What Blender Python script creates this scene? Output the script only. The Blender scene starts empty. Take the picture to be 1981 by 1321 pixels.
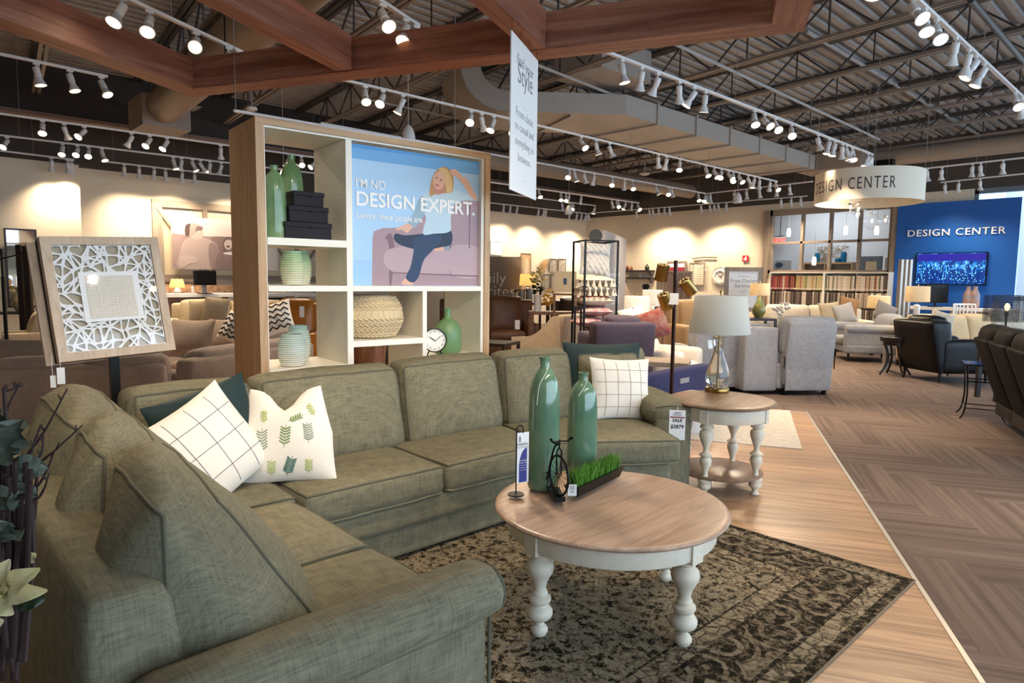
import bpy, bmesh, math, random
import numpy as np
from mathutils import Matrix, Vector
PI = math.pi
random.seed(7)
SC = bpy.context.scene
COL = SC.collection

# ---------------------------------------------------------------- camera
CF, CPITCH, CROLL, CYAW, CH = 1279.82491, .0939596563, -.0118905316, .818325725, 1.5
def _cam_matrix():
    cr, sr, cp, sp = math.cos(CROLL), math.sin(CROLL), math.cos(CPITCH), math.sin(CPITCH)
    M = np.array([[cr, -sr, 0], [sr, cr, 0], [0, 0, 1]]) @ np.array([[1, 0, 0], [0, cp, -sp], [0, sp, cp]])
    F = np.array([math.cos(CYAW), math.sin(CYAW), 0]); R = np.array([math.sin(CYAW), -math.cos(CYAW), 0])
    return M @ np.stack([R, np.array([0, 0, 1.]), -F]), F, R
CW, CFWD, CRGT = _cam_matrix()
cam_data = bpy.data.cameras.new('camera')
cam = bpy.data.objects.new('camera', cam_data); COL.objects.link(cam)
cam_data.sensor_width = 36; cam_data.lens = 36 * CF / 1981
cam_data.clip_end = 200; cam_data.clip_start = .05
_r = CW.T
cam.matrix_world = Matrix(((_r[0][0], _r[0][1], _r[0][2], 0), (_r[1][0], _r[1][1], _r[1][2], 0), (_r[2][0], _r[2][1], _r[2][2], CH), (0, 0, 0, 1)))
SC.camera = cam
# where a line of sight meets a real plane of the place
def at(px, py, z=None, X=None, Y=None, d=None):
    r = CW.T @ np.array([(px - 990.5) / CF, -(py - 660.5) / CF, -1.])
    o = np.array([0, 0, CH])
    if z is not None: t = (z - CH) / r[2]
    elif X is not None: t = X / r[0]
    elif Y is not None: t = Y / r[1]
    else: t = d / (r @ CFWD)
    return Vector(o + r * t)

# ---------------------------------------------------------------- world, exposure
SC.view_settings.view_transform = 'Standard'; SC.view_settings.look = 'None'
SC.view_settings.exposure = 0.84; SC.view_settings.gamma = 1
try: SC.view_settings.use_curve_mapping = False
except Exception: pass
SC.cycles.use_denoising = True
SC.cycles.max_bounces = 6; SC.cycles.diffuse_bounces = 4; SC.cycles.glossy_bounces = 3
SC.cycles.transmission_bounces = 6; SC.cycles.transparent_max_bounces = 8
SC.cycles.sample_clamp_indirect = 4
wd = bpy.data.worlds.new('world'); SC.world = wd; wd.use_nodes = True
wd.node_tree.nodes['Background'].inputs[0].default_value = (.60, .79, 1.0, 1)
wd.node_tree.nodes['Background'].inputs[1].default_value = 2.9
# daylight openings of the glazed shopfront behind and beside the camera (portals only guide sampling)
def portal(name, loc, rot, sx, sy):
    l = bpy.data.lights.new(name, 'AREA'); l.shape = 'RECTANGLE'; l.size = sx; l.size_y = sy
    l.cycles.is_portal = True
    o = bpy.data.objects.new(name, l); o.location = loc; o.rotation_euler = rot; COL.objects.link(o)
portal('window_portal', (8, -5.0, 2.4), (PI / 2, 0, 0), 20, 4.3)
portal('window_portal', (18.3, .5, 1.9), (PI / 2, 0, PI / 2), 7, 3.4)

# ---------------------------------------------------------------- helpers
def srgb(h):
    h = h.lstrip('#'); c = [int(h[i:i + 2], 16) / 255 for i in (0, 2, 4)]
    return tuple(((x / 12.92) if x <= .04045 else ((x + .055) / 1.055) ** 2.4) for x in c) + (1,)
MATS = {}
def mat(name, col, rough=.6, metal=0, var=.0, vs=8, bump=0, bs=60, emit=None, es=0, trans=0, ior=1.45, spec=.5, alpha=None, stretch=(1, 1, 1), col2=None, weave=None, sheen=0, coord='Object', wk=.2):
    if name in MATS: return MATS[name]
    m = bpy.data.materials.new(name); m.use_nodes = True; nt = m.node_tree; N = nt.nodes; L = nt.links
    b = N['Principled BSDF']; c = srgb(col) if isinstance(col, str) else tuple(col)
    b.inputs['Base Color'].default_value = c
    b.inputs['Roughness'].default_value = rough; b.inputs['Metallic'].default_value = metal
    b.inputs['Specular IOR Level'].default_value = spec
    if trans: b.inputs['Transmission Weight'].default_value = trans; b.inputs['IOR'].default_value = ior
    if sheen: b.inputs['Sheen Weight'].default_value = sheen
    if emit: b.inputs['Emission Color'].default_value = srgb(emit); b.inputs['Emission Strength'].default_value = es
    if alpha is not None: b.inputs['Alpha'].default_value = alpha
    tc = N.new('ShaderNodeTexCoord'); mp = N.new('ShaderNodeMapping'); mp.inputs['Scale'].default_value = stretch
    L.new(tc.outputs[coord], mp.inputs[0])
    if var:
        n = N.new('ShaderNodeTexNoise'); n.inputs['Scale'].default_value = vs; n.inputs['Detail'].default_value = 6; n.inputs['Roughness'].default_value = .65
        L.new(mp.outputs[0], n.inputs[0])
        r = N.new('ShaderNodeValToRGB'); r.color_ramp.elements[0].position = .32; r.color_ramp.elements[1].position = .68
        c2 = srgb(col2) if col2 else tuple(min(1, x * (1 + var)) for x in c[:3]) + (1,)
        r.color_ramp.elements[0].color = (tuple(x * (1 - var) for x in c[:3]) + (1,)) if not col2 else c
        r.color_ramp.elements[1].color = c2
        L.new(n.outputs['Fac'], r.inputs[0]); L.new(r.outputs[0], b.inputs['Base Color'])
    if weave:
        # slubbed two-way weave: long noise streaks in both directions
        out = None
        for sv in ((weave, weave * .06, weave * .06), (weave * .06, weave, weave * .06), (weave * .06, weave * .06, weave)):
            m2 = N.new('ShaderNodeMapping'); m2.inputs['Scale'].default_value = sv; L.new(tc.outputs[coord], m2.inputs[0])
            n2 = N.new('ShaderNodeTexNoise'); n2.inputs['Scale'].default_value = 1; n2.inputs['Detail'].default_value = 3; L.new(m2.outputs[0], n2.inputs[0])
            if out is None: out = n2.outputs['Fac']
            else:
                a = N.new('ShaderNodeMath'); a.operation = 'ADD'; L.new(out, a.inputs[0]); L.new(n2.outputs['Fac'], a.inputs[1]); out = a.outputs[0]
        r = N.new('ShaderNodeValToRGB'); r.color_ramp.elements[0].position = .36; r.color_ramp.elements[1].position = .66
        a = N.new('ShaderNodeMath'); a.operation = 'MULTIPLY'; a.inputs[1].default_value = 1 / 3; L.new(out, a.inputs[0])
        L.new(a.outputs[0], r.inputs[0])
        r.color_ramp.elements[0].color = tuple(x * (1 - wk) for x in c[:3]) + (1,); r.color_ramp.elements[1].color = tuple(min(1, x * (1 + wk)) for x in c[:3]) + (1,)
        L.new(r.outputs[0], b.inputs['Base Color'])
        bp = N.new('ShaderNodeBump'); bp.inputs['Strength'].default_value = .25; bp.inputs['Distance'].default_value = .002
        L.new(a.outputs[0], bp.inputs['Height']); L.new(bp.outputs[0], b.inputs['Normal'])
    elif bump:
        n = N.new('ShaderNodeTexNoise'); n.inputs['Scale'].default_value = bs; n.inputs['Detail'].default_value = 4
        L.new(mp.outputs[0], n.inputs[0])
        bp = N.new('ShaderNodeBump'); bp.inputs['Strength'].default_value = bump; bp.inputs['Distance'].default_value = .004
        L.new(n.outputs['Fac'], bp.inputs['Height']); L.new(bp.outputs[0], b.inputs['Normal'])
    MATS[name] = m
    return m
def wood(name, c1, c2, axis=0, scale=14, rough=.5, c3=None, freq=.05):
    if name in MATS: return MATS[name]
    m = bpy.data.materials.new(name); m.use_nodes = True; nt = m.node_tree; N = nt.nodes; L = nt.links
    b = N['Principled BSDF']; b.inputs['Roughness'].default_value = rough
    tc = N.new('ShaderNodeTexCoord'); mp = N.new('ShaderNodeMapping'); s = [1, 1, 1]; s[axis] = freq
    mp.inputs['Scale'].default_value = s; L.new(tc.outputs['Object'], mp.inputs[0])
    n = N.new('ShaderNodeTexNoise'); n.inputs['Scale'].default_value = scale; n.inputs['Detail'].default_value = 8; n.inputs['Roughness'].default_value = .7; n.inputs['Distortion'].default_value = .6
    L.new(mp.outputs[0], n.inputs[0])
    r = N.new('ShaderNodeValToRGB'); r.color_ramp.elements[0].position = .36; r.color_ramp.elements[1].position = .64
    r.color_ramp.elements[0].color = srgb(c1); r.color_ramp.elements[1].color = srgb(c2)
    if c3: e = r.color_ramp.elements.new(.5); e.color = srgb(c3)
    L.new(n.outputs['Fac'], r.inputs[0]); L.new(r.outputs[0], b.inputs['Base Color'])
    bp = N.new('ShaderNodeBump'); bp.inputs['Strength'].default_value = .15; bp.inputs['Distance'].default_value = .002
    L.new(n.outputs['Fac'], bp.inputs['Height']); L.new(bp.outputs[0], b.inputs['Normal'])
    MATS[name] = m
    return m

def tag(o, label=None, cat=None, group=None, kind=None):
    if label: o['label'] = label
    if cat: o['category'] = cat
    if group: o['group'] = group
    if kind: o['kind'] = kind
    return o
def thing(name, label, cat, loc=(0, 0, 0), rz=0, group=None):
    o = bpy.data.objects.new(name, None); COL.objects.link(o)
    o.empty_display_size = .1
    o.location = loc; o.rotation_euler = (0, 0, rz)
    return tag(o, label, cat, group)
def wmat(o):
    M = Matrix.LocRotScale(o.location, o.rotation_euler, o.scale)
    return (wmat(o.parent) @ M) if o.parent else M
def dup(root, loc=None, rz=None, label=None, group=None):
    r = root.copy(); COL.objects.link(r)
    if loc is not None: r.location = loc
    if rz is not None: r.rotation_euler = (0, 0, rz)
    if label: r['label'] = label
    if group: r['group'] = group
    for ch in list(root.children):
        c = ch.copy(); COL.objects.link(c); c.parent = r
        for g in list(ch.children):
            d = g.copy(); COL.objects.link(d); d.parent = c
    return r

class MB:
    def __init__(s): s.v = []; s.f = []; s.T = Matrix.Identity(4); s.m = []; s.mi = 0
    def set(s, loc=(0, 0, 0), rz=0, rx=0, ry=0, M=None):
        s.T = M if M is not None else Matrix.LocRotScale(Vector(loc), Matrix.Rotation(rz, 3, 'Z') @ Matrix.Rotation(ry, 3, 'Y') @ Matrix.Rotation(rx, 3, 'X'), None); return s
    def add(s, vs, fs):
        o = len(s.v); s.v += [tuple(s.T @ Vector(p)) for p in vs]; s.f += [tuple(i + o for i in f) for f in fs]; s.m += [s.mi] * len(fs); return s
    def box(s, x0, x1, y0, y1, z0, z1):
        if x0 > x1: x0, x1 = x1, x0
        if y0 > y1: y0, y1 = y1, y0
        if z0 > z1: z0, z1 = z1, z0
        return s.add([(x0, y0, z0), (x1, y0, z0), (x1, y1, z0), (x0, y1, z0), (x0, y0, z1), (x1, y0, z1), (x1, y1, z1), (x0, y1, z1)],
                     [(0, 3, 2, 1), (4, 5, 6, 7), (0, 1, 5, 4), (1, 2, 6, 5), (2, 3, 7, 6), (3, 0, 4, 7)])
    def prism(s, pts, z0, z1):
        n = len(pts)
        a = sum(pts[i][0] * pts[(i + 1) % n][1] - pts[(i + 1) % n][0] * pts[i][1] for i in range(n))
        if a < 0: pts = pts[::-1]
        return s.add([(p[0], p[1], z0) for p in pts] + [(p[0], p[1], z1) for p in pts],
                     [tuple(range(n - 1, -1, -1)), tuple(range(n, 2 * n))] + [(i, (i + 1) % n, n + (i + 1) % n, n + i) for i in range(n)])
    def bar(s, a, b, w, h=None):   # square bar between two points
        h = h or w; a = Vector(a); b = Vector(b); d = (b - a); L = d.length
        if L < 1e-6: return s
        d.normalize(); up = Vector((0, 0, 1)) if abs(d.z) < .95 else Vector((1, 0, 0))
        x = d.cross(up).normalized(); y = x.cross(d).normalized()
        vs = []
        for p in (a, b):
            for sx, sy in ((-1, -1), (1, -1), (1, 1), (-1, 1)): vs.append(tuple(p + x * sx * w / 2 + y * sy * h / 2))
        return s.add(vs, [(0, 1, 2, 3), (7, 6, 5, 4), (0, 4, 5, 1), (1, 5, 6, 2), (2, 6, 7, 3), (3, 7, 4, 0)])
    def tube(s, pts, r, n=8, closed=False, caps=True):
        pts = [Vector(p) for p in pts]; N = len(pts); rr = r if isinstance(r, (list, tuple)) else [r] * N
        prev = None; rings = []
        for i, p in enumerate(pts):
            if closed: d = pts[(i + 1) % N] - pts[i - 1]
            else: d = pts[min(i + 1, N - 1)] - pts[max(i - 1, 0)]
            if d.length < 1e-9: d = Vector((0, 0, 1))
            d.normalize()
            if prev is None:
                up = Vector((0, 0, 1)) if abs(d.z) < .9 else Vector((1, 0, 0)); x = d.cross(up).normalized()
            else:
                x = prev - d * prev.dot(d)
                x = x.normalized() if x.length > 1e-6 else d.orthogonal().normalized()
            prev = x; y = d.cross(x)
            rings.append([tuple(p + x * math.cos(2 * PI * k / n) * rr[i] + y * math.sin(2 * PI * k / n) * rr[i]) for k in range(n)])
        vs = [q for R in rings for q in R]; fs = []
        for i in range(N if closed else N - 1):
            j = (i + 1) % N
            for k in range(n): fs.append((i * n + k, i * n + (k + 1) % n, j * n + (k + 1) % n, j * n + k))
        if not closed and caps: fs += [tuple(range(n - 1, -1, -1)), tuple((N - 1) * n + k for k in range(n))]
        return s.add(vs, fs)
    def lathe(s, prof, n=24, cx=0, cy=0, cap=True, sy=1):
        vs = []; fs = []
        for r, z in prof:
            for k in range(n): vs.append((cx + r * math.cos(2 * PI * k / n), cy + sy * r * math.sin(2 * PI * k / n), z))
        for i in range(len(prof) - 1):
            for k in range(n): fs.append((i * n + k, i * n + (k + 1) % n, (i + 1) * n + (k + 1) % n, (i + 1) * n + k))
        if cap: fs += [tuple(range(n - 1, -1, -1)), tuple((len(prof) - 1) * n + k for k in range(n))]
        return s.add(vs, fs)
    def rbox(s, c, sz, r=.03, puff=(0, 0, 0), n=6, hexa=None, wob=0):
        """rounded, puffed box; c centre, sz full sizes; hexa: 8 corner points the box is mapped into (order as box)"""
        h = [x / 2 for x in sz]; r = min(r, *(x * .98 for x in h))
        def axis(hh):
            a = [-hh, -hh + .29 * r, -hh + r]; m = hh - r
            a += [-m + 2 * m * k / n for k in range(1, n)]
            a += [hh - r, hh - .29 * r, hh]
            o = [a[0]]
            for x in a[1:]:
                if x - o[-1] > 1e-7: o.append(x)
            return o
        AX = [axis(x) for x in h]; vid = {}; vs = []; fs = []
        def mp(p):
            q = [max(-(h[i] - r), min(h[i] - r, p[i])) for i in range(3)]
            d = [p[i] - q[i] for i in range(3)]; L = math.sqrt(sum(x * x for x in d))
            if L > 1e-9: w = [q[i] + d[i] / L * r for i in range(3)]
            else: w = list(p)
            u = [w[i] / h[i] for i in range(3)]
            o = list(w)
            for i in range(3):
                if puff[i]:
                    a, b = [j for j in range(3) if j != i]
                    o[i] += puff[i] * u[i] * max(0, 1 - u[a] ** 2) ** .7 * max(0, 1 - u[b] ** 2) ** .7
            if wob:
                o[0] += wob * math.sin(9 * u[1] + 5 * u[2]) * .5; o[2] += wob * math.sin(7 * u[0] + 4 * u[1]) * .5; o[1] += wob * math.sin(8 * u[0] + 6 * u[2]) * .5
            if hexa:
                t = [(o[i] / h[i] + 1) / 2 for i in range(3)]
                P = Vector((0, 0, 0))
                for idx, (a, b, cc) in enumerate(((0, 0, 0), (1, 0, 0), (1, 1, 0), (0, 1, 0), (0, 0, 1), (1, 0, 1), (1, 1, 1), (0, 1, 1))):
                    wgt = (t[0] if a else 1 - t[0]) * (t[1] if b else 1 - t[1]) * (t[2] if cc else 1 - t[2])
                    P += Vector(hexa[idx]) * wgt
                return tuple(P)
            return (o[0] + c[0], o[1] + c[1], o[2] + c[2])
        s.last = (mp, h, s.T.copy())
        def V(p):
            k = tuple(round(x, 6) for x in p)
            if k in vid: return vid[k]
            vs.append(mp(p)); vid[k] = len(vs) - 1; return vid[k]
        for ax in range(3):
            a, b = [j for j in range(3) if j != ax]
            for sgn in (-1, 1):
                for i in range(len(AX[a]) - 1):
                    for j in range(len(AX[b]) - 1):
                        q = []
                        for (ii, jj) in ((i, j), (i + 1, j), (i + 1, j + 1), (i, j + 1)):
                            p = [0, 0, 0]; p[ax] = sgn * h[ax]; p[a] = AX[a][ii]; p[b] = AX[b][jj]; q.append(V(p))
                        flip = (sgn < 0) ^ (ax == 1)
                        fs.append(tuple(q[::-1]) if flip else tuple(q))
        return s.add(vs, fs)
    def seam(s, ax, sgn, n=14):
        """closed path along the edge of one face of the last rbox, lying on its surface"""
        mp, h, T = s.last; a, b = [j for j in range(3) if j != ax]; pts = []
        for (u0, v0, u1, v1) in ((-1, -1, 1, -1), (1, -1, 1, 1), (1, 1, -1, 1), (-1, 1, -1, -1)):
            for k in range(n):
                f = k / n; f = .5 - .5 * math.cos(PI * f)
                p = [0, 0, 0]; p[ax] = sgn * h[ax]; p[a] = (u0 + (u1 - u0) * f) * h[a]; p[b] = (v0 + (v1 - v0) * f) * h[b]
                pts.append(T @ Vector(mp(p)))
        return pts
    def hexa(s, q, z0, z1, r=.03, puff=(0, 0, 0), top=None, n=6, wob=0):
        """cushion over plan quad q (4 pts, ccw), optional other quad for the top"""
        top = top or q
        H8 = [(p[0], p[1], z0) for p in q] + [(p[0], p[1], (p[2] if len(p) > 2 else z1)) for p in top]
        lx = (Vector(q[1][:2]) - Vector(q[0][:2])).length; ly = (Vector(q[3][:2]) - Vector(q[0][:2])).length
        return s.rbox((0, 0, 0), (lx, ly, z1 - z0), r, puff, n, H8, wob)
    def build(s, name, material, parent=None, smooth=True, world=False, angle=40):
        me = bpy.data.meshes.new(name)
        vs = s.v
        if world and parent is not None:
            inv = wmat(parent).inverted(); vs = [tuple(inv @ Vector(p)) for p in vs]
        me.from_pydata(vs, [], s.f); me.update()
        ms = material if isinstance(material, (list, tuple)) else [material]
        for m_ in ms: me.materials.append(m_)
        if len(ms) > 1:
            for p, i in zip(me.polygons, s.m): p.material_index = i
        if smooth:
            me.polygons.foreach_set('use_smooth', [True] * len(me.polygons))
            try: me.set_sharp_from_angle(angle=math.radians(angle))
            except Exception: pass
        o = bpy.data.objects.new(name, me); COL.objects.link(o)
        if parent is not None: o.parent = parent
        return o
def rel(parent, o):
    return o
def thin_glass(name, tint='#ffffff', amt=.06):
    if name in MATS: return MATS[name]
    m = bpy.data.materials.new(name); m.use_nodes = True; N = m.node_tree.nodes; L = m.node_tree.links; N.remove(N['Principled BSDF'])
    tr = N.new('ShaderNodeBsdfTransparent'); tr.inputs[0].default_value = srgb(tint); g = N.new('ShaderNodeBsdfGlossy'); g.inputs['Roughness'].default_value = .02
    lw = N.new('ShaderNodeLayerWeight'); lw.inputs[0].default_value = .35; fr = N.new('ShaderNodeMath'); fr.operation = 'MULTIPLY_ADD'; fr.inputs[1].default_value = .22; fr.inputs[2].default_value = .02; L.new(lw.outputs['Facing'], fr.inputs[0]); mx = N.new('ShaderNodeMixShader'); L.new(fr.outputs[0], mx.inputs[0]); L.new(tr.outputs[0], mx.inputs[1]); L.new(g.outputs[0], mx.inputs[2]); L.new(mx.outputs[0], N['Material Output'].inputs[0])
    MATS[name] = m; return m
def circ(n, r, z=0, cx=0, cy=0): return [(cx + r * math.cos(2 * PI * k / n), cy + r * math.sin(2 * PI * k / n), z) for k in range(n)]
def smooth_path(pts, n=6, closed=False):
    P = [Vector(p) for p in pts]; N = len(P); out = []
    for i in range(N if closed else N - 1):
        p0 = P[(i - 1) % N] if (closed or i > 0) else P[0]; p1 = P[i]; p2 = P[(i + 1) % N]; p3 = P[(i + 2) % N] if (closed or i + 2 < N) else P[-1]
        for k in range(n):
            t = k / n
            out.append(.5 * ((2 * p1) + (-p0 + p2) * t + (2 * p0 - 5 * p1 + 4 * p2 - p3) * t * t + (-p0 + 3 * p1 - 3 * p2 + p3) * t ** 3))
    if not closed: out.append(P[-1])
    return out
def text_mesh(name, body, size, material, parent, M, extrude=.001, align='LEFT', offset=0, spacing=1, shear=0):
    """M: 4x4 in parent space; text reads along +X, up +Y, faces +Z"""
    cu = bpy.data.curves.new(name, 'FONT'); cu.body = body; cu.size = size; cu.extrude = extrude; cu.align_x = align
    cu.offset = offset; cu.space_character = spacing; cu.shear = shear; cu.resolution_u = 3
    t = bpy.data.objects.new(name, cu); COL.objects.link(t)
    dg = bpy.context.evaluated_depsgraph_get(); dg.update()
    me = bpy.data.meshes.new_from_object(t.evaluated_get(dg)); bpy.data.objects.remove(t); bpy.data.curves.remove(cu)
    me.name = name; me.materials.clear(); me.materials.append(material); me.transform(M)
    o = bpy.data.objects.new(name, me); COL.objects.link(o)
    if parent is not None: o.parent = parent
    return o
def basis(o, x, y):
    x = Vector(x).normalized(); y = Vector(y); y = (y - x * y.dot(x)).normalized(); z = x.cross(y)
    return Matrix(((x.x, y.x, z.x, o[0]), (x.y, y.y, z.y, o[1]), (x.z, y.z, z.z, o[2]), (0, 0, 0, 1)))
def struct(name, mb, m, smooth=False):
    o = mb.build(name, m, None, smooth); o['kind'] = 'structure'; return o
AX = Vector((1, 0, 0)); FW = math.atan2(CFWD[1], CFWD[0])   # world heading of the view
# ================================================================ materials
beige = mat('warm_beige_paint', '#e2d5be', .85, bump=.05, bs=150)
white_paint = mat('white_paint', '#e6e2da', .8)
dark_wall = mat('charcoal_wall_paint', '#4a443f', .9)
bulk_m = mat('dark_grey_bulkhead_paint', '#3a3632', .9)
deck_m = mat('grey_deck_paint', '#a09d9a', .55, var=.12, vs=2)
joist_m = mat('dark_brown_steel_paint', '#413c38', .5)
joist_l = mat('taupe_chord_paint', '#857a70', .5)
duct_m = mat('grey_duct_paint', '#a39c93', .45, var=.05, vs=2)
duct_b = mat('brown_duct_paint', '#958575', .5, var=.05, vs=2)
blue_m = mat('deep_blue_paint', '#1d5fb3', .35)
trackw = mat('white_enamel', '#e9e6e2', .35)
black_metal = mat('black_metal', '#15130f', .4, .6)
glow = mat('lamp_face_glow', '#fff1dc', .3, emit='#ffdcae', es=9)
glow_dim = mat('lamp_face_soft', '#fff1dc', .3, emit='#ffdcae', es=2.2)
oak = wood('light_oak_board', '#a9835c', '#c9a67c', axis=2, scale=30, c3='#b9956b', rough=.5)
oak_x = wood('light_oak_rail', '#a9835c', '#c9a67c', axis=0, scale=30, c3='#b9956b', rough=.5)
redwood = wood('reddish_walnut_veneer', '#74483a', '#ab7c66', axis=0, scale=16, c3='#915f4c', rough=.45)
greywood = wood('grey_washed_barnwood', '#857565', '#a39382', axis=2, scale=22, rough=.7)
greywood_x = wood('grey_washed_barnwood_rail', '#857565', '#a39382', axis=1, scale=22, rough=.7)
laminate = mat('cream_laminate', '#efe9da', .4)

# ================================================================ floor
U1 = Vector((.866, .5, 0)); a0 = at(1560, 798, z=0); a1 = at(1898, 1321, z=0)
U1 = (a0 - a1); U1.z = 0; U1.normalize(); U2 = Vector((-U1.y, U1.x, 0))
def carpet_material():
    m = bpy.data.materials.new('taupe_carpet_plank'); m.use_nodes = True; nt = m.node_tree; N = nt.nodes; L = nt.links
    b = N['Principled BSDF']; b.inputs['Roughness'].default_value = .95; b.inputs['Specular IOR Level'].default_value = .15
    uv = N.new('ShaderNodeUVMap'); mp = N.new('ShaderNodeMapping'); mp.inputs['Scale'].default_value = (.5, 18, 1); L.new(uv.outputs[0], mp.inputs[0])
    n = N.new('ShaderNodeTexNoise'); n.inputs['Scale'].default_value = 1; n.inputs['Detail'].default_value = 5; n.inputs['Roughness'].default_value = .6; L.new(mp.outputs[0], n.inputs[0])
    r = N.new('ShaderNodeValToRGB'); r.color_ramp.elements[0].position = .35; r.color_ramp.elements[1].position = .68
    r.color_ramp.elements[0].color = srgb('#5a4d46'); r.color_ramp.elements[1].color = srgb('#7a695f')
    at_ = N.new('ShaderNodeAttribute'); at_.attribute_name = 'tone'
    mx = N.new('ShaderNodeMixRGB'); mx.blend_type = 'MULTIPLY'; mx.inputs[0].default_value = 1
    L.new(n.outputs['Fac'], r.inputs[0]); L.new(r.outputs[0], mx.inputs[1]); L.new(at_.outputs['Color'], mx.inputs[2]); L.new(mx.outputs[0], b.inputs['Base Color'])
    mp2 = N.new('ShaderNodeMapping'); mp2.inputs['Scale'].default_value = (60, 160, 1); L.new(uv.outputs[0], mp2.inputs[0])
    n2 = N.new('ShaderNodeTexNoise'); n2.inputs['Scale'].default_value = 1; L.new(mp2.outputs[0], n2.inputs[0])
    bp = N.new('ShaderNodeBump'); bp.inputs['Strength'].default_value = .4; bp.inputs['Distance'].default_value = .004; L.new(n2.outputs['Fac'], bp.inputs['Height']); L.new(bp.outputs[0], b.inputs['Normal'])
    return m
def make_carpet():
    w, l = .25, 1.0; vs = []; fs = []; uvs = []; tones = []
    ang = math.atan2(U1.y, U1.x)
    e1 = Vector((math.cos(ang), math.sin(ang), 0)); e2 = Vector((-math.sin(ang), math.cos(ang), 0))
    org = Vector((9, 5, 0)); rnd = random.Random(3)
    def quad(x, y, lx, ly, vert):
        c = org + e1 * (x + lx / 2) + e2 * (y + ly / 2)
        if not (-9 < c.x < 27 and -9 < c.y < 20): return
        i = len(vs)
        for a, b in ((0, 0), (lx, 0), (lx, ly), (0, ly)): vs.append(tuple(org + e1 * (x + a) + e2 * (y + b)))
        fs.append((i, i + 1, i + 2, i + 3)); ou, ov = rnd.uniform(0, 90), rnd.uniform(0, 90)
        for a, b in ((0, 0), (lx, 0), (lx, ly), (0, ly)):
            uvs.append((ou + (b if vert else a), ov + (a if vert else b)))
        t = rnd.uniform(.9, 1.08); tones.append(t)
    # herringbone: row k shifts by one plank width diagonally
    K = int(l / w)
    for i in range(-100, 100):
        for j in range(-24, 24):
            x = i * w + j * l; y = i * w - j * l
            quad(x, y, l, w, False); quad(x - w, y, w, l, True)
    me = bpy.data.meshes.new('floor'); me.from_pydata(vs, [], fs)
    u = me.uv_layers.new(name='UVMap')
    for k, q in enumerate(uvs): u.data[k].uv = q
    ca = me.color_attributes.new('tone', 'FLOAT_COLOR', 'CORNER')
    for k in range(len(uvs)): t = tones[k // 4]; ca.data[k].color = (t, t, t, 1)
    me.materials.append(carpet_material())
    o = bpy.data.objects.new('floor', me); COL.objects.link(o); o['kind'] = 'structure'
make_carpet()
struct('floor', MB().box(-9, 27, -9, 20, -.06, -.004), mat('carpet_underlay', '#6d5b4d', .95))
def wood_floor_material():
    m = bpy.data.materials.new('honey_oak_plank_floor'); m.use_nodes = True; nt = m.node_tree; N = nt.nodes; L = nt.links
    b = N['Principled BSDF']; b.inputs['Roughness'].default_value = .32
    tc = N.new('ShaderNodeTexCoord')
    br = N.new('ShaderNodeTexBrick'); br.inputs['Scale'].default_value = 1; br.inputs['Brick Width'].default_value = 1.3; br.inputs['Row Height'].default_value = .19
    br.inputs['Mortar Size'].default_value = .0022; br.inputs['Mortar Smooth'].default_value = .2; br.offset = .37
    br.inputs['Color1'].default_value = (.75, .75, .75, 1); br.inputs['Color2'].default_value = (1.05, 1.05, 1.05, 1); br.inputs['Mortar'].default_value = (.45, .42, .4, 1)
    L.new(tc.outputs['Object'], br.inputs[0])
    mp = N.new('ShaderNodeMapping'); mp.inputs['Scale'].default_value = (.9, 14, 1); L.new(tc.outputs['Object'], mp.inputs[0])
    n = N.new('ShaderNodeTexNoise'); n.inputs['Scale'].default_value = 2.2; n.inputs['Detail'].default_value = 7; n.inputs['Distortion'].default_value = .5; L.new(mp.outputs[0], n.inputs[0])
    r = N.new('ShaderNodeValToRGB'); r.color_ramp.elements[0].position = .3; r.color_ramp.elements[1].position = .7
    r.color_ramp.elements[0].color = srgb('#8c6c52'); r.color_ramp.elements[1].color = srgb('#c6a382')
    e = r.color_ramp.elements.new(.5); e.color = srgb('#b28f70')
    mx = N.new('ShaderNodeMixRGB'); mx.blend_type = 'MULTIPLY'; mx.inputs[0].default_value = 1
    L.new(n.outputs['Fac'], r.inputs[0]); L.new(r.outputs[0], mx.inputs[1]); L.new(br.outputs['Color'], mx.inputs[2]); L.new(mx.outputs[0], b.inputs['Base Color'])
    return m
# plank area: local x runs across the strip (plank direction), local y along it
wf = MB(); L1 = 16
me_ang = math.atan2(U2.y, U2.x)
o = MB().box(0, 14, 0, 14, 0, .006).build('floor', wood_floor_material(), None, False)
o.location = a0; o.rotation_euler = (0, 0, me_ang); o['kind'] = 'structure'
st = MB(); st.bar(a0 + Vector((0, 0, .004)), a0 - U1 * 14 + Vector((0, 0, .004)), .022, .012); st.bar(a0 + Vector((0, 0, .004)), a0 + U2 * 3.2 + Vector((0, 0, .004)), .022, .012)
struct('trim_1', st, mat('brushed_aluminium_strip', '#d9d2c8', .3, .7))

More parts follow.
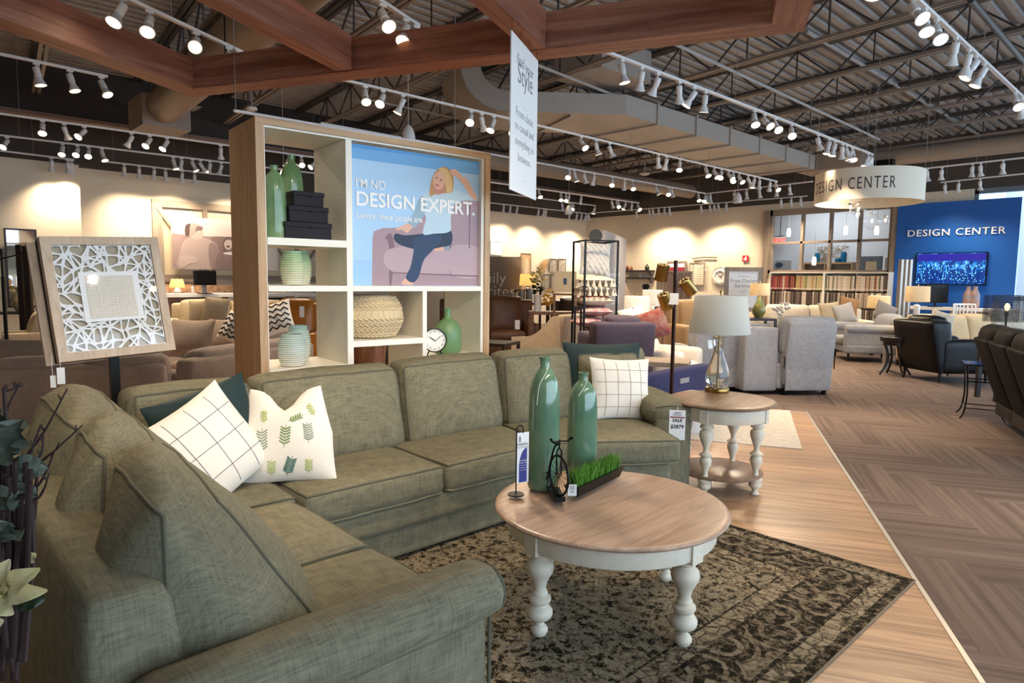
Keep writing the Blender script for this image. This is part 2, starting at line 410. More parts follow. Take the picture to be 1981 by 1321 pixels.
# ================================================================ walls
WX = 18.26; WY = 15.68
struct('wall_back', MB().box(2.6, WX + .2, WY, WY + .2, 0, 3.6), beige)
struct('wall_left', MB().box(-9, 2.72, 15.0, 15.9, 0, 3.56), beige)
struct('wall_back_upper', MB().box(2.5, WX + .3, WY - .02, WY + .25, 3.6, 5.2), dark_wall)
struct('wall_left_upper', MB().box(-9, 2.73, 14.98, 15.9, 3.56, 5.2), dark_wall)
PY0, PY1, PZ0, PZ1 = 5.70, 8.86, 1.80, 3.42    # opening of the gridded partition
w = MB(); w.box(WX, WX + .2, PY1, WY + .2, 0, 3.69); w.box(WX, WX + .2, PY0, PY1, PZ1, 3.69); w.box(WX, WX + .2, PY0, PY1, 0, PZ0); w.box(WX, WX + .2, 4.05, PY0, 0, 3.69)
struct('wall_right', w, beige)
struct('wall_right_upper', MB().box(WX - .02, WX + .25, -6, WY, 3.69, 5.2), dark_wall)
# far end beyond the glass: window bay right of the blue wall
w = MB()
for y in (4.0, 2.4, .8, -.8, -2.4, -3.9): w.box(WX + .02, WX + .14, y - .04, y + .04, .0, 3.69)
for z in (.12, 1.2, 3.62): w.box(WX + .02, WX + .14, -4, 4.05, z - .05, z + .05)
struct('window_1', w, mat('dark_window_frame', '#7f8c98', .4, .4))
glass = thin_glass('clear_glass')
struct('wall_far_left', MB().box(-9.2, -9, -9, 16, 0, 5.2), beige)
# glazed shopfront (out of frame to the right): sill, header and posts around open daylight
w = MB(); w.box(-9, WX + .2, -5.2, -5.0, 0, .25); w.box(-9, WX + .2, -5.2, -5.0, 4.55, 5.2)
for k in range(10): w.box(-2.2 + k * 2.25, -2.08 + k * 2.25, -5.2, -5.0, .25, 4.55)
w.box(-9, -2.2, -5.2, -5, .25, 4.55)
struct('wall_front', w, white_paint)
# ================================================================ roof deck (trapezoid ribs) and ceiling steel
DZ = 4.95
def deck():
    p = .19; mb = MB(); y = -5.2; vs = []; fs = []
    xs = (-9, 18.6)
    prof = []
    while y < 15.9:
        prof += [(y, 0), (y + p * .42, 0), (y + p * .52, .05), (y + p * .9, .05)]; y += p
    for x in xs:
        for yy, zz in prof: vs.append((x, yy, DZ + zz))
    n = len(prof)
    for i in range(n - 1): fs.append((i, n + i, n + i + 1, i + 1))
    mb.add(vs, fs); return mb
struct('ceiling', deck(), deck_m)
struct('ceiling_cover', MB().box(-9.2, 18.7, -5.3, 16, DZ + .06, DZ + .12), bulk_m)
def joist(x0, y0, y1, zb, zt, label, group, k):
    t = thing('steel_joist', label, 'roof joist', (x0, y0, zb), 0, group)
    sl = .1
    def P(y, z, dx=0): return (sl * (y - y0) * 1 + dx, y - y0, z - zb)
    m = MB()
    for s in (-1, 1): m.bar(P(y0, zb + .02, s * .035), P(y1, zb + .02, s * .035), .045, .04)
    m.build('bottom_chord', joist_l, t, False)
    m = MB()
    for s in (-1, 1): m.bar(P(y0, zt - .02, s * .04), P(y1, zt - .02, s * .04), .06, .05)
    m.build('top_chord', joist_m, t, False)
    m = MB(); y = y0 + .1; i = 0
    while y + 1.12 < y1:
        m.bar(P(y, zb + .03), P(y + .55, zt - .04), .022); m.bar(P(y + .55, zt - .04), P(y + 1.1, zb + .03), .022)
        m.bar(P(y + .55, zb + .03), P(y + .55, zt - .04), .018)
        y += 1.1; i += 1
    m.build('web', joist_m, t, False)
for k in range(-5, 8):
    x = 8.02 + 1.495 * k
    y1 = 13.42; y0 = -4.9 if k >= -1 else .2
    if x + .1 * y1 > WX - .1: continue
    joist(x + .1 * y0, y0, min(y1, 13.34), 4.40, 4.93, 'brown steel bar joist with zigzag web under the corrugated roof deck', 'roof joists above the showroom', k)
for k in range(-5, 7):
    x = 8.02 + 1.495 * k
    if x + 1.6 > WX - .1: continue
    joist(x + 1.37, 13.66, 15.55 if x > 1.2 else 14.9, 4.45, 4.93, 'short brown bar joist behind the hanging dark bulkhead', 'roof joists behind the bulkhead', k)
struct('ceiling_bulkhead', MB().box(-9, 18.2, 13.45, 13.58, 4.12, 4.95), bulk_m)
struct('trim_2', MB().box(-9, 18.2, 13.36, 13.62, 4.06, 4.12), mat('brown_flange_paint', '#76604f', .6))

# ducts
def rect_duct():
    t = thing('rectangular_duct', 'wide grey rectangular air duct with flanged seams and an elbow hanging under the roof steel', 'air duct', (8.3, 6.4, 4.02))
    x0 = 8.35; x1 = 15.2; y0 = 6.42; y1 = 7.75; z0 = 4.02; z1 = 4.32
    m = MB(); m.prism([(x0, y0), (x1, y0 - .0), (x1, y1), (x0 + .6, y1)], z0, z1)
    # angled leg toward the elbow
    b0 = (6.9, 7.55); m.prism([(x0, y0), (x0 + .6, y1), (7.5, 8.75), (6.95, 7.55)], z0, z1)
    m.build('duct_body', duct_m, t, False, world=True)
    x = x0 + .8
    while x < x1: MB().box(x - .02, x + .02, y0 - .03, y1 + .03, z0 - .03, z1 + .03).build('flange', duct_m, t, False, world=True); x += 1.15
    MB().bar((7.75, 7.0, z0 + .15), (8.2, 8.15, z0 + .15), .04, .36).build('flange', duct_m, t, False, world=True)
    m = MB()
    pr = []
    for k in range(7):
        a = k / 6 * PI / 2; pr.append((7.5 - .55 - .62 * math.sin(a), z0 + .62 * (1 - math.cos(a)) + .0))
    vs = []; fs = []
    d = Vector((-.55, .62, 0)).normalized(); q = Vector((.46, 1.0, 0)).normalized()
    st = Vector((6.95, 7.55, 0))
    for k in range(7):
        a = k / 6 * PI / 2
        for R_, ww in ((.75, 0), (.45, 0), (.45, 1.3), (.75, 1.3)):
            p = st + d * (R_ * math.sin(a)) + q * ww + Vector((0, 0, z0 + .75 - R_ * math.cos(a))); vs.append(tuple(p))
    for k in range(6):
        for j in range(4): fs.append((k * 4 + j, k * 4 + (j + 1) % 4, k * 4 + 4 + (j + 1) % 4, k * 4 + 4 + j))
    m.add(vs, fs); m.build('elbow', duct_m, t, True, world=True)
rect_duct()
t = thing('duct_riser', 'dark grey sheet metal air duct box between the joists above the elbow', 'air duct', (7.6, 7.2, 4.45))
MB().box(7.35, 8.5, 6.1, 7.0, 4.45, 4.90).build('riser_box', duct_m, t, False, world=True)
def round_duct(name, label, a, b, r, m_, ribs=0, extra=None):
    t = thing(name, label, 'air duct', tuple(a)); d = (Vector(b) - Vector(a))
    n = 80 if ribs else 2
    pts = []; rr = []
    if ribs:
        N = int(d.length / .06)
        for k in range(N + 1): pts.append(Vector(a) + d * k / N); rr.append(r + (.008 if k % 2 else 0))
    else: pts = [Vector(a), Vector(b)]; rr = [r, r]
    MB().tube(pts, rr, 28).build('duct_pipe', m_, t, True, world=True, angle=60 if not ribs else 20)
    return t
t = round_duct('round_duct', 'brown round air duct crossing above the design center sign', (15.9, 6.35, 4.2), (15.9, -4.5, 4.2), .17, duct_b)
MB().box(15.35, 16.2, 5.5, 6.9, 4.02, 4.38).build('plenum_box', duct_b, t, False, world=True)
MB().box(15.55, 15.73, 4.95, 5.45, 4.0, 4.12).build('supply_grille', black_metal, t, False, world=True)
round_duct('fire_pipe', 'thin brown fire main pipe above the round duct at right', (16.6, 8.5, 4.30), (16.6, -4.5, 4.30), .07, duct_b)
t = round_duct('round_duct', 'ribbed brown spiral air duct with a square end box at upper left', (2.55, 2.4, 4.12), (3.30, 11.9, 4.12), .25, duct_b, ribs=1)
MB().box(2.95, 3.65, 11.5, 12.3, 3.80, 4.28).build('end_box', duct_b, t, False, world=True)
MB().set((3.36, 10.6, 3.98), rx=0).box(-.12, .12, -.2, .2, -.02, .02).build('supply_grille', black_metal, t, False, world=True)
round_duct('round_duct', 'brown round air duct low under the roof behind the track lights in the middle distance', (9.6, 11.2, 4.1), (17.8, 11.2, 4.2), .2, duct_b)
# conduits and sprinkler pipes: thin pipes along the tracks direction
def pipe(p, q, r, label, m_=None):
    t = thing('sprinkler_pipe', label, 'pipe', tuple(p)); MB().tube([p, q], r, 10).build('pipe_run', m_ or deck_m, t, True, world=True)
pipe(at(1290, 78, z=4.3), at(1702, 270, z=4.3), .022, 'long thin grey pipe right of the big duct running beside the track lights')
pipe(at(1560, 60, z=4.9), at(1900, 265, z=4.9), .03, 'pale grey pipe hung close under the deck at upper right')
pipe(at(1030, 122, z=4.35), at(1560, 330, z=4.35), .02, 'thin grey pipe running along the edge of the rectangular duct')
pipe(at(1878, 0, z=4.1), at(1981, 120, z=4.1), .03, 'perforated grey strut rail in the upper right corner', joist_m)
for i, (p, q) in enumerate((((700, 190), (1040, 262)), ((490, 235), (860, 315)), ((540, 262), (740, 306)))):
    pipe(at(*p, z=4.35), at(*q, z=4.35), .016, ('thin grey pipe just behind the long wood beam at centre', 'upper of two thin conduits seen above the bookcase', 'lower of two thin conduits seen above the bookcase')[i])
# ================================================================ floating beam frame (rotated polygon of boxed wood beams)
BZ = 3.2; BH = .27; BWd = .22
def beam_frame():
    V0 = at(0, 56, z=BZ); V1 = at(373, 188, z=BZ); V2 = at(1555, 62, z=BZ); V3 = at(1576, 0, z=BZ)
    t = thing('beam_frame', 'big floating frame of reddish wood beams hung under the roof, with two cross beams', 'ceiling beam', (V1.x, V1.y, BZ))
    d01 = (V0 - V1).normalized(); d12 = (V2 - V1).normalized(); d23 = (V3 - V2).normalized()
    P = [V1 + d01 * 6.5, V1, V2, V2 + d23 * 4.2]
    # outward offsets: outer edge is the traced line; beams lie toward the camera side
    def seg(a, b, side, name='beam', h=BH, w=BWd, e0=0, e1=0):
        d = (b - a).normalized(); n = Vector((-d.y, d.x, 0)) * side
        m = MB(); L = (b - a).length
        m.add([tuple(v) for v in (Vector((0, 0, 0)), Vector((L, 0, 0)), Vector((L - e1, w, 0)), Vector((e0, w, 0)), Vector((0, 0, h)), Vector((L, 0, h)), Vector((L - e1, w, h)), Vector((e0, w, h)))],
              [(0, 3, 2, 1), (4, 5, 6, 7), (0, 1, 5, 4), (1, 2, 6, 5), (2, 3, 7, 6), (3, 0, 4, 7)] if side > 0 else [(0, 1, 2, 3), (7, 6, 5, 4), (4, 5, 1, 0), (5, 6, 2, 1), (6, 7, 3, 2), (7, 4, 0, 3)])
        if side < 0: m.v = [(x, -y, z) for x, y, z in m.v]
        o = m.build(name, redwood, t, False); o.location = (a - t.location); o.rotation_euler = (0, 0, math.atan2(d.y, d.x)); return o
    def sideof(a, b, p):
        d = b - a; v = p - a; return 1 if d.x * v.y - d.y * v.x > 0 else -1
    inner = Vector((2.2, 3.2, BZ))
    def miter(dA, dB):  # cut-back length for a corner between unit dirs leaving the corner
        ang = math.acos(max(-1, min(1, dA.dot(dB)))); return BWd / math.tan(ang / 2)
    m1 = miter(d01, d12); m2 = miter(-d12, d23)
    seg(P[1], P[0], sideof(P[1], P[0], inner), e0=m1)
    seg(P[1], P[2], sideof(P[1], P[2], inner), e0=m1, e1=m2)
    seg(P[2], P[3], sideof(P[2], P[3], inner), e0=m2)
    # two cross beams running back from the long one
    n12 = Vector((-d12.y, d12.x, 0)); n12 = n12 if n12.dot(inner - V1) > 0 else -n12
    for (pa, pb) in (((680, 134), (430, 2)), ((1055, 93), (958, 2))):
        a = at(*pa, z=BZ); b = at(*pb, z=BZ); d = (b - a).normalized()
        s0 = a - d * 0.0; w = .15
        sd = -1 if pa[0] < 900 else -1
        seg(s0, s0 + d * 3.2, sd, 'cross_beam', BH, w)
    for p in ((V1 + d12 * .5), (V1 + d12 * 2.6), (V1 + d12 * 4.6), (V1 + d01 * 2)):
        MB().tube([p + n12 * .1 + Vector((0, 0, BH)), p + n12 * .1 + Vector((0, 0, 1.5))], .006, 6).build('hanger_rod', black_metal, t, True, world=True)
    return t
beam_frame()
# hanging banner
def banner():
    a = at(989, 58, z=3.12); b = at(1040, 118, z=3.12)
    # solve bottom at same plan points
    t = thing('hanging_banner', 'tall narrow white banner hanging from the cross beam with faint lettering', 'banner', (a.x, a.y, 1.9))
    d = (b - a); L = d.length; d.normalize(); n = Vector((d.y, -d.x, 0))
    z1 = 3.12
    dd = a.dot(Vector(CFWD)); z0 = at(989, 366, d=a.dot(Vector(CFWD))).z
    m = MB(); q = a.copy()
    c = [a, b]
    pts = [Vector((p.x, p.y, z)) + n * s for s in (-.004, .004) for (p, z) in ((a, z0), (b, z0), (b, z1), (a, z1))]
    m.add([tuple(p) for p in pts], [(0, 1, 2, 3), (7, 6, 5, 4), (0, 4, 5, 1), (1, 5, 6, 2), (2, 6, 7, 3), (3, 7, 4, 0)])
    m.build('banner_panel', mat('banner_white', '#f4f2ee', .6), t, False, world=True)
    for f in (.03, .35, .68, .97):
        p = a + d * L * f; m = MB(); m.tube([(p.x, p.y, z1), (p.x, p.y, BZ + .03)], .003, 6); m.tube([tuple(Vector((p.x, p.y, BZ - .03)) + Vector((.012 * math.cos(k), 0, .012 * math.sin(k)))) for k in range(6)], .003, 5, closed=True)
        m.build('hook', mat('copper_hook', '#9a5a3a', .4, .8), t, True, world=True)
    grey = mat('banner_print', '#7a7775', .7)
    H_ = z1 - z0
    def line(txt, f, size, name='lettering', al='CENTER'):
        p = a + d * L * .5 + n * .0055; p.z = z1 - H_ * f
        M = basis(p, d, Vector((0, 0, 1)))
        ox = wmat(t).inverted() @ M
        text_mesh(name, txt, size, grey, t, ox, .0003, al, offset=-.002)
    W_ = L
    line('find your', .17, W_ * .17); line('Style', .28, W_ * .30)
    line('~~~', .43, W_ * .08)
    line('From classic', .50, W_ * .135); line('to casual and', .59, W_ * .135); line('everything in', .69, W_ * .135); line('between.', .79, W_ * .135); line('~~~', .92, W_ * .08)
banner()

# ================================================================ track lighting
HEADS = {}
def head_parts(root, lit):
    # local: hangs from z=0 (track underside); pivot at z=-.05, lamp leaves along -Z then is tilted by the part rotation
    pass
def make_head(lit):
    t = thing('track_spotlight', 'x', 'track light')
    MB().box(-.03, .03, -.014, .014, -.022, 0).tube([(0, 0, -.02), (0, 0, -.055)], .007, 8).build('track_adapter', trackw, t)
    m = MB(); m.lathe([(.0, .03), (.030, .03), (.034, .025), (.034, -.065), (.027, -.07), (.027, -.075), (.031, -.088), (.053, -.150), (.060, -.155), (.060, -.163), (.053, -.163)], 16, cap=False)
    m.tube([(.0, .02, .0), (.0, .036, .0), (0, .036, -.05)], .004, 6)
    o = m.build('lamp_housing', trackw, t); o.location = (0, 0, -.075)
    g = MB().lathe([(.001, -.153), (.050, -.156), (.053, -.161)], 16, cap=False).build('lamp_face', glow if lit else glow_dim, o)
    return t
PROTO = {}
def place_head(loc, tilt, az, lit, label, group):
    key = bool(lit)
    if key not in PROTO:
        PROTO[key] = make_head(lit); t = PROTO[key]; t['label'] = label; t['group'] = group; t.location = loc
    else:
        t = dup(PROTO[key], loc, None, label, group)
    h = [c for c in t.children if c.name.startswith('lamp_housing')][0]
    # housing axis -Z turned toward azimuth az by tilt
    aim = Vector((math.sin(tilt) * math.cos(az), math.sin(tilt) * math.sin(az), -math.cos(tilt)))
    q = Vector((0, 0, -1)).rotation_difference(aim); h.rotation_euler = q.to_euler()
    return Vector(loc) + Vector((0, 0, -.075)) + aim * .2, aim
def spot(loc, aim, power, size=62, blend=.8, col=(1, .80, .58)):
    l = bpy.data.lights.new('spot_lamp', 'SPOT'); l.energy = power; l.spot_size = math.radians(size); l.spot_blend = blend; l.color = col; l.shadow_soft_size = .045
    o = bpy.data.objects.new('spot_lamp', l); COL.objects.link(o); o.location = loc
    o.rotation_euler = Vector((0, 0, -1)).rotation_difference(Vector(aim)).to_euler()
TZ = 3.75
CAMAZ = FW + PI
LT = {'on': 0}
def track(name_label, a, b, heads, group, axis, val, z=TZ, wash=None):
    """a,b: world end points; heads: list of (px, py, lit[, tilt_deg, az])"""
    t = thing('light_track', name_label, 'light track', tuple(a)); d = (b - a).normalized()
    m = MB(); m.bar(a, b, .036, .026); m.build('track_rail', trackw, t, False, world=True)
    L = (b - a).length; k = max(2, int(L / 2.4))
    for i in range(k + 1):
        p = a + d * (L * (i + .15) / (k + .3)); under = 6.3 < p.y < 7.9 and 7.4 < p.x < 15.4
        MB().tube([p, Vector((p.x, p.y, 4.02 if under else 4.96))], .003, 5).build('suspension_wire', mat('thin_steel_wire', '#8f8a84', .5), t, True, world=True)
    rnd = random.Random(int(abs(a.x * 100 + a.y * 10)))
    for h in heads:
        px, py, lit = h[:3]
        if axis == 'Y': p = at(px, py, Y=val)
        elif axis == 'X': p = at(px, py, X=val)
        else:
            # along arbitrary track in plan
            r = at(px, py, z=z); s = (r - a).dot(d); p = a + d * s
        s = (Vector((p.x, p.y, 0)) - Vector((a.x, a.y, 0))).dot(Vector((d.x, d.y, 0))); s = max(.04, min(L - .04, s)); p = a + d * s
        boost = 1
        if len(h) == 4 or len(h) == 5 and h[3] == 'T': pass
        if len(h) > 4 and h[3] == 'T':
            tv = Vector(h[4]) - p; az = math.atan2(tv.y, tv.x); tilt = math.atan2(math.hypot(tv.x, tv.y), -tv.z); boost = h[5] if len(h) > 5 else 1
        elif len(h) > 3: tilt, az = math.radians(h[3]), h[4]
        else:
            tilt = math.radians(rnd.choice((12, 18, 25, 32))) if not lit else math.radians(rnd.uniform(30, 48))
            az = (CAMAZ + rnd.uniform(-.7, .7)) if lit else rnd.choice((FW + rnd.uniform(-1, 1), FW - PI / 2 + rnd.uniform(-.4, .4), FW + PI / 2 + rnd.uniform(-.4, .4)))
        if wash is not None and not (len(h) > 3): az = wash + rnd.uniform(-.35, .35); tilt = math.radians(rnd.uniform(10, 20))
        lp, aim = place_head((p.x, p.y, p.z - .013), tilt, az, lit, 'white track spotlight clamped on ' + group, 'spotlights on ' + group)
        spot(lp, aim, LPOW * boost * (.42 if wash is not None else 1), 110 if wash is not None else 66)
        LT['on'] += 1
LPOW = 95
def T(px, py, z=TZ): return at(px, py, z=z)
def hy(*l): return [(*x, 0) if len(x) == 2 else x for x in l]
Y1 = 4.36
track('white light track running right of the big rectangular duct', T(1169, 99), T(1688, 299), hy((1177, 120), (1216, 134), (1246, 146), (1286, 162), (1317, 172), (1340, 180), (1428, 217, 1), (1450, 224, 1), (1469, 232, 1), (1505, 243, 1), (1560, 262), (1582, 270), (1594, 274), (1605, 280), (1614, 283), (1623, 288, 1), (1632, 286), (1662, 298), (1676, 305), (1684, 305)), 'the track beside the big rectangular duct', 'L', 0)
track('long white light track passing behind the hanging banner', T(662, 154), T(1503, 351), hy((672, 178, 1), (715, 182, 1), (755, 190), (877, 222, 1), (903, 225), (927, 230, 1), (957, 238, 1), (975, 238), (1095, 268, 1), (1122, 275), (1142, 282), (1243, 302), (1264, 305), (1281, 312, 1), (1335, 323, 1), (1348, 327, 1), (1363, 330, 1), (1380, 333, 1), (1388, 335, 1), (1396, 338, 1), (1430, 340), (1440, 343), (1453, 345), (1471, 350), (1485, 352, 1), (1495, 355)), 'the long track behind the banner and above the poster', 'L', 0)
track('white light track left of the big duct track, ending at a corner', T(620, 238), T(1366, 374.5), hy((969, 315, 1), (1062, 332, 1), (1084, 332), (1105, 335), (1127, 338), (1164, 344, 1), (1181, 349), (1195, 352, 1), (1242, 360), (1259, 365, 1), (1275, 365), (1318, 375, 1), (1333, 378, 1), (1343, 378), (1354, 380)), 'the third track, which turns a corner above the wall clock', 'L', 0)
track('white light track crossing left to right in front of the sign ring', T(1366, 374.5), T(1572, 351), hy((1378, 380), (1406, 378), (1452, 373), (1479, 371), (1508, 369), (1533, 364), (1556, 361)), 'the crossing track left of the sign ring', 'L', 0, wash=0)
track('white light track highest on the left wall side, third from the top', T(-20, 217), T(640, 309), hy((72, 243, 1), (110, 251), (148, 255, 1), (236, 267), (264, 275, 1), (294, 280, 1), (401, 290), (430, 293, 1), (536, 305), (560, 308, 1), (586, 312, 1)), 'the upper of the two long tracks left of the bookcase', 'L', 0)
track('white light track just below the upper long one at left', T(-20, 259), T(640, 339), hy((5, 276, 1), (110, 286, 1), (137, 290, 1), (158, 292, 1), (183, 295), (318, 310), (333, 312), (352, 315), (369, 316), (387, 318), (407, 321)), 'the lower of the two long tracks left of the bookcase', 'L', 0)
track('short white light track in front of the dark left wall top', T(-20, 289, 3.6), T(143, 309, 3.6), hy((78, 312), (108, 316), (134, 318)), 'the short low track at the far left wall', 'L', 0, 3.6, wash=PI/2)
track('white light track near the back wall beside the barn door frame', T(200, 312, 3.69), T(460, 342, 3.69), hy((220, 325), (248, 328), (274, 332), (299, 333), (326, 338, 1), (351, 340), (433, 348)), 'the lowest track above the barn door frame', 'L', 0, 3.69, wash=PI/2)
track('short white light track under the left end of the wood beam', T(-40, 96), T(208, 148), hy((47, 137), (112, 148), (175, 158)), 'the short track below the left wood beam', 'L', 0)
track('white light track inside the corner of the wood beam frame', T(150, -48, 3.6), T(468, 101, 3.6), hy((185, 0, 1), (255, 22, 0, 'T', (.8, 4.3, 1.3), 1), (337, 65, 0, 'T', (.5, 2.6, .9), .8), (405, 93, 1, 'T', (.9, 1.6, .6), .8), (450, 112, 0, 'T', (2, 3.5, .6), .7)), 'the track inside the wood beam corner at upper left', 'L', 0, 3.6)
track('short white light track cut by the top edge between two cross beams', T(690, -28, 3.6), T(810, 50, 3.6), hy((737, 5, 0, 'T', (2.6, 1.9, .5), 1.0), (762, 38, 0, 'T', (1.4, 3.2, .5), .6), (797, 65, 0, 'T', (3.6, 2.9, .5), .6)), 'the short track at top centre between the cross beams', 'L', 0, 3.6)
track('white light track just above the long wood beam at top right of centre', T(1180, -40, 3.6), T(1290, 0, 3.6), hy((1243, 12),), 'the track above the long beam right of the banner', 'L', 0, 3.6)
track('white light track running down from the top edge at far right', T(1700, -70), T(2010, 218), hy((1738, 0, 1), (1765, 20, 1), (1768, 45, 1), (1824, 75), (1850, 98), (1862, 110), (1877, 125), (1940, 180, 1, 'T', (7, 0, 0), .35), (1960, 190, 0, 'T', (12, 2, 0), .5), (1973, 200, 1, 'T', (8, -1, 0), .35), (1979, 213, 1, 'T', (8, -1, 0), .35)), 'the nearest track in the upper right corner', 'L', 0)
track('white light track behind the banner, fourth from the front', T(945, 352), T(1236, 392.6), hy((957, 377, 1), (1049, 376, 1), (1061, 377, 1), (1074, 377), (1090, 381), (1158, 388), (1168, 390, 1), (1180, 388), (1190, 391), (1199, 393), (1211, 395, 1), (1222, 397)), 'the short far track right of the banner foot', 'L', 0)
track('short white light track near the back corner, above the dome pendant', T(950, 371), T(1152, 398), hy((1062, 392), (1071, 396, 1), (1081, 394), (1130, 400), (1140, 402), (1147, 405)), 'the far track over the pale dome pendant', 'L', 0)
track('white light track along the far back wall', T(900, 387), T(1135, 413), hy((951, 398), (958, 400), (966, 402, 1), (1020, 405), (1031, 406), (1040, 406), (1085, 411), (1094, 413), (1102, 414), (1119, 415), (1125, 417), (1134, 418)), 'the farthest track along the back wall', 'L', 0, wash=PI/2)
track('white light track along the right beige wall over the clock', T(1135, 413), T(1562, 379), hy((1144, 417), (1150, 416), (1158, 415), (1257, 409, 1), (1268, 405), (1278, 405), (1288, 404), (1295, 405), (1305, 404), (1313, 403), (1372, 398), (1385, 396), (1397, 396), (1408, 396, 1), (1419, 394, 1), (1525, 386), (1542, 384, 1), (1558, 382)), 'the track along the right beige wall', 'L', 0, wash=0)
track('white light track just right of the sign ring over the blue wall', T(1790, 326), T(2000, 303), hy((1811, 336), (1853, 332), (1905, 324), (1922, 323), (1963, 318)), 'the upper track over the blue wall', 'L', 0, wash=0)
track('short white light track nearest the blue wall, lower right', T(1820, 353), T(2000, 334), hy((1855, 357), (1884, 355), (1926, 351)), 'the lower track over the blue wall', 'L', 0, wash=0)
# two unseen track runs on the same grid, added to light the foreground
def track_unseen(label, y, x0, x1, heads, group):
    a, b = Vector((x0, y, TZ)), Vector((x1, y, TZ)); t = thing('light_track', label, 'light track', tuple(a))
    MB().bar(a, b, .036, .026).build('track_rail', trackw, t, False, world=True)
    for x in (x0 + .3, x1 - .3): MB().tube([(x, y, TZ), (x, y, 4.96)], .003, 5).build('suspension_wire', MATS['thin_steel_wire'], t, True, world=True)
    for x, tgt, pw in heads:
        p = Vector((x, y, TZ - .013)); tv = Vector(tgt) - p; az = math.atan2(tv.y, tv.x); tilt = math.atan2(math.hypot(tv.x, tv.y), -tv.z)
        lp, aim = place_head(p, tilt, az, 1, 'white track spotlight clamped on ' + group, 'spotlights on ' + group); spot(lp, aim, LPOW * pw * .47, 58)
track_unseen('unseen white light track added above the coffee table, over the top edge', 1.82, -.6, 5.4, ((-.2, (.4, 3.0, .8), 1), (.5, (1.0, 3.3, .6), 1.1), (1.3, (1.9, 3.4, .7), 1.1), (2.2, (2.7, 3.3, .7), 1.1), (3.0, (1.3, 1.7, .5), 1.0), (3.8, (3.6, 3.2, .7), 1.1), (4.6, (2.4, 1.6, .4), 1.2), (5.2, (4.3, 2.3, .6), 1.1)), 'the unseen track added above the coffee table')
track_unseen('unseen white light track added over the open floor in front, over the top edge', -.70, -.4, 5.4, ((.2, (1.5, 4.0, 1.7), 1.3), (1.1, (2.1, 4.0, 1.8), 1.5), (1.9, (2.9, 4.0, 1.8), 1.5), (2.6, (.9, 4.6, 1.3), 1.1), (3.3, (3.0, 1.4, 0), .9), (4.2, (4.2, 1.5, 0), .9), (5.0, (5.8, 2.2, 0), .9)), 'the unseen track added over the open floor in front')
# dome pendants on cords
def dome(px, py, d, label, first=[None]):
    p = at(px, py, d=d)
    if first[0] is None:
        t = thing('dome_pendant', label, 'pendant light', tuple(p), 0, None); first[0] = t
        MB().lathe([(.005, .15), (.03, .14), (.065, .09), (.09, .02), (.10, -.05), (.102, -.09), (.098, -.09), (.09, -.04), (.06, .06), (.005, .12)], 24, cap=False).build('dome_shade', mat('pale_white_plastic', '#e9e4e0', .5), t)
        MB().tube([(0, 0, .14), (0, 0, 1.62)], .004, 6).build('cord', trackw, t)
    else: t = dup(first[0], tuple(p), None, label)
dome(790, 262, 9.6, 'egg-shaped white pendant dome above the blue poster, the largest of its kind')
dome(1427, 385, 15.4, 'small white pendant dome left of the sign ring')
dome(1100, 408, 17.5, 'small white pendant dome near the far back corner')
dome(549, 342, 12.5, 'white pendant dome seen through the top of the bookcase between the green vases')
p = at(487, 212, z=3.9); t = thing('smoke_detector', 'small round white smoke detector above the left end of the bookcase', 'smoke detector', tuple(p)); MB().lathe([(.0, .03), (.07, .03), (.08, .015), (.075, -.005), (.04, -.02), (.0, -.03)], 20).build('detector_body', trackw, t); MB().tube([(0, 0, .03), (0, 0, 1.07)], .008, 6).build('conduit', deck_m, t)
p = at(1247, 337, z=4.2); tag(MB().set(p).lathe([(.0, .03), (.12, .03), (.13, .0), (.06, -.03), (.0, -.035)], 20).tube([(0, 0, .02), (0, 0, .77)], .008, 6).build('smoke_detector', trackw), 'small white ceiling disc detector far behind the middle tracks', 'smoke detector')
# low white rail just over the bookcase
t = thing('light_track', 'thin white rail running just over the bookcase top', 'light track', tuple(at(452, 214, z=3.1))); MB().bar(at(452, 214, z=2.95), at(900, 290, z=2.95), .03, .022).build('track_rail', trackw, t, False, world=True)
for q_ in ((456, 213), (880, 287)): MB().tube([at(*q_, z=2.95), at(*q_, z=2.95) + Vector((0, 0, 2.0))], .004, 6).build('suspension_wire', MATS['thin_steel_wire'], t, True, world=True)
# ================================================================ sage sectional sofa
sage = mat('sage_green_linen', '#77725d', .9, weave=240, spec=.2, wk=.36)
sage_welt = mat('sage_welt_cord', '#5a5746', .9)
sage_light = mat('sage_welt_light', '#8a8566', .9)
def welt(q, z, parent, r=.006, m_=None, rc=.03, name='welt', w=True):
    """piping round a plan quad with rounded corners"""
    Q = [Vector((p[0], p[1], p[2] if len(p) > 2 else z)) for p in q]; pts = []
    for i in range(len(Q)):
        a, b, c = Q[i - 1], Q[i], Q[(i + 1) % len(Q)]
        d1 = (a - b).normalized(); d2 = (c - b).normalized()
        p1 = b + d1 * rc; p3 = b + d2 * rc
        for t in (0, .35, .65, 1): pts.append(p1 * (1 - t) ** 2 + (b * .9 + (p1 + p3) / 2 * .1) * 2 * t * (1 - t) + p3 * t * t)
        nx = c + (-d2) * rc
        for k in range(1, 5): pts.append(p3 + (nx - p3) * k / 5 + Vector((0, 0, .003 * math.sin(k * 2.1 + i))))
    m = MB(); m.tube(pts, r, 6, closed=True); return m.build(name, m_ or sage_welt, parent, True, world=w)
def shrink(q, k):
    c = Vector((sum(p[0] for p in q) / 4, sum(p[1] for p in q) / 4))
    out = []
    for p in q:
        v = Vector(p[:2]) - c; L = v.length; v = v * ((L - k) / L); out.append((c.x + v.x, c.y + v.y) + tuple(p[2:]))
    return out
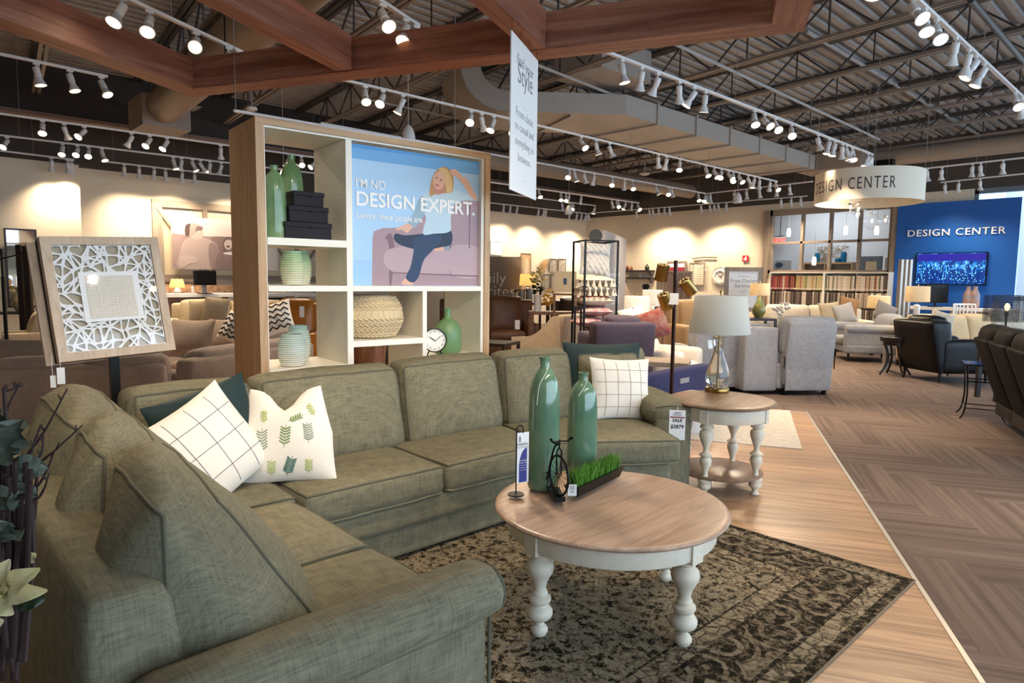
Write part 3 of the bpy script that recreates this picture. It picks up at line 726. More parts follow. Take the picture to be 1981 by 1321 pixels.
def sofa():
    t = thing('sectional_sofa', 'large sage green linen sectional sofa with corded cushions, in the foreground', 'sofa', (1.6, 2.9, 0))
    def P(name, mb, m=sage): return mb.build(name, m, t, True, world=True, angle=55)
    # seat bases (lower rail + upper border)
    m = MB()
    m.hexa([(.42, 1.46), (1.20, 1.46), (1.20, 2.95), (.42, 2.95)], .03, .22, .02); m.hexa([(.42, 1.46), (1.225, 1.46), (1.225, 2.98), (.42, 2.98)], .21, .345, .03, (.01, .01, .01))
    P('left_base', m)
    m = MB(); m.hexa([(.42, 2.86), (2.95, 2.86), (2.95, 3.7), (.42, 3.7)], .03, .20, .02, (0, .0, 0), n=10); m.hexa([(.42, 2.825), (2.95, 2.825), (2.95, 3.7), (.42, 3.7)], .19, .335, .03, (0, .01, 0), n=10)
    P('back_base', m)
    m = MB(); m.hexa([(2.94, 2.86), (3.62, 2.36), (4.18, 3.02), (3.2, 3.6)], .03, .20, .02); m.hexa([(2.93, 2.83), (3.60, 2.33), (4.2, 3.02), (3.2, 3.6)], .19, .335, .03)
    P('end_base', m)
    # back frames
    m = MB(); m.rbox((0, 0, 0), (.2, 1.6, .8), .045, (0, 0, 0), 6, [(.20, 1.42, .03), (.60, 1.42, .03), (.60, 3.1, .03), (.20, 3.1, .03), (.26, 1.60, .80), (.43, 1.60, .80), (.43, 3.1, .80), (.26, 3.1, .80)])
    P('left_back_frame', m)
    m = MB(); m.rbox((0, 0, 0), (.2, .8, .8), .045, (0, 0, 0), 6, [(.20, 3.1, .03), (.60, 3.1, .03), (.60, 3.85, .03), (.20, 3.85, .03), (.26, 3.1, .79), (.43, 3.1, .79), (.43, 3.85, .79), (.26, 3.85, .79)])
    m.rbox((0, 0, 0), (2.5, .2, .8), .045, (0, 0, 0), 6, [(.20, 3.55, .03), (3.1, 3.55, .03), (3.1, 3.84, .03), (.20, 3.84, .03), (.28, 3.66, .79), (3.12, 3.66, .79), (3.12, 3.80, .79), (.28, 3.80, .79)])
    m.rbox((0, 0, 0), (.7, .2, .8), .045, (0, 0, 0), 4, [(3.08, 3.5, .03), (3.8, 3.35, .03), (3.88, 3.66, .03), (3.1, 3.84, .03), (3.1, 3.66, .79), (3.86, 3.52, .79), (3.88, 3.64, .79), (3.1, 3.80, .79)])
    m.rbox((0, 0, 0), (.7, .2, .8), .045, (0, 0, 0), 4, [(3.78, 3.4, .03), (4.4, 3.05, .03), (4.62, 3.32, .03), (3.86, 3.66, .03), (3.84, 3.52, .79), (4.52, 3.2, .79), (4.6, 3.3, .79), (3.88, 3.64, .79)])
    P('right_back_frame', m)
    # seat cushions
    for q, pf in (([(.60, 1.52), (1.27, 1.52), (1.27, 2.125), (.60, 2.125)], .025), ([(.60, 2.135), (1.275, 2.135), (1.275, 2.80), (.60, 2.86)], .028),
                  ([(.60, 2.875), (1.31, 2.83), (1.33, 3.45), (.60, 3.45)], .015), ([(1.335, 2.80), (2.13, 2.79), (2.14, 3.42), (1.345, 3.42)], .028), ([(2.145, 2.79), (2.90, 2.785), (3.06, 3.42), (2.15, 3.42)], .028),
                  ([(2.915, 2.785), (3.62, 2.27), (4.15, 3.05), (3.08, 3.42)], .028)):
        m = MB(); m.hexa(q, .335, .495, .035, (.012, .012, pf), n=8, wob=.003); c = P('seat_cushion', m)
        MB().tube(m.seam(2, 1), .006, 6, closed=True).build('welt', sage_welt, c, True, world=True); MB().tube(m.seam(2, -1), .006, 6, closed=True).build('welt', sage_light, c, True, world=True)
    # back cushions, left run (thick loose cushions)
    for q8 in ([(.44, 1.53, .47), (.82, 1.53, .48), (.82, 2.40, .48), (.44, 2.19, .47), (.44, 1.70, .93), (.63, 1.86, .88), (.64, 2.44, .94), (.45, 2.19, .95)],
               [(.44, 2.22, .47), (.82, 2.43, .48), (.82, 3.00, .48), (.44, 2.65, .47), (.44, 2.29, .95), (.65, 2.51, .91), (.65, 2.96, .955), (.44, 2.63, .975)],
               [(.44, 2.68, .47), (.80, 3.03, .48), (.80, 3.64, .48), (.44, 3.55, .47), (.44, 2.70, .965), (.66, 3.06, .925), (.67, 3.66, .965), (.45, 3.52, .97)]):
        y0, y1 = q8[0][1], q8[3][1]
        m = MB(); m.rbox((0, 0, 0), (.32, y1 - y0, .5), .05, (.15, .11, .07), 10, q8, .008); c = P('back_cushion', m)
        for sg in (-1, 1): MB().tube(m.seam(0, sg), .0062, 6, closed=True).build('welt', sage_welt, c, True, world=True)
    # back cushions, long run
    def bc(f0, f1, b0, b1, top=.965, name='back_cushion', bt=.47):
        # f: front bottom left/right plan points, b: back top
        q8 = [(f0[0], f0[1], bt), (f1[0], f1[1], bt), (b1[0], b1[1] + .0, bt), (b0[0], b0[1], bt)]
        d = Vector((f1[0] - f0[0], f1[1] - f0[1], 0)).normalized(); n = Vector((-d.y, d.x, 0))
        F0, F1 = Vector((*f0, top - .01)) + n * .10 + d * .01, Vector((*f1, top - .01)) + n * .10 - d * .01
        q8 += [tuple(F0), tuple(F1), (b1[0], b1[1], top), (b0[0], b0[1], top)]
        m = MB(); m.rbox((0, 0, 0), ((Vector(f1) - Vector(f0)).length, .24, .5), .055, (.012, .055, .02), 8, q8, .004); c = P(name, m)
        MB().tube(m.seam(1, -1), .0062, 6, closed=True).build('welt', sage_welt, c, True, world=True)
        MB().tube(m.seam(1, 1), .0062, 6, closed=True).build('welt', sage_welt, c, True, world=True)
    bc((.78, 3.33), (1.36, 3.33), (.76, 3.62), (1.35, 3.62), .955)
    bc((1.375, 3.31), (2.235, 3.30), (1.37, 3.60), (2.28, 3.62), .965)
    bc((2.25, 3.30), (3.03, 3.29), (2.30, 3.62), (3.12, 3.62), .975)
    bc((3.06, 3.29), (3.62, 3.16), (3.14, 3.62), (3.84, 3.50), .975)
    bc((3.64, 3.15), (4.10, 2.92), (3.86, 3.49), (4.50, 3.20), .965)
    # near arm (rolled) and end arm with nailheads
    m = MB(); m.hexa([(.40, 1.385), (1.215, 1.385), (1.215, 1.50), (.40, 1.50)], .03, .58, .02)
    q8 = [(.30, 1.335, .53), (1.275, 1.335, .53), (1.275, 1.53, .53), (.30, 1.53, .53), (.30, 1.36, .665), (1.27, 1.36, .665), (1.27, 1.52, .665), (.30, 1.52, .665)]
    m.rbox((0, 0, 0), (.95, .2, .14), .06, (.0, .01, .01), 8, q8)
    a = P('arm', m)
    MB().tube(m.seam(0, 1), .006, 6, closed=True).build('welt', sage_welt, a, True, world=True)
    MB().tube([(1.217, 1.382, .03), (1.217, 1.382, .54)], .006, 6).build('welt', sage_welt, a, True, world=True)
    i0, i1, o0, o1 = (3.80, 2.60), (4.24, 3.25), (4.03, 2.45), (4.46, 3.10)
    m = MB(); m.hexa([i0, o0, o1, i1], .03, .56, .03, n=5)
    i2 = (3.76, 2.62); o2 = (4.07, 2.42)
    q8 = [(*i2, .50), (*o2, .50), (4.50, 3.09, .50), (4.20, 3.28, .50), (*i2, .675), (*o2, .655), (4.49, 3.08, .655), (4.2, 3.28, .68)]
    m.rbox((0, 0, 0), (.3, .75, .17), .07, (0, 0, .008), 6, q8)
    a = P('arm', m)
    d = (Vector((*o2, 0)) - Vector((*i2, 0))).normalized(); n = Vector((d.y, -d.x, 0)); nail = MB()
    path = [Vector((*i2, 0)) + d * .03 + Vector((0, 0, z)) for z in [.40 + .02 * k for k in range(11)]] + [Vector((*i2, .632)) + d * (.05 + .022 * k) + Vector((0, 0, .008 * math.sin(k / 9 * PI))) for k in range(12)]
    for p in path:
        nail.set(M=Matrix.Translation(p + n * .004)).lathe([(.001, -.006), (.006, -.003), (.006, .003), (.001, .006)], 6)
    nail.set(M=Matrix.Identity(4)); nail.build('nailhead_trim', mat('antique_brass_nails', '#6a5a3c', .35, .8), a, True, world=True)
    for x, y in ((.36, 1.46), (1.12, 1.5), (.36, 3.7), (3.9, 2.65), (4.35, 3.2), (3.0, 2.95)): MB().box(x - .03, x + .03, y - .03, y + .03, .012, .05).build('leg', black_metal, t, False, world=True)
    # sale ticket
    return t
sofa()
# sale ticket hanging from the end arm
paper = mat('white_card', '#efece8', .6); ink = mat('dark_print', '#3a3536', .7); redink = mat('burgundy_print', '#8e2437', .7); blueink = mat('indigo_print', '#3b3f86', .6)
def plate(name, label, cat, c, w, h, facing, tilt=0, th=.002, m_=None, parts=()):
    """thin card centred at c facing direction 'facing' (world heading), parts: texts (txt,u,v,size,mat)"""
    t = thing(name, label, cat, tuple(c)); z = Vector((math.cos(facing), math.sin(facing), 0)); y = Vector((0, 0, 1)); x = y.cross(z)
    y = (y * math.cos(tilt) - z * math.sin(tilt)).normalized(); M = basis((0, 0, 0), x, y)
    m = MB().set(M=M); m.box(-w / 2, w / 2, -h / 2, h / 2, -th / 2, th / 2); m.build('card', m_ or paper, t, False)
    for p in parts:
        if p[0] == 'rect':
            _, u0, u1, v0, v1, mm = p; MB().set(M=M).box(u0, u1, v0, v1, th / 2, th / 2 + .0006).build('printed_block', mm, t, False)
        else:
            txt, u, v, s, mm = p[:5]; text_mesh('lettering', txt, s, mm, t, M @ Matrix.Translation((u, v, th / 2 + .0006)), .0003, 'CENTER', offset=(p[5] if len(p) > 5 else 0))
    return t, M
c = at(1310, 822, d=4.33); fc = math.atan2(-c.y, -c.x)
t, M = plate('sale_ticket', 'sale ticket reading 3879 dollars hanging off the end arm of the green sofa', 'price tag', c, .105, .20, fc + .1, 0, parts=(('GRAND', 0, .078, .014, ink), ('OPENING', 0, .063, .014, ink), ('rect', -.048, .048, .048, .056, redink), ('SALE', 0, .022, .030, ink, .001), ('$3879', 0, -.022, .034, ink, .001)))
MB().set(M=M).tube([(0, .1, 0), (0, .125, -.01)], .0015, 5).build('string', paper, t)

# ================================================================ throw pillows
def pillow(name, label, c, size, face, tilt, roll, m_, thick=.16, chop=0, n=14, group=None, cat='pillow', pattern=None):
    """square pillow; face = world heading its front looks to; tilt leans the top away"""
    t = thing(name, label, cat, tuple(c), 0, group)
    z = Vector((math.cos(face), math.sin(face), 0)); up = Vector((0, 0, 1)); x = up.cross(z).normalized()
    zz = z * math.cos(tilt) + up * math.sin(tilt); yy = zz.cross(x)
    R = basis((0, 0, 0), x, yy) @ Matrix.Rotation(roll, 4, 'Z')
    sx, sy = size if isinstance(size, tuple) else (size, size)
    def surf(u, v, s):
        k = 1 - .075 * (1 - v * v) * abs(u) ** 1.5; l = 1 - .075 * (1 - u * u) * abs(v) ** 1.5
        yv = v * l
        if chop and v > 0: k *= 1 - .30 * v
        if chop and v > 0: yv -= chop * math.exp(-(u / .38) ** 2) * v ** 2 * 2
        hgt = thick / 2 * (max(0, 1 - abs(u) ** 2.4) ** .62) * (max(0, 1 - abs(v) ** 2.4) ** .62)
        hgt += .004 * math.sin(6 * u + 3 * v) * (1 - u * u) * (1 - v * v)
        return Vector((u * k * sx / 2, yv * sy / 2, s * hgt))
    m = MB().set(M=R); vs = []; fs = []
    for s in (1, -1):
        o = len(vs)
        for i in range(n + 1):
            for j in range(n + 1):
                u = -math.cos(PI * i / n); v = -math.cos(PI * j / n); vs.append(tuple(surf(u, v, s)))
        for i in range(n):
            for j in range(n):
                a, b, c_, d = o + i * (n + 1) + j, o + (i + 1) * (n + 1) + j, o + (i + 1) * (n + 1) + j + 1, o + i * (n + 1) + j + 1
                fs.append((a, b, c_, d) if s > 0 else (d, c_, b, a))
    m.add(vs, fs); body = m.build('pillow_cover', m_, t, True, angle=80)
    if pattern:
        for (pname, pm, strokes) in pattern:
            mm = MB().set(M=R)
            for st in strokes:
                pts = [surf(u, v, 1) + Vector((0, 0, .0015)) for (u, v) in st[0]]
                mm.tube(pts, st[1], 4)
            mm.build(pname, pm, t, True)
    return t
teal = mat('dark_teal_velvet', '#072828', .75, sheen=.08, var=.25, vs=5)
offwh = mat('off_white_linen', '#e8dfcf', .9, weave=400, spec=.2)
offwh2 = mat('off_white_cotton', '#ece3d5', .9, var=.04, vs=6, bump=.1, bs=80)
plaid_ink = mat('charcoal_thread', '#5b5a62', .9); sand_ink = mat('tan_thread', '#a3885e', .9)
def grid_lines(n, r):
    L = []
    for k in range(1, n):
        c = -1 + 2 * k / n; L.append(([(c, -1 + 2 * j / 16) for j in range(17)], r)); L.append(([(-1 + 2 * j / 16, c) for j in range(17)], r))
    return L
def leaf_sprig(cx, cy, s, ang, n=5):
    L = []; ca, sa = math.cos(ang), math.sin(ang)
    def R(u, v): return (cx + (u * ca - v * sa) * s, cy + (u * sa + v * ca) * s)
    L.append(([R(0, -1 + 2 * k / 6) for k in range(7)], .0012))
    for k in range(n):
        v = -.7 + 1.5 * k / n
        for sd in (-1, 1):
            L.append(([R(sd * .06, v + .04), R(sd * .25, v + .14), R(sd * .42, v + .26)], .0026))
    return L
pillow('throw_pillow', 'dark teal velvet pillow lying in the left corner of the green sofa', Vector((1.08, 3.25, .735)), (.48, .48), -PI / 2 - .08, .22, .28, teal, .17)
pillow('throw_pillow', 'white windowpane check pillow leaning on the left corner cushions', at(405, 866, d=2.98), (.48, .48), -PI / 2 + .15, .45, .46, offwh2, .16, chop=.0, pattern=[('check_lines', plaid_ink, grid_lines(4, .0012))])
g1 = mat('moss_green_thread', '#6f8f3f', .8); g2 = mat('pale_green_thread', '#b7c46d', .8); g3 = mat('dark_green_thread', '#2f6a56', .8); g4 = mat('grey_green_thread', '#8a9a86', .8)
pillow('throw_pillow', 'white pillow embroidered with green leaf sprigs, top dented by a chop', at(553, 842, d=3.22), (.49, .48), FW + PI + .1, .28, .05, offwh2, .16, chop=.22,
       pattern=[('leaf_sprig', c_, leaf_sprig(*a_)) for c_, a_ in ((g1, (.30, .36, .17, -1.3)), (g2, (-.42, .42, .17, .2)), (g2, (-.22, -.66, .18, -.1)), (g2, (.5, -.66, .17, -.1)), (g2, (.66, .5, .16, .4)), (g4, (-.40, -.10, .26, .05, 7)), (g4, (.52, .02, .22, 0, 7)), (g3, (.12, -.66, .22, -.35, 8)), (g1, (.06, -.02, .24, -.12, 6)))])
pillow('throw_pillow', 'dark teal velvet pillow upright at the right end of the green sofa', at(1166, 725, d=4.98), (.64, .50), FW + PI + .25, .18, -.02, teal, .15)
pillow('throw_pillow', 'cream windowpane check pillow in front of the upright teal pillow', at(1200, 752, d=4.72), (.47, .45), FW + PI + .28, .22, -.05, offwh2, .15, pattern=[('check_lines', sand_ink, grid_lines(5, .0014))])

# ================================================================ rugs
def rug_material():
    m = bpy.data.materials.new('distressed_persian_rug'); m.use_nodes = True; nt = m.node_tree; N = nt.nodes; L = nt.links
    b = N['Principled BSDF']; b.inputs['Roughness'].default_value = .95; b.inputs['Specular IOR Level'].default_value = .1
    tc = N.new('ShaderNodeTexCoord')
    def noise(scale, det=5, dist=0, st=(1, 1, 1), rough=.6):
        mp = N.new('ShaderNodeMapping'); mp.inputs['Scale'].default_value = st; L.new(tc.outputs['Object'], mp.inputs[0])
        n = N.new('ShaderNodeTexNoise'); n.inputs['Scale'].default_value = scale; n.inputs['Detail'].default_value = det; n.inputs['Distortion'].default_value = dist; n.inputs['Roughness'].default_value = rough; L.new(mp.outputs[0], n.inputs[0]); return n.outputs['Fac']
    def ramp(f, els, const=False):
        r = N.new('ShaderNodeValToRGB'); r.color_ramp.interpolation = 'CONSTANT' if const else 'LINEAR'
        r.color_ramp.elements[0].position = els[0][0]; r.color_ramp.elements[0].color = srgb(els[0][1]); r.color_ramp.elements[1].position = els[-1][0]; r.color_ramp.elements[1].color = srgb(els[-1][1])
        for p, c in els[1:-1]: e = r.color_ramp.elements.new(p); e.color = srgb(c)
        L.new(f, r.inputs[0]); return r.outputs[0]
    def math_(op, a, b_=None, v=None):
        x = N.new('ShaderNodeMath'); x.operation = op
        if hasattr(a, 'node'): L.new(a, x.inputs[0])
        else: x.inputs[0].default_value = a
        if b_ is not None: L.new(b_, x.inputs[1])
        elif v is not None: x.inputs[1].default_value = v
        return x.outputs[0]
    def mix(f, a, b_):
        x = N.new('ShaderNodeMixRGB'); L.new(f, x.inputs[0]) if hasattr(f, 'node') else None
        L.new(a, x.inputs[1]); L.new(b_, x.inputs[2]); return x.outputs[0]
    base = ramp(noise(22, 8, .35, (1, 1, 1), .85), [(.30, '#0e0e0c'), (.455, '#1f1d15'), (.485, '#51452f'), (.52, '#ab9c80'), (.57, '#948a7c'), (.61, '#1d2126')])
    dark = ramp(noise(26, 8, .35, (1.0, 1.0, 1), .85), [(.34, '#0e0d0a'), (.49, '#221e14'), (.535, '#5f5240'), (.60, '#8d826e'), (.66, '#222d36')])
    light = ramp(noise(24, 6, .8), [(.36, '#332d23'), (.46, '#857660'), (.6, '#a3967e')])
    # flower roundels
    vo = N.new('ShaderNodeTexVoronoi'); vo.inputs['Scale'].default_value = 5.2; vo.feature = 'F1'; L.new(tc.outputs['Object'], vo.inputs[0])
    rings = math_('SINE', math_('MULTIPLY', vo.outputs['Distance'], v=19.0)); rm = math_('GREATER_THAN', math_('ADD', rings, math_('MULTIPLY', noise(30), v=1.4)), v=1.15)
    vo2 = N.new('ShaderNodeTexVoronoi'); vo2.inputs['Scale'].default_value = 15; vo2.feature = 'DISTANCE_TO_EDGE'; L.new(tc.outputs['Object'], vo2.inputs[0])
    ln = math_('LESS_THAN', vo2.outputs['Distance'], v=.05)
    field = mix(math_('MULTIPLY', rm, v=.55), base, light)
    # borders from distance to rug edge
    sx = N.new('ShaderNodeSeparateXYZ'); L.new(tc.outputs['Object'], sx.inputs[0])
    hx, hy = RUGHX, RUGHY
    dx = math_('SUBTRACT', hx, math_('ABSOLUTE', sx.outputs[0])); dy = math_('SUBTRACT', hy, math_('ABSOLUTE', sx.outputs[1]))
    d = math_('MINIMUM', dx, dy)
    def band(lo, hi): return math_('MULTIPLY', math_('GREATER_THAN', d, v=lo), math_('LESS_THAN', d, v=hi))
    nz = math_('MULTIPLY', math_('SUBTRACT', noise(40), v=.5), v=.012)
    d = math_('ADD', d, nz)
    col = field
    lined = mix(math_('MULTIPLY', ln, v=.8), light, dark)
    col = mix(band(-1, .05), col, dark); col = mix(band(.05, .13), col, lined); col = mix(band(.13, .15), col, dark)
    b2 = mix(math_('MULTIPLY', rm, v=.7), dark, light); col = mix(band(.15, .36), col, b2)
    col = mix(band(.36, .38), col, dark); col = mix(band(.38, .47), col, lined); col = mix(band(.47, .482), col, dark)
    thr = noise(220, 2, 0, (1, .15, 1))
    mm = N.new('ShaderNodeMixRGB'); mm.blend_type = 'MULTIPLY'; mm.inputs[0].default_value = .5; L.new(col, mm.inputs[1]); L.new(ramp(thr, [(.3, '#8a8a8a'), (.7, '#ffffff')]), mm.inputs[2])
    L.new(mm.outputs[0], b.inputs['Base Color'])
    bp = N.new('ShaderNodeBump'); bp.inputs['Strength'].default_value = .5; bp.inputs['Distance'].default_value = .003; L.new(noise(260, 2), bp.inputs['Height']); L.new(bp.outputs[0], b.inputs['Normal'])
    return m
rx0, rx1, ry0, ry1 = .75, 3.685, .945, 3.38
RUGHX, RUGHY = (rx1 - rx0) / 2, (ry1 - ry0) / 2
t = thing('area_rug', 'distressed patterned rug in black, tan and olive under the round coffee table', 'rug', ((rx0 + rx1) / 2, (ry0 + ry1) / 2, .006))
MB().box(-RUGHX, RUGHX, -RUGHY, RUGHY, 0, .008).build('rug_pile', rug_material(), t, False)
MB().tube([(-RUGHX, -RUGHY, .005), (RUGHX, -RUGHY, .005), (RUGHX, RUGHY, .005), (-RUGHX, RUGHY, .005)], .006, 6, closed=True).build('bound_edge', mat('taupe_binding', '#7a6a55', .9), t)
q = [at(1552, 871, z=0), at(1528, 796, z=0)]; u = (q[1] - q[0]); ul = u.length; u.normalize(); v = Vector((-u.y, u.x, 0))
t = thing('area_rug', 'pale cream rug with faint grey motifs on the floor behind the side table', 'rug', tuple(q[0] + Vector((0, 0, .0065))))
MB().prism([(0, 0), (u.x * ul, u.y * ul), (u.x * ul + v.x * 1.5, u.y * ul + v.y * 1.5), (v.x * 1.5, v.y * 1.5)], 0, .007).build('rug_pile', mat('cream_faded_rug', '#b9b2a8', .95, var=.14, vs=14, bump=.3, bs=200), t, False)

# ================================================================ round tables with turned legs
chalk = mat('chalk_white_distressed', '#ddd2bd', .5, var=.07, vs=18, bump=.08, bs=50)
weath = wood('weathered_oak_top', '#a18570', '#c6ab96', axis=0, scale=20, c3='#b69a84', rough=.32, freq=.12)
weath_d = wood('weathered_oak_shelf', '#76604c', '#9b8069', axis=0, scale=20, c3='#8a705a', rough=.3, freq=.12)
def turned(H_, prof, n=28): return [(r, z * H_) for r, z in prof]
LEG1 = [(.001, 0), (.024, 0), (.030, .015), (.036, .05), (.037, .08), (.030, .11), (.021, .13), (.020, .165), (.030, .185), (.040, .20), (.050, .225), (.056, .26), (.055, .30), (.046, .34), (.034, .36), (.034, .385), (.043, .40), (.048, .43), (.047, .46), (.036, .48), (.031, .49), (.034, .505), (.033, .525), (.027, .54), (.026, .58), (.031, .64), (.042, .70), (.054, .76), (.059, .81), (.055, .865), (.042, .905), (.032, .925), (.032, .94), (.044, .95), (.048, .965), (.045, .985), (.036, 1.0)]
def round_top(R, z, th=.035):
    return [(.001, z - th), (R - .055, z - th), (R - .04, z - th + .004), (R - .034, z - th + .014), (R - .012, z - .024), (R - .003, z - .018), (R, z - .011), (R - .004, z - .005), (R - .014, z - .001), (R - .028, z), (.001, z)]
def coffee():
    cx, cy = 2.325, 1.82
    t = thing('coffee_table', 'large round coffee table with tan oak top and chunky turned off-white legs', 'table', (cx, cy, .014), .05)
    MB().lathe([(r, z - .014) for r, z in round_top(.522, .50)], 72).build('tabletop', weath, t)
    MB().lathe([(.001, .37), (.458, .37), (.465, .374), (.468, .385), (.468, .444), (.463, .449), (.001, .449)], 72).build('apron', chalk, t)
    for k, a in enumerate((-97, 173, 83, -7)):
        a = math.radians(a); m = MB().set((.418 * math.cos(a), .418 * math.sin(a), 0)); m.lathe(turned(.365, LEG1), 24); m.build('leg', chalk, t)
        m = MB().set((0, 0, 0), rz=a); m.box(.452, .476, -.034, .034, .362, .448); m.build('corner_block', chalk, t, False)
    return t
coffee()
LEG2 = [(.001, 0), (.026, .0), (.031, .012), (.03, .022), (.02, .035), (.0175, .06), (.024, .085), (.040, .11), (.045, .135), (.042, .155), (.044, .185), (.048, .20), (.048, .215), (.038, .232), (.024, .25), (.018, .29), (.019, .33), (.032, .40), (.041, .45), (.042, .485), (.034, .515), (.026, .53), (.044, .545), (.045, .56), (.03, .575), (.018, .60), (.018, .64), (.03, .70), (.045, .775), (.049, .82), (.045, .865), (.03, .885), (.03, .895), (.046, .91), (.048, .93), (.038, .955), (.034, 1.0)]
def side():
    cx, cy = 4.335, 2.405
    t = thing('side_table', 'round two-tier end table with weathered top and turned cream legs, holding the glass lamp', 'table', (cx, cy, .0065), .2)
    MB().lathe([(r, z - .0065) for r, z in round_top(.375, .66, .034)], 64).build('tabletop', weath_d, t)
    MB().lathe([(.001, .525), (.318, .525), (.322, .53), (.322, .615), (.318, .619), (.001, .619)], 56).build('apron', chalk, t)
    MB().lathe([(.001, .122), (.295, .122), (.303, .128), (.303, .136), (.297, .141), (.001, .141)], 56).build('lower_shelf', weath_d, t)
    for k, a in enumerate((-93, 177, 87, -3)):
        a = math.radians(a) ; m = MB().set((.262 * math.cos(a), .262 * math.sin(a), 0)); m.lathe(turned(.53, LEG2), 22); m.build('leg', chalk, t)
        m = MB().set((0, 0, 0), rz=a); m.box(.31, .328, -.03, .03, .52, .618); m.build('corner_block', chalk, t, False)
    return t
side()
# ---- things on the coffee table
TZT = .5145
glz = mat('celadon_crackle_glaze', '#52755f', .1, var=.18, vs=4, bump=.04, bs=90, spec=.9, col2='#6f8c6c')
def tall_vase(loc, H_, R, m_, label, group=None, rz=0):
    t = thing('tall_vase', label, 'vase', loc, rz, group)
    MB().lathe([(.001, 0), (R * .93, 0), (R * .97, .008), (R, .02 * H_ / .6), (R * 1.02, H_ * .15), (R, H_ * .4), (R * .97, H_ * .64), (R * .92, H_ * .74), (R * .82, H_ * .81), (R * .64, H_ * .868), (R * .42, H_ * .905), (R * .32, H_ * .92), (R * .30, H_ * .935), (R * .31, H_ * .98), (R * .36, H_ * .985), (R * .36, H_ * 1.0), (R * .27, H_ * 1.0), (R * .25, H_ * .95), (R * .25, H_ * .9)], 40, cap=False).build('vase_body', m_, t)
    return t
v1 = tall_vase((2.222, 2.145, TZT), .625, .0755, glz, 'taller of the two glazed green bottle vases on the coffee table')
v2 = tall_vase((2.535, 2.175, TZT), .52, .0765, glz, 'shorter of the two glazed green bottle vases on the coffee table')
for v, hh, ps in ((v1, .625, [(-.03, -.02), (-.075, -.08), (-.09, -.17)]), (v2, .52, [(-.03, -.02), (-.08, -.07)])):
    MB().tube(smooth_path([(.0, -.025, hh * .96)] + [(a, -.04, hh * .93 + b) for a, b in ps], 4), .0012, 5).build('tag_string', paper, v)
c = at(998, 957, z=TZT); t = thing('sign_holder', 'small black tabletop hook stand holding a slim showroom card', 'sign stand', tuple(c))
MB().lathe([(.001, 0), (.038, 0), (.038, .005), (.001, .006)], 28).build('base_disc', black_metal, t)
hd = Vector(CRGT) * .85 + Vector(CFWD) * .5; hd.normalize()
s = Vector(CRGT)
pts = [(0, 0, 0), (0, 0, .30)] + [tuple(Vector((0, 0, .30)) + hd * (.017 - .017 * math.cos(a)) + Vector((0, 0, .022 * math.sin(a)))) for a in [k * PI / 8 for k in range(1, 9)]] + [tuple(hd * .034 + Vector((0, 0, .285)))]
MB().tube(pts, .003, 8).build('hook_rod', black_metal, t)
cx_ = hd * .03 + Vector((0, 0, .17)); Mx = basis(cx_, hd, (0, 0, 1)); W2, H2 = .030, .118
ct = thing('showroom_card', 'slim white and indigo card reading Urban Attitudes on the coffee table', 'card', tuple(c + cx_ + Vector((0, 0, .0)))); Mx = basis((0, 0, 0), hd, (0, 0, 1)); nz = .0012
MB().set(M=Mx).box(-W2, W2 + .006, -H2, H2, -.001, .001).build('card', paper, ct, False)
ar = [(-W2 + .014, -H2 + .004), (W2 - .004, -H2 + .004), (W2 - .004, .045)] + [(-W2 + .014 + (W2 * 2 - .018) * (1 - math.sin(a)), -.045 + .09 * math.cos(a)) for a in [k * PI / 16 for k in range(0, 9)]]
MB().set(M=Mx).prism(ar, .001, .0016).build('indigo_arch', blueink, ct, False)
MB().set(M=Mx).prism([(-W2 + .012, .075), (-W2 + .022, .075), (-W2 + .022, .098), (-W2 + .018, .104), (-W2 + .012, .098)], .001, .0016).build('arch_logo', mat('grey_print', '#8b878c', .7), ct, False)
text_mesh('lettering', 'URBAN', .017, ink, ct, Mx @ Matrix.Translation((.0, .058, .0016)), .0002, 'CENTER'); text_mesh('lettering', 'ATTITUDES', .0125, mat('grey_print', '#8b878c'), ct, Mx @ Matrix.Translation((.003, .045, .0016)), .0002, 'CENTER')
for k, (tx, s_) in enumerate((('YOUR DESIGN', .0068), ('MADE SIMPLE', .0068), ('Pick your style,', .0055), ('your fabric and', .0055), ('your comfort.', .0055))): text_mesh('lettering', tx, s_, paper, ct, Mx @ Matrix.Translation((.008, -.015 - k * .011, .0019)), .0002, 'CENTER')
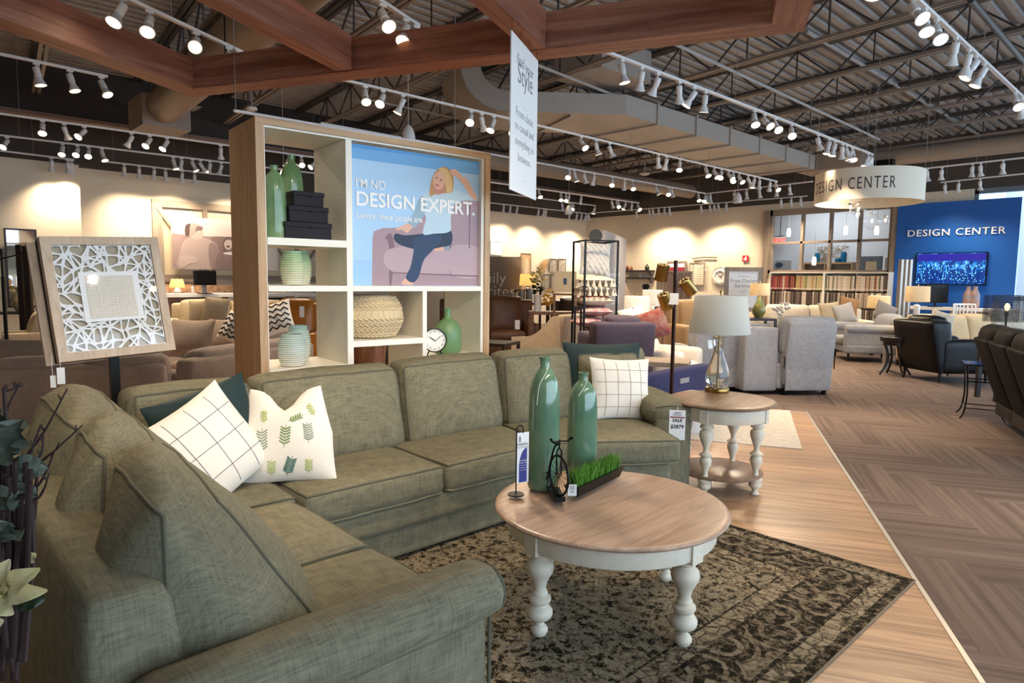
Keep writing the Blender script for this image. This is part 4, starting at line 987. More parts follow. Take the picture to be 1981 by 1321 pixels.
# penny farthing
def bicycle():
    c = at(1080, 966, z=TZT); t = thing('bicycle_figurine', 'small black metal penny-farthing bicycle figurine on a block base', 'figurine', tuple(c), FW + .12)
    # local x: away from camera (travel axis), y: left, z up
    m = MB(); m.box(-.035, .115, -.026, .026, 0, .02); m.build('block_base', black_metal, t, False)
    R = .088; hz = .02 + R + .004
    M = Matrix.Rotation(.30, 4, 'Z')
    w = MB().set(M=M); w.tube([(R * math.cos(a), 0, hz + R * math.sin(a)) for a in [2 * PI * k / 36 for k in range(36)]], .0055, 8, closed=True); w.build('front_wheel', black_metal, t)
    w = MB().set(M=M)
    for k in range(14): a = 2 * PI * k / 14; w.tube([(0, 0, hz), (R * math.cos(a), 0, hz + R * math.sin(a))], .0013, 5)
    w.tube([(0, -.014, hz), (0, .014, hz)], .006, 8); w.build('spokes', mat('bronze_metal', '#5c4a38', .35, .8), t)
    f = MB().set(M=M); f.tube([(0, -.012, hz), (0, -.012, hz + R + .02), (0, 0, hz + R + .04), (-.004, 0, hz + R + .075)], .004, 8); f.tube([(0, .012, hz), (0, .012, hz + R + .02), (0, 0, hz + R + .04)], .004, 8); f.build('fork', black_metal, t)
    f = MB().set(M=M); f.tube(smooth_path([(-.004, 0, hz + R + .055), (.045, 0, hz + R + .03), (.085, 0, hz + .03), (.105, 0, .075), (.12, 0, .062)], 5), .0045, 8); f.build('backbone', black_metal, t)
    f = MB().set(M=M); f.tube(smooth_path([(-.02, -.052, hz + R + .082), (-.012, -.03, hz + R + .068), (-.004, 0, hz + R + .07), (-.012, .03, hz + R + .068), (-.02, .052, hz + R + .082)], 5), .0038, 8); f.tube([(-.026, -.056, hz + R + .086), (-.012, -.045, hz + R + .076)], .006, 8); f.tube([(-.026, .056, hz + R + .086), (-.012, .045, hz + R + .076)], .006, 8); f.build('handlebar', black_metal, t)
    f = MB().set(M=M); f.rbox((.035, 0, hz + R + .052), (.045, .022, .009), .004); f.tube([(.03, 0, hz + R + .05), (.03, 0, hz + R + .035)], .0025, 6); f.build('saddle', black_metal, t)
    w = MB().set(M=M); w.tube([(.105 + .034 * math.cos(a), 0, .059 + .034 * math.sin(a)) for a in [2 * PI * k / 24 for k in range(24)]], .004, 7, closed=True)
    for k in range(8): a = 2 * PI * k / 8; w.tube([(.105, 0, .059), (.105 + .034 * math.cos(a), 0, .059 + .034 * math.sin(a))], .0012, 5)
    w.build('rear_wheel', black_metal, t)
bicycle()
# grass planter
def planter():
    a = at(1118, 963, z=TZT); b = at(1203, 921, z=TZT); d = b - a; L = d.length; ang = math.atan2(d.y, d.x)
    t = thing('grass_planter', 'low black trough planter of bright green artificial grass', 'planter', tuple(a), ang)
    # camera sees the -y... side; body extends to +y
    W_ = .068; s = 1
    vs = [(0.012, .006, 0), (L - .012, .006, 0), (L - .012, W_ - .006, 0), (.012, W_ - .006, 0), (-.008, -.006, .048), (L + .012, -.006, .048), (L + .012, W_ + .004, .048), (-.008, W_ + .004, .048),
          (.0, .002, .048), (L + .004, .002, .048), (L + .004, W_ - .004, .048), (0, W_ - .004, .048), (.012, .01, .035), (L - .01, .01, .035), (L - .01, W_ - .01, .035), (.012, W_ - .01, .035)]
    fs = [(0, 3, 2, 1), (0, 1, 5, 4), (1, 2, 6, 5), (2, 3, 7, 6), (3, 0, 4, 7), (4, 5, 9, 8), (5, 6, 10, 9), (6, 7, 11, 10), (7, 4, 8, 11), (8, 9, 13, 12), (9, 10, 14, 13), (10, 11, 15, 14), (11, 8, 12, 15), (12, 13, 14, 15)]
    MB().add(vs, fs).build('trough', black_metal, t, False)
    m = MB(); rnd = random.Random(5); vs = []; fs = []
    for k in range(2200):
        x = rnd.uniform(.008, L - .006); y = rnd.uniform(.01, W_ - .012); h = rnd.uniform(.05, .088) * (1.0 if rnd.random() > .15 else 1.15); a_ = rnd.uniform(0, 2 * PI); lean = rnd.uniform(0, .024); w = rnd.uniform(.0009, .0016); ca, sa = math.cos(a_), math.sin(a_); bx, by = rnd.gauss(0, 1) * lean, rnd.gauss(0, 1) * lean
        i = len(vs)
        for f in (0, .5, .85): vs += [(x - ca * w * (1 - f * .5) + bx * f * f, y - sa * w * (1 - f * .5) + by * f * f, .036 + h * f), (x + ca * w * (1 - f * .5) + bx * f * f, y + sa * w * (1 - f * .5) + by * f * f, .036 + h * f)]
        vs.append((x + bx, y + by, .036 + h)); fs += [(i, i + 1, i + 3, i + 2), (i + 2, i + 3, i + 5, i + 4), (i + 4, i + 5, i + 6)]
    o = m.add(vs, fs).build('grass_blades', mat('bright_grass', '#3f7418', .5, var=.35, vs=40, col2='#74a430'), t, False); o['kind'] = 'stuff'
    return t, a
gp, ga = planter()
c = at(1106, 946, z=.55); plate('paper_tag', 'white barcode tag tied on the near corner of the grass planter', 'price tag', at(1107, 948, d=2.86), .040, .052, math.atan2(-c.y, -c.x) + .1, .0, th=.001, parts=(('||||', 0, .006, .02, ink), ('0486', 0, -.01, .008, ink)))
# ---- lamp on the side table
merc = mat('mercury_glass', '#e8e6d8', .05, trans=.85, ior=1.4, var=.1, vs=12, spec=.8); brass = mat('antique_brass', '#a5854c', .28, 1)
def table_lamp(name, label, loc, base, shade, bm, sm, lit=None, extra=None, cat='lamp', z_sh=None, tag_=False, group=None):
    """base profile list; shade: (r_bottom, r_top, z0, z1, squash)"""
    t = thing(name, label, cat, tuple(loc), 0, group)
    MB().lathe(base, 32, cap=False).build('lamp_base', bm, t)
    rb, rt, z0, z1 = shade[:4]; sq = shade[4] if len(shade) > 4 else 1
    MB().lathe([(rb, z0), (rb + .003, z0 + .006), (rt + .003, z1 - .006), (rt, z1), (rt - .004, z1), (rb - .004, z0), (rb, z0)], 44, cap=False, sy=sq).build('lamp_shade', sm, t)
    MB().tube([(0, 0, base[-1][1] - .01), (0, 0, z1 + .02)], .005, 8).tube([(-rt, 0, z1 - .008), (rt, 0, z1 - .008)], .002, 5).lathe([(.001, z1 + .012), (.011, z1 + .02), (.009, z1 + .032), (.001, z1 + .038)], 10).build('harp_and_finial', brass, t)
    if lit:
        l = bpy.data.lights.new('lamp_bulb', 'POINT'); l.energy = lit; l.color = (1, .78, .5); l.shadow_soft_size = .04; o = bpy.data.objects.new('lamp_bulb', l); COL.objects.link(o); o.location = tuple(Vector(loc) + Vector((0, 0, (z0 + z1) / 2)))
    return t
def shade_mat(name, col, tr=.5, em=0):
    m = mat(name, col, .85, weave=None, bump=.2, bs=250); b = m.node_tree.nodes['Principled BSDF']; N = m.node_tree.nodes; L = m.node_tree.links
    tl = N.new('ShaderNodeBsdfTranslucent'); tl.inputs[0].default_value = srgb(col); mx = N.new('ShaderNodeMixShader'); mx.inputs[0].default_value = tr
    L.new(b.outputs[0], mx.inputs[1]); L.new(tl.outputs[0], mx.inputs[2]); L.new(mx.outputs[0], N['Material Output'].inputs[0])
    return m
sh_lin = shade_mat('pale_grey_linen_shade', '#f1f0e8'); sh_cream = shade_mat('cream_linen_shade', '#efe2c6'); sh_white = shade_mat('white_shade', '#f4f3f0')
lc = at(1387, 757, z=.66)
lt = table_lamp('table_lamp', 'glass gourd table lamp with brass foot and pale linen shade on the turned table', lc + Vector((0, 0, .0006)),
    [(.001, .03), (.06, .03), (.075, .045), (.088, .08), (.09, .12), (.083, .165), (.064, .22), (.045, .27), (.036, .315), (.036, .36), (.043, .40), (.05, .422), (.042, .43), (.001, .432)],
    (.224, .188, .448, .735), merc, sh_lin)
MB().lathe([(.001, 0), (.088, 0), (.09, .004), (.09, .024), (.086, .03), (.001, .03)], 40).build('brass_foot', brass, lt)
MB().tube([(0, 0, .02), (0, 0, .44)], .006, 8).lathe([(.001, .433), (.032, .434), (.036, .446), (.028, .454), (.001, .456)], 20).build('neck_cap', brass, lt)
plate('paper_tag', 'curled white tag tied round the neck of the glass lamp', 'price tag', at(1374, 666, d=lc.dot(Vector(CFWD)) - .07), .04, .065, FW + PI + .4, .2, th=.001)

# ---- brass three-head floor lamp behind the sofa arm
def brass_lamp():
    b = at(1299, 752, d=5.85); b.z = 0
    t = thing('floor_lamp', 'tall bronze floor lamp with three brass cylinder spotlights behind the sofa arm', 'lamp', tuple(b))
    MB().tube([(0, 0, .02), (0, 0, 1.68)], .017, 12).build('pole', mat('bronze_pole', '#3b2418', .35, .7), t)
    MB().lathe([(.001, 0), (.14, 0), (.14, .015), (.02, .02), (.02, .05), (.001, .05)], 32).build('base', MATS['bronze_pole'], t)
    for (px, py, dx, ax) in ((1281, 527, -1, (.10, .25, 1)), (1331, 554, 1, (-.62, .25, .85)), (1287, 582, -1, (-.42, .3, 1))):
        c = at(px, py, d=5.8) - b; u = (Vector(CRGT) * ax[0] - Vector(CFWD) * ax[1] + Vector((0, 0, ax[2]))).normalized()
        side = Vector(CRGT) * (-dx); M = basis(c, u.orthogonal(), u.cross(u.orthogonal())); M = Matrix(((M[0][0], M[0][1], u.x, c.x), (M[1][0], M[1][1], u.y, c.y), (M[2][0], M[2][1], u.z, c.z), (0, 0, 0, 1)))
        m = MB().set(M=M); m.lathe([(.001, -.075), (.052, -.075), (.055, -.07), (.055, .068), (.052, .07), (.050, .06), (.050, -.06)], 28, cap=False); h = m.build('lamp_head', brass, t)
        m = MB().set(M=M)
        m.tube([(0, 0, .0), (0, 0, .062)], .006, 8)
        for k in range(9):
            a = 2 * PI * k / 9; m.set(M=M @ Matrix.Translation((.042 * math.cos(a), .042 * math.sin(a), .065))); m.lathe([(.001, -.009), (.009, -.004), (.009, .004), (.001, .009)], 8)
        m.build('socket_ring', mat('pierced_brass', '#d9c08a', .2, .9, emit='#ffe0a0', es=.25), h)
        hd_ = c - u * .0; m = MB(); m.tube([(0, 0, c.z - .01), tuple(c + side * .05)], .006, 8); m.build('swivel_arm', brass, t)
    return t
brass_lamp()
plate('paper_tag', 'white diamond-tilted tag hanging on the bronze floor lamp', 'price tag', at(1303, 578, d=5.75), .085, .10, FW + PI - .2, .2, th=.001)
# ================================================================ bookcase / display wall
BA = at(493, 224, z=2.44); BB = at(948, 297, z=2.44); BU = (BB - BA); BU.z = 0; BWID = 1.742; BU.normalize(); BN = Vector((-BU.y, BU.x, 0)); BD = .52
BANG = math.atan2(BU.y, BU.x)
bc_ = thing('display_bookcase', 'tall oak-framed cream open bookcase with a big blue poster, standing behind the green sofa', 'bookcase', (BA.x, BA.y, 0), BANG)
def bloc(u, v, z): return Vector((BA.x, BA.y, 0)) + BU * u + BN * v + Vector((0, 0, z))
MB().box(0, .05, 0, BD, 0, 2.40).build('oak_side', oak, bc_, False); MB().box(BWID - .05, BWID, 0, BD, 0, 2.40).build('oak_side', oak, bc_, False)
MB().box(0, BWID, -.001, BD + .001, 2.40, 2.44).build('oak_top', oak_x, bc_, False)
T_ = .042
for q_ in ((.05, .058, .06, 2.40), (BWID - .075, BWID - .05, .06, 2.40), (.058, BWID - .075, 2.388, 2.40)): MB().box(q_[0], q_[1], .012, BD - .004, q_[2], q_[3]).build('white_lining', laminate, bc_, False)
DV1 = .571; MIDZ = 1.407
MB().box(DV1, DV1 + T_, .002, BD - .004, MIDZ + .035, 2.385).build('divider', laminate, bc_, False)
MB().box(DV1, DV1 + T_, .002, BD - .004, .06, MIDZ).build('divider', laminate, bc_, False)
MB().box(1.147, 1.182, .002, BD - .004, .06, MIDZ).build('divider', laminate, bc_, False)
MB().box(.058, DV1, .002, BD - .004, 1.692, 1.737).build('shelf', laminate, bc_, False)
MB().box(.058, BWID - .075, .001, BD - .004, MIDZ, MIDZ + .036).build('shelf', laminate, bc_, False)
MB().box(DV1 + T_, 1.147, .002, BD - .004, 1.035, 1.075).build('shelf', laminate, bc_, False)
MB().box(.058, DV1, .002, BD - .004, .885, .925).build('shelf', laminate, bc_, False)
MB().box(1.182, BWID - .075, .002, BD - .004, .885, .925).build('shelf', laminate, bc_, False)
MB().box(DV1 + T_, 1.147, .002, BD - .004, .70, .74).build('shelf', laminate, bc_, False)
MB().box(.075, BWID - .075, .002, BD - .004, .03, .075).build('plinth', laminate, bc_, False)
m = MB()
for (x, z0, z1) in ((DV1 - .0008, 1.75, 2.37), (DV1 - .0008, .98, 1.40), (DV1 - .0008, 1.45, 1.68), (1.147 - .0008, 1.09, 1.40), (BWID - .0758, 1.0, 1.40)):
    for y in (.05, BD - .06):
        z = z0 + .03
        while z < z1 - .02: m.box(x - .0006, x, y - .003, y + .003, z - .003, z + .003); z += .032
m.build('shelf_pin_holes', mat('pin_hole_dark', '#7d705c', .9), bc_, False)

# ---- poster in the upper right bay
pz0, pz1, pu0, pu1 = MIDZ + .037, 2.375, DV1 + T_ + .001, BWID - .076
ps = thing('poster_panel', "sky blue poster of a blonde person on a mauve sofa, reading I'M NO DESIGN EXPERT", 'poster', tuple(bloc(pu0, .045, pz0)), BANG)
PW, PH = pu1 - pu0, pz1 - pz0
MB().box(0, PW, 0, .02, 0, PH).build('poster_board', mat('poster_sky_blue', '#a9cdea', .45), ps, False)
Z6 = 550 / 1397.
def pp(x, y):   # crop-of-photo coordinates -> poster plane (u, z)
    X = 430 + x * Z6; Y = 200 + y * Z6; o = bloc(pu0, .045, 0); r = CW.T @ np.array([(X - 990.5) / CF, -(Y - 660.5) / CF, -1.]); r = Vector(r)
    t = (o - Vector((0, 0, CH))).dot(BN) / r.dot(BN); q = Vector((0, 0, CH)) + r * t - o
    return (max(.0, min(PW, q.dot(BU))), max(0, min(PH, q.z - pz0)))
LAY = [0]
def art(name, pts, m_, smooth=True, parent=None):
    P = [pp(*p) for p in pts]
    if smooth: P = [(v.x, v.y) for v in smooth_path([(a, b, 0) for a, b in P], 5, True)]
    P = [(max(0, min(PW, a)), max(0, min(PH, b))) for a, b in P]
    LAY[0] += 1; y = -.0005 - LAY[0] * .0001
    mm = MB(); n = len(P); ar = sum(P[i][0] * P[(i + 1) % n][1] - P[(i + 1) % n][0] * P[i][1] for i in range(n))
    if ar < 0: P = P[::-1]
    mm.add([(a, y, b) for a, b in P], [tuple(range(n))]); return mm.build(name, m_, parent or ps, False)
def pm(n, c, r=.5): return mat('print_' + n, c, r)
art('upper_band', [(630, 170), (1262, 262), (1262, 352), (630, 268)], pm('mid_blue', '#6aa8da'), False)
art('top_shade', [(630, 150), (1262, 240), (1262, 296), (630, 215)], pm('deeper_blue', '#4b93cd'), False)
art('floor_band', [(630, 768), (780, 768), (780, 905), (630, 905)], pm('floor_blue', '#9cc4ec'), False)
mv, mvd, mvl = pm('mauve', '#a58a90'), pm('mauve_dark', '#7d6169'), pm('mauve_light', '#b99ea3')
art('printed_sofa', [(738, 660), (745, 628), (790, 612), (940, 610), (955, 560), (985, 480), (1120, 470), (1265, 470), (1265, 895), (735, 895)], mv, False)
art('printed_sofa', [(800, 660), (830, 640), (845, 720), (830, 895), (820, 895), (818, 700)], mvd)
art('printed_sofa', [(822, 715), (1110, 715), (1115, 820), (1090, 836), (835, 826)], mvl)
art('printed_sofa', [(1118, 708), (1262, 712), (1262, 850), (1130, 838)], mvl)
art('printed_sofa', [(1112, 480), (1118, 480), (1125, 712), (1117, 712)], mvd, False); art('printed_sofa', [(1212, 480), (1220, 480), (1216, 712), (1210, 712)], mvd, False)
art('printed_sofa', [(822, 828), (1262, 846), (1262, 853), (822, 834)], mvd, False)
skin, skd, hair, hairl = pm('skin', '#dcae96'), pm('skin_shade', '#bb8470'), pm('blonde', '#b98f5e'), pm('blonde_light', '#dcb985')
jean, jeand, top_, topd = pm('denim', '#22395a'), pm('denim_dark', '#162741'), pm('pale_top', '#bcd3de'), pm('pale_top_shade', '#93aebc')
art('printed_foot', [(880, 885), (900, 860), (930, 858), (940, 888), (905, 892)], skin); art('printed_foot', [(1035, 715), (1080, 700), (1110, 690), (1112, 715), (1060, 726)], skin)
art('printed_shoe', [(1085, 700), (1108, 688), (1118, 718), (1095, 722)], pm('grey_shoe', '#8e94a0'))
art('printed_jeans', [(985, 640), (1115, 622), (1125, 690), (1075, 706), (990, 720), (900, 705), (848, 676), (850, 640), (900, 648)], jeand)
art('printed_jeans', [(945, 660), (1040, 640), (1080, 665), (1035, 720), (990, 770), (965, 850), (935, 880), (902, 856), (925, 800), (940, 720)], jean)
art('printed_sleeve', [(1120, 430), (1190, 440), (1250, 468), (1252, 478), (1180, 478), (1120, 500)], top_)
art('printed_arm', [(1165, 372), (1195, 365), (1225, 415), (1253, 462), (1248, 474), (1222, 464), (1190, 410)], skin)
art('printed_top', [(985, 452), (1020, 436), (1110, 432), (1140, 470), (1122, 560), (1118, 628), (1040, 640), (985, 640), (1000, 560), (975, 520)], top_)
art('printed_sleeve', [(985, 455), (1002, 500), (985, 560), (940, 612), (912, 592), (945, 530), (962, 478)], topd)
art('printed_hand', [(912, 590), (935, 605), (918, 628), (905, 636), (880, 620), (850, 624), (868, 606), (892, 598)], skin)
art('printed_hair', [(1062, 322), (1095, 312), (1128, 340), (1136, 385), (1130, 432), (1098, 442), (1060, 440), (1020, 455), (1022, 400), (1040, 345)], hair)
art('printed_neck', [(1040, 410), (1085, 400), (1095, 432), (1065, 448), (1036, 438)], skd)
art('printed_face', [(1052, 340), (1072, 332), (1092, 352), (1092, 392), (1078, 418), (1056, 424), (1040, 406), (1034, 375), (1040, 352)], skin)
art('printed_hair', [(1062, 320), (1100, 322), (1125, 370), (1128, 425), (1105, 440), (1096, 400), (1088, 355)], hairl)
art('printed_eye', [(1047, 366), (1055, 363), (1058, 367), (1050, 370)], pm('brown', '#4a352c')); art('printed_eye', [(1068, 376), (1077, 374), (1079, 378), (1070, 381)], pm('brown', '#4a352c'))
art('printed_mouth', [(1045, 392), (1058, 400), (1068, 400), (1058, 408), (1047, 402)], pm('lips', '#b85a5e'))
art('printed_hand', [(1120, 332), (1140, 322), (1168, 345), (1180, 372), (1165, 378), (1145, 358), (1128, 352)], skin)
wh = pm('white_ink', '#f5f3ee')
def ptext(txt, x0, y0, x1, y1, sz, off=0, hh=None):
    """text baseline from crop point (x0,y0) to (x1,y1)"""
    a = pp(x0, y0); b = pp(x1, y1)
    o = text_mesh('lettering', txt, 1.0, wh, ps, Matrix.Identity(4), .0003, 'LEFT', offset=off)
    xs = [v.co.x for v in o.data.vertices]; w0 = max(xs) - min(xs); sc = (b[0] - a[0]) / w0
    M = Matrix.Translation((a[0] - min(xs) * sc, -.005, a[1])) @ Matrix(((sc, 0, 0, 0), (0, 0, -1, 0), (0, sz, 0, 0), (0, 0, 0, 1)))
    o.data.transform(M)
ptext("I'M NO", 656, 412, 800, 422, .088, .012); ptext('DESIGN EXPERT.', 658, 500, 1238, 546, .132, .022); ptext('Luckily, these people are.', 658, 562, 986, 583, .058, .008)

# ---- things on the bookcase shelves
gg = mat('apple_green_glaze', '#4f7445', .15, var=.25, vs=3, col2='#8da377', spec=.6)
tall_vase(bloc(.155, .14, 1.738), .45, .070, gg, 'green glazed bottle vase at the left on the top bookcase shelf')
tall_vase(bloc(.345, .35, 1.738), .565, .076, gg, 'taller green glazed bottle vase behind the black boxes on the bookcase')
plum = mat('black_plum_suede', '#120d15', .75, var=.2, vs=30)
zz = 1.738
for k, (w_, h_, lb) in enumerate(((.30, .106, 'widest of the three stacked black suede boxes'), (.255, .100, 'middle of the three stacked black suede boxes'), (.20, .094, 'smallest black suede box on top of the stack of three'))):
    t = thing('storage_box', lb, 'box', tuple(bloc(.342 + .006 * k, .15, zz)), BANG - .03 + .03 * k)
    MB().rbox((0, 0, h_ * .36), (w_, w_ * .62, h_ * .72), .004).build('box_body', plum, t); MB().rbox((0, 0, h_ * .84), (w_ + .01, w_ * .62 + .01, h_ * .31), .005).build('box_lid', plum, t)
    MB().tube([(0, -w_ * .36 - .008, h_ * .6), (0, -w_ * .36 - .014, h_ * .66), (0, -w_ * .36 - .008, h_ * .72)], .004, 6).build('clasp', black_metal, t); zz += h_ + .0015
def grad_mat(name, lo, mid, hi, z0, z1, rough=.25):
    m = mat(name, mid, rough); nt = m.node_tree; N = nt.nodes; L = nt.links; b = N['Principled BSDF']
    tc = N['Texture Coordinate']; s = N.new('ShaderNodeSeparateXYZ'); L.new(tc.outputs['Object'], s.inputs[0]); mr = N.new('ShaderNodeMapRange'); mr.inputs[1].default_value = z0; mr.inputs[2].default_value = z1; L.new(s.outputs[2], mr.inputs[0])
    r = N.new('ShaderNodeValToRGB'); r.color_ramp.elements[0].color = srgb(lo); r.color_ramp.elements[1].color = srgb(hi); e = r.color_ramp.elements.new(.5); e.color = srgb(mid); L.new(mr.outputs[0], r.inputs[0]); L.new(r.outputs[0], b.inputs['Base Color']); return m
rib1 = grad_mat('green_to_cream_ribbed_glaze', '#e6e0c8', '#c6cfa6', '#86b087', 0, .24); rib2 = grad_mat('blue_to_cream_ribbed_glaze', '#dcdacb', '#b9c4b8', '#8fb3a9', 0, .3)
def ribbed(loc, H_, R, m_, label, gr=None):
    t = thing('ribbed_vase', label, 'vase', tuple(loc)); pr = [(.001, 0)]; n = 15
    for k in range(n * 6 + 1):
        f = k / (n * 6); r = R * (.80 + .32 * math.sin(PI * min(1, f * .9 + .08)) ** 1 - .0) * (1 if f < .85 else 1 - (f - .85) * .45)
        pr.append((r + .0035 * math.sin(2 * PI * k / 6), .004 + f * (H_ - .004)))
    pr += [(R * .82, H_), (R * .80, H_ - .03), (R * .82, H_ * .6)]
    MB().lathe(pr, 36, cap=False).build('vase_body', m_, t)
ribbed(bloc(.245, .10, MIDZ + .037), .215, .066, rib1, 'front green and cream ribbed vase on the middle left bookcase shelf'); ribbed(bloc(.36, .27, MIDZ + .037), .225, .066, rib1, 'rear green and cream ribbed vase on the middle left bookcase shelf')
ribbed(bloc(.241, .12, .9255), .205, .080, rib2, 'front blue-grey ribbed vase low in the bookcase just above the sofa'); ribbed(bloc(.36, .32, .9255), .245, .072, rib2, 'rear blue-grey ribbed vase low in the bookcase, mostly hidden')
# knitted pouf
t = thing('knitted_pouf', 'round cream pouf with braided bands squeezed into the lower middle bay of the bookcase', 'pouf', tuple(bloc(.86, .26, 1.0765)))
kn = mat('cream_knit', '#d9c39c', .95); R_ = .235; Hp = .30
pr = [(.001, 0)] + [(R_ * (.72 + .28 * math.sin(PI * k / 24)) if 0 < k < 24 else R_ * .66, Hp * k / 24) for k in range(25)] + [(.001, Hp + .005)]
o = MB().lathe(pr, 60, cap=False).build('pouf_body', kn, t)
m = MB()
for row, z in enumerate([.018 + .0195 * k for k in range(7)] + [.205 + .0195 * k for k in range(5)]):
    if row == 7: m.build('braided_band', kn, t); m = MB()
    r = R_ * (.72 + .28 * math.sin(PI * z / Hp)) + .004
    for k in range(40):
        a = 2 * PI * (k + .5 * (row % 2)) / 40; sl = 1 if row % 2 else -1
        p = [(r * math.cos(a + dd), r * math.sin(a + dd), z + e) for dd, e in ((-.085, -sl * .009), (0, 0), (.085, sl * .009))]
        m.tube(p, [.004, .0085, .004], 5)
m.build('braided_band', kn, t)
m = MB()
for k in range(34):
    a = 2 * PI * k / 34; b = a + .06 * math.sin(k * 3); m.tube([(R_ * (.72 + .28 * math.sin(PI * z / Hp)) * math.cos(a + (b - a) * f) * 1.0, R_ * (.72 + .28 * math.sin(PI * z / Hp)) * math.sin(a + (b - a) * f), z) for f, z in ((0, .15), (.5, .172), (1, .195))], [.002, .006, .002], 5)
m.build('gathered_folds', kn, t)
# table clock and bottle
t = thing('table_clock', 'round white table clock with roman numerals and black rim in front of the green bottle', 'clock', tuple(bloc(1.29, .07, .9255)), BANG - .42)
Mc = Matrix.Translation((0, 0, .118)) @ Matrix.Rotation(PI / 2 - .06, 4, 'X'); R_ = .086
MB().set(M=Mc).lathe([(.001, -.018), (R_, -.018), (R_ + .004, -.01), (R_ + .004, .016), (R_ - .003, .018), (R_ - .004, .006)], 40, cap=False).build('rim', black_metal, t)
MB().set(M=Mc).lathe([(.001, .0065), (R_ - .003, .006)], 40, cap=False).build('dial', mat('clock_dial', '#efece3', .5), t)
m = MB().set(M=Mc); m.prism([(-.003, -.01), (.003, -.01), (.045, .028), (.042, .031)], .008, .010); m.prism([(.003, -.006), (0, .004), (-.042, .028), (-.038, .02)], .0085, .0105); m.build('hands', ink, t, False)
for k, s_ in enumerate(('XII', 'I', 'II', 'III', 'IIII', 'V', 'VI', 'VII', 'VIII', 'IX', 'X', 'XI')):
    a = PI / 2 - k * PI / 6; text_mesh('numeral', s_, .019, ink, t, Mc @ Matrix.Translation((.066 * math.cos(a), .066 * math.sin(a), .0068)) @ Matrix.Rotation(a - PI / 2, 4, 'Z') @ Matrix.Translation((0, -.007, 0)), .0002, 'CENTER')
for s in (-1, 1): MB().tube([(s * .038, 0, .045), (s * .05, -.004, .02), (s * .056, -.012, .0025)], [.006, .005, .006], 8).build('foot', black_metal, t)
t = thing('glass_bottle', 'frosted apple green glass bottle in the lower right bay of the bookcase', 'bottle', tuple(bloc(1.478, .18, .9255)))
MB().lathe([(.001, 0), (.085, 0), (.10, .012), (.106, .04), (.107, .15), (.10, .195), (.08, .235), (.045, .258), (.03, .272), (.026, .285), (.026, .338), (.029, .341), (.029, .348), (.02, .348)], 36, cap=False).build('bottle_body', mat('frosted_green_glass', '#86b078', .35, trans=.45, spec=.6), t)

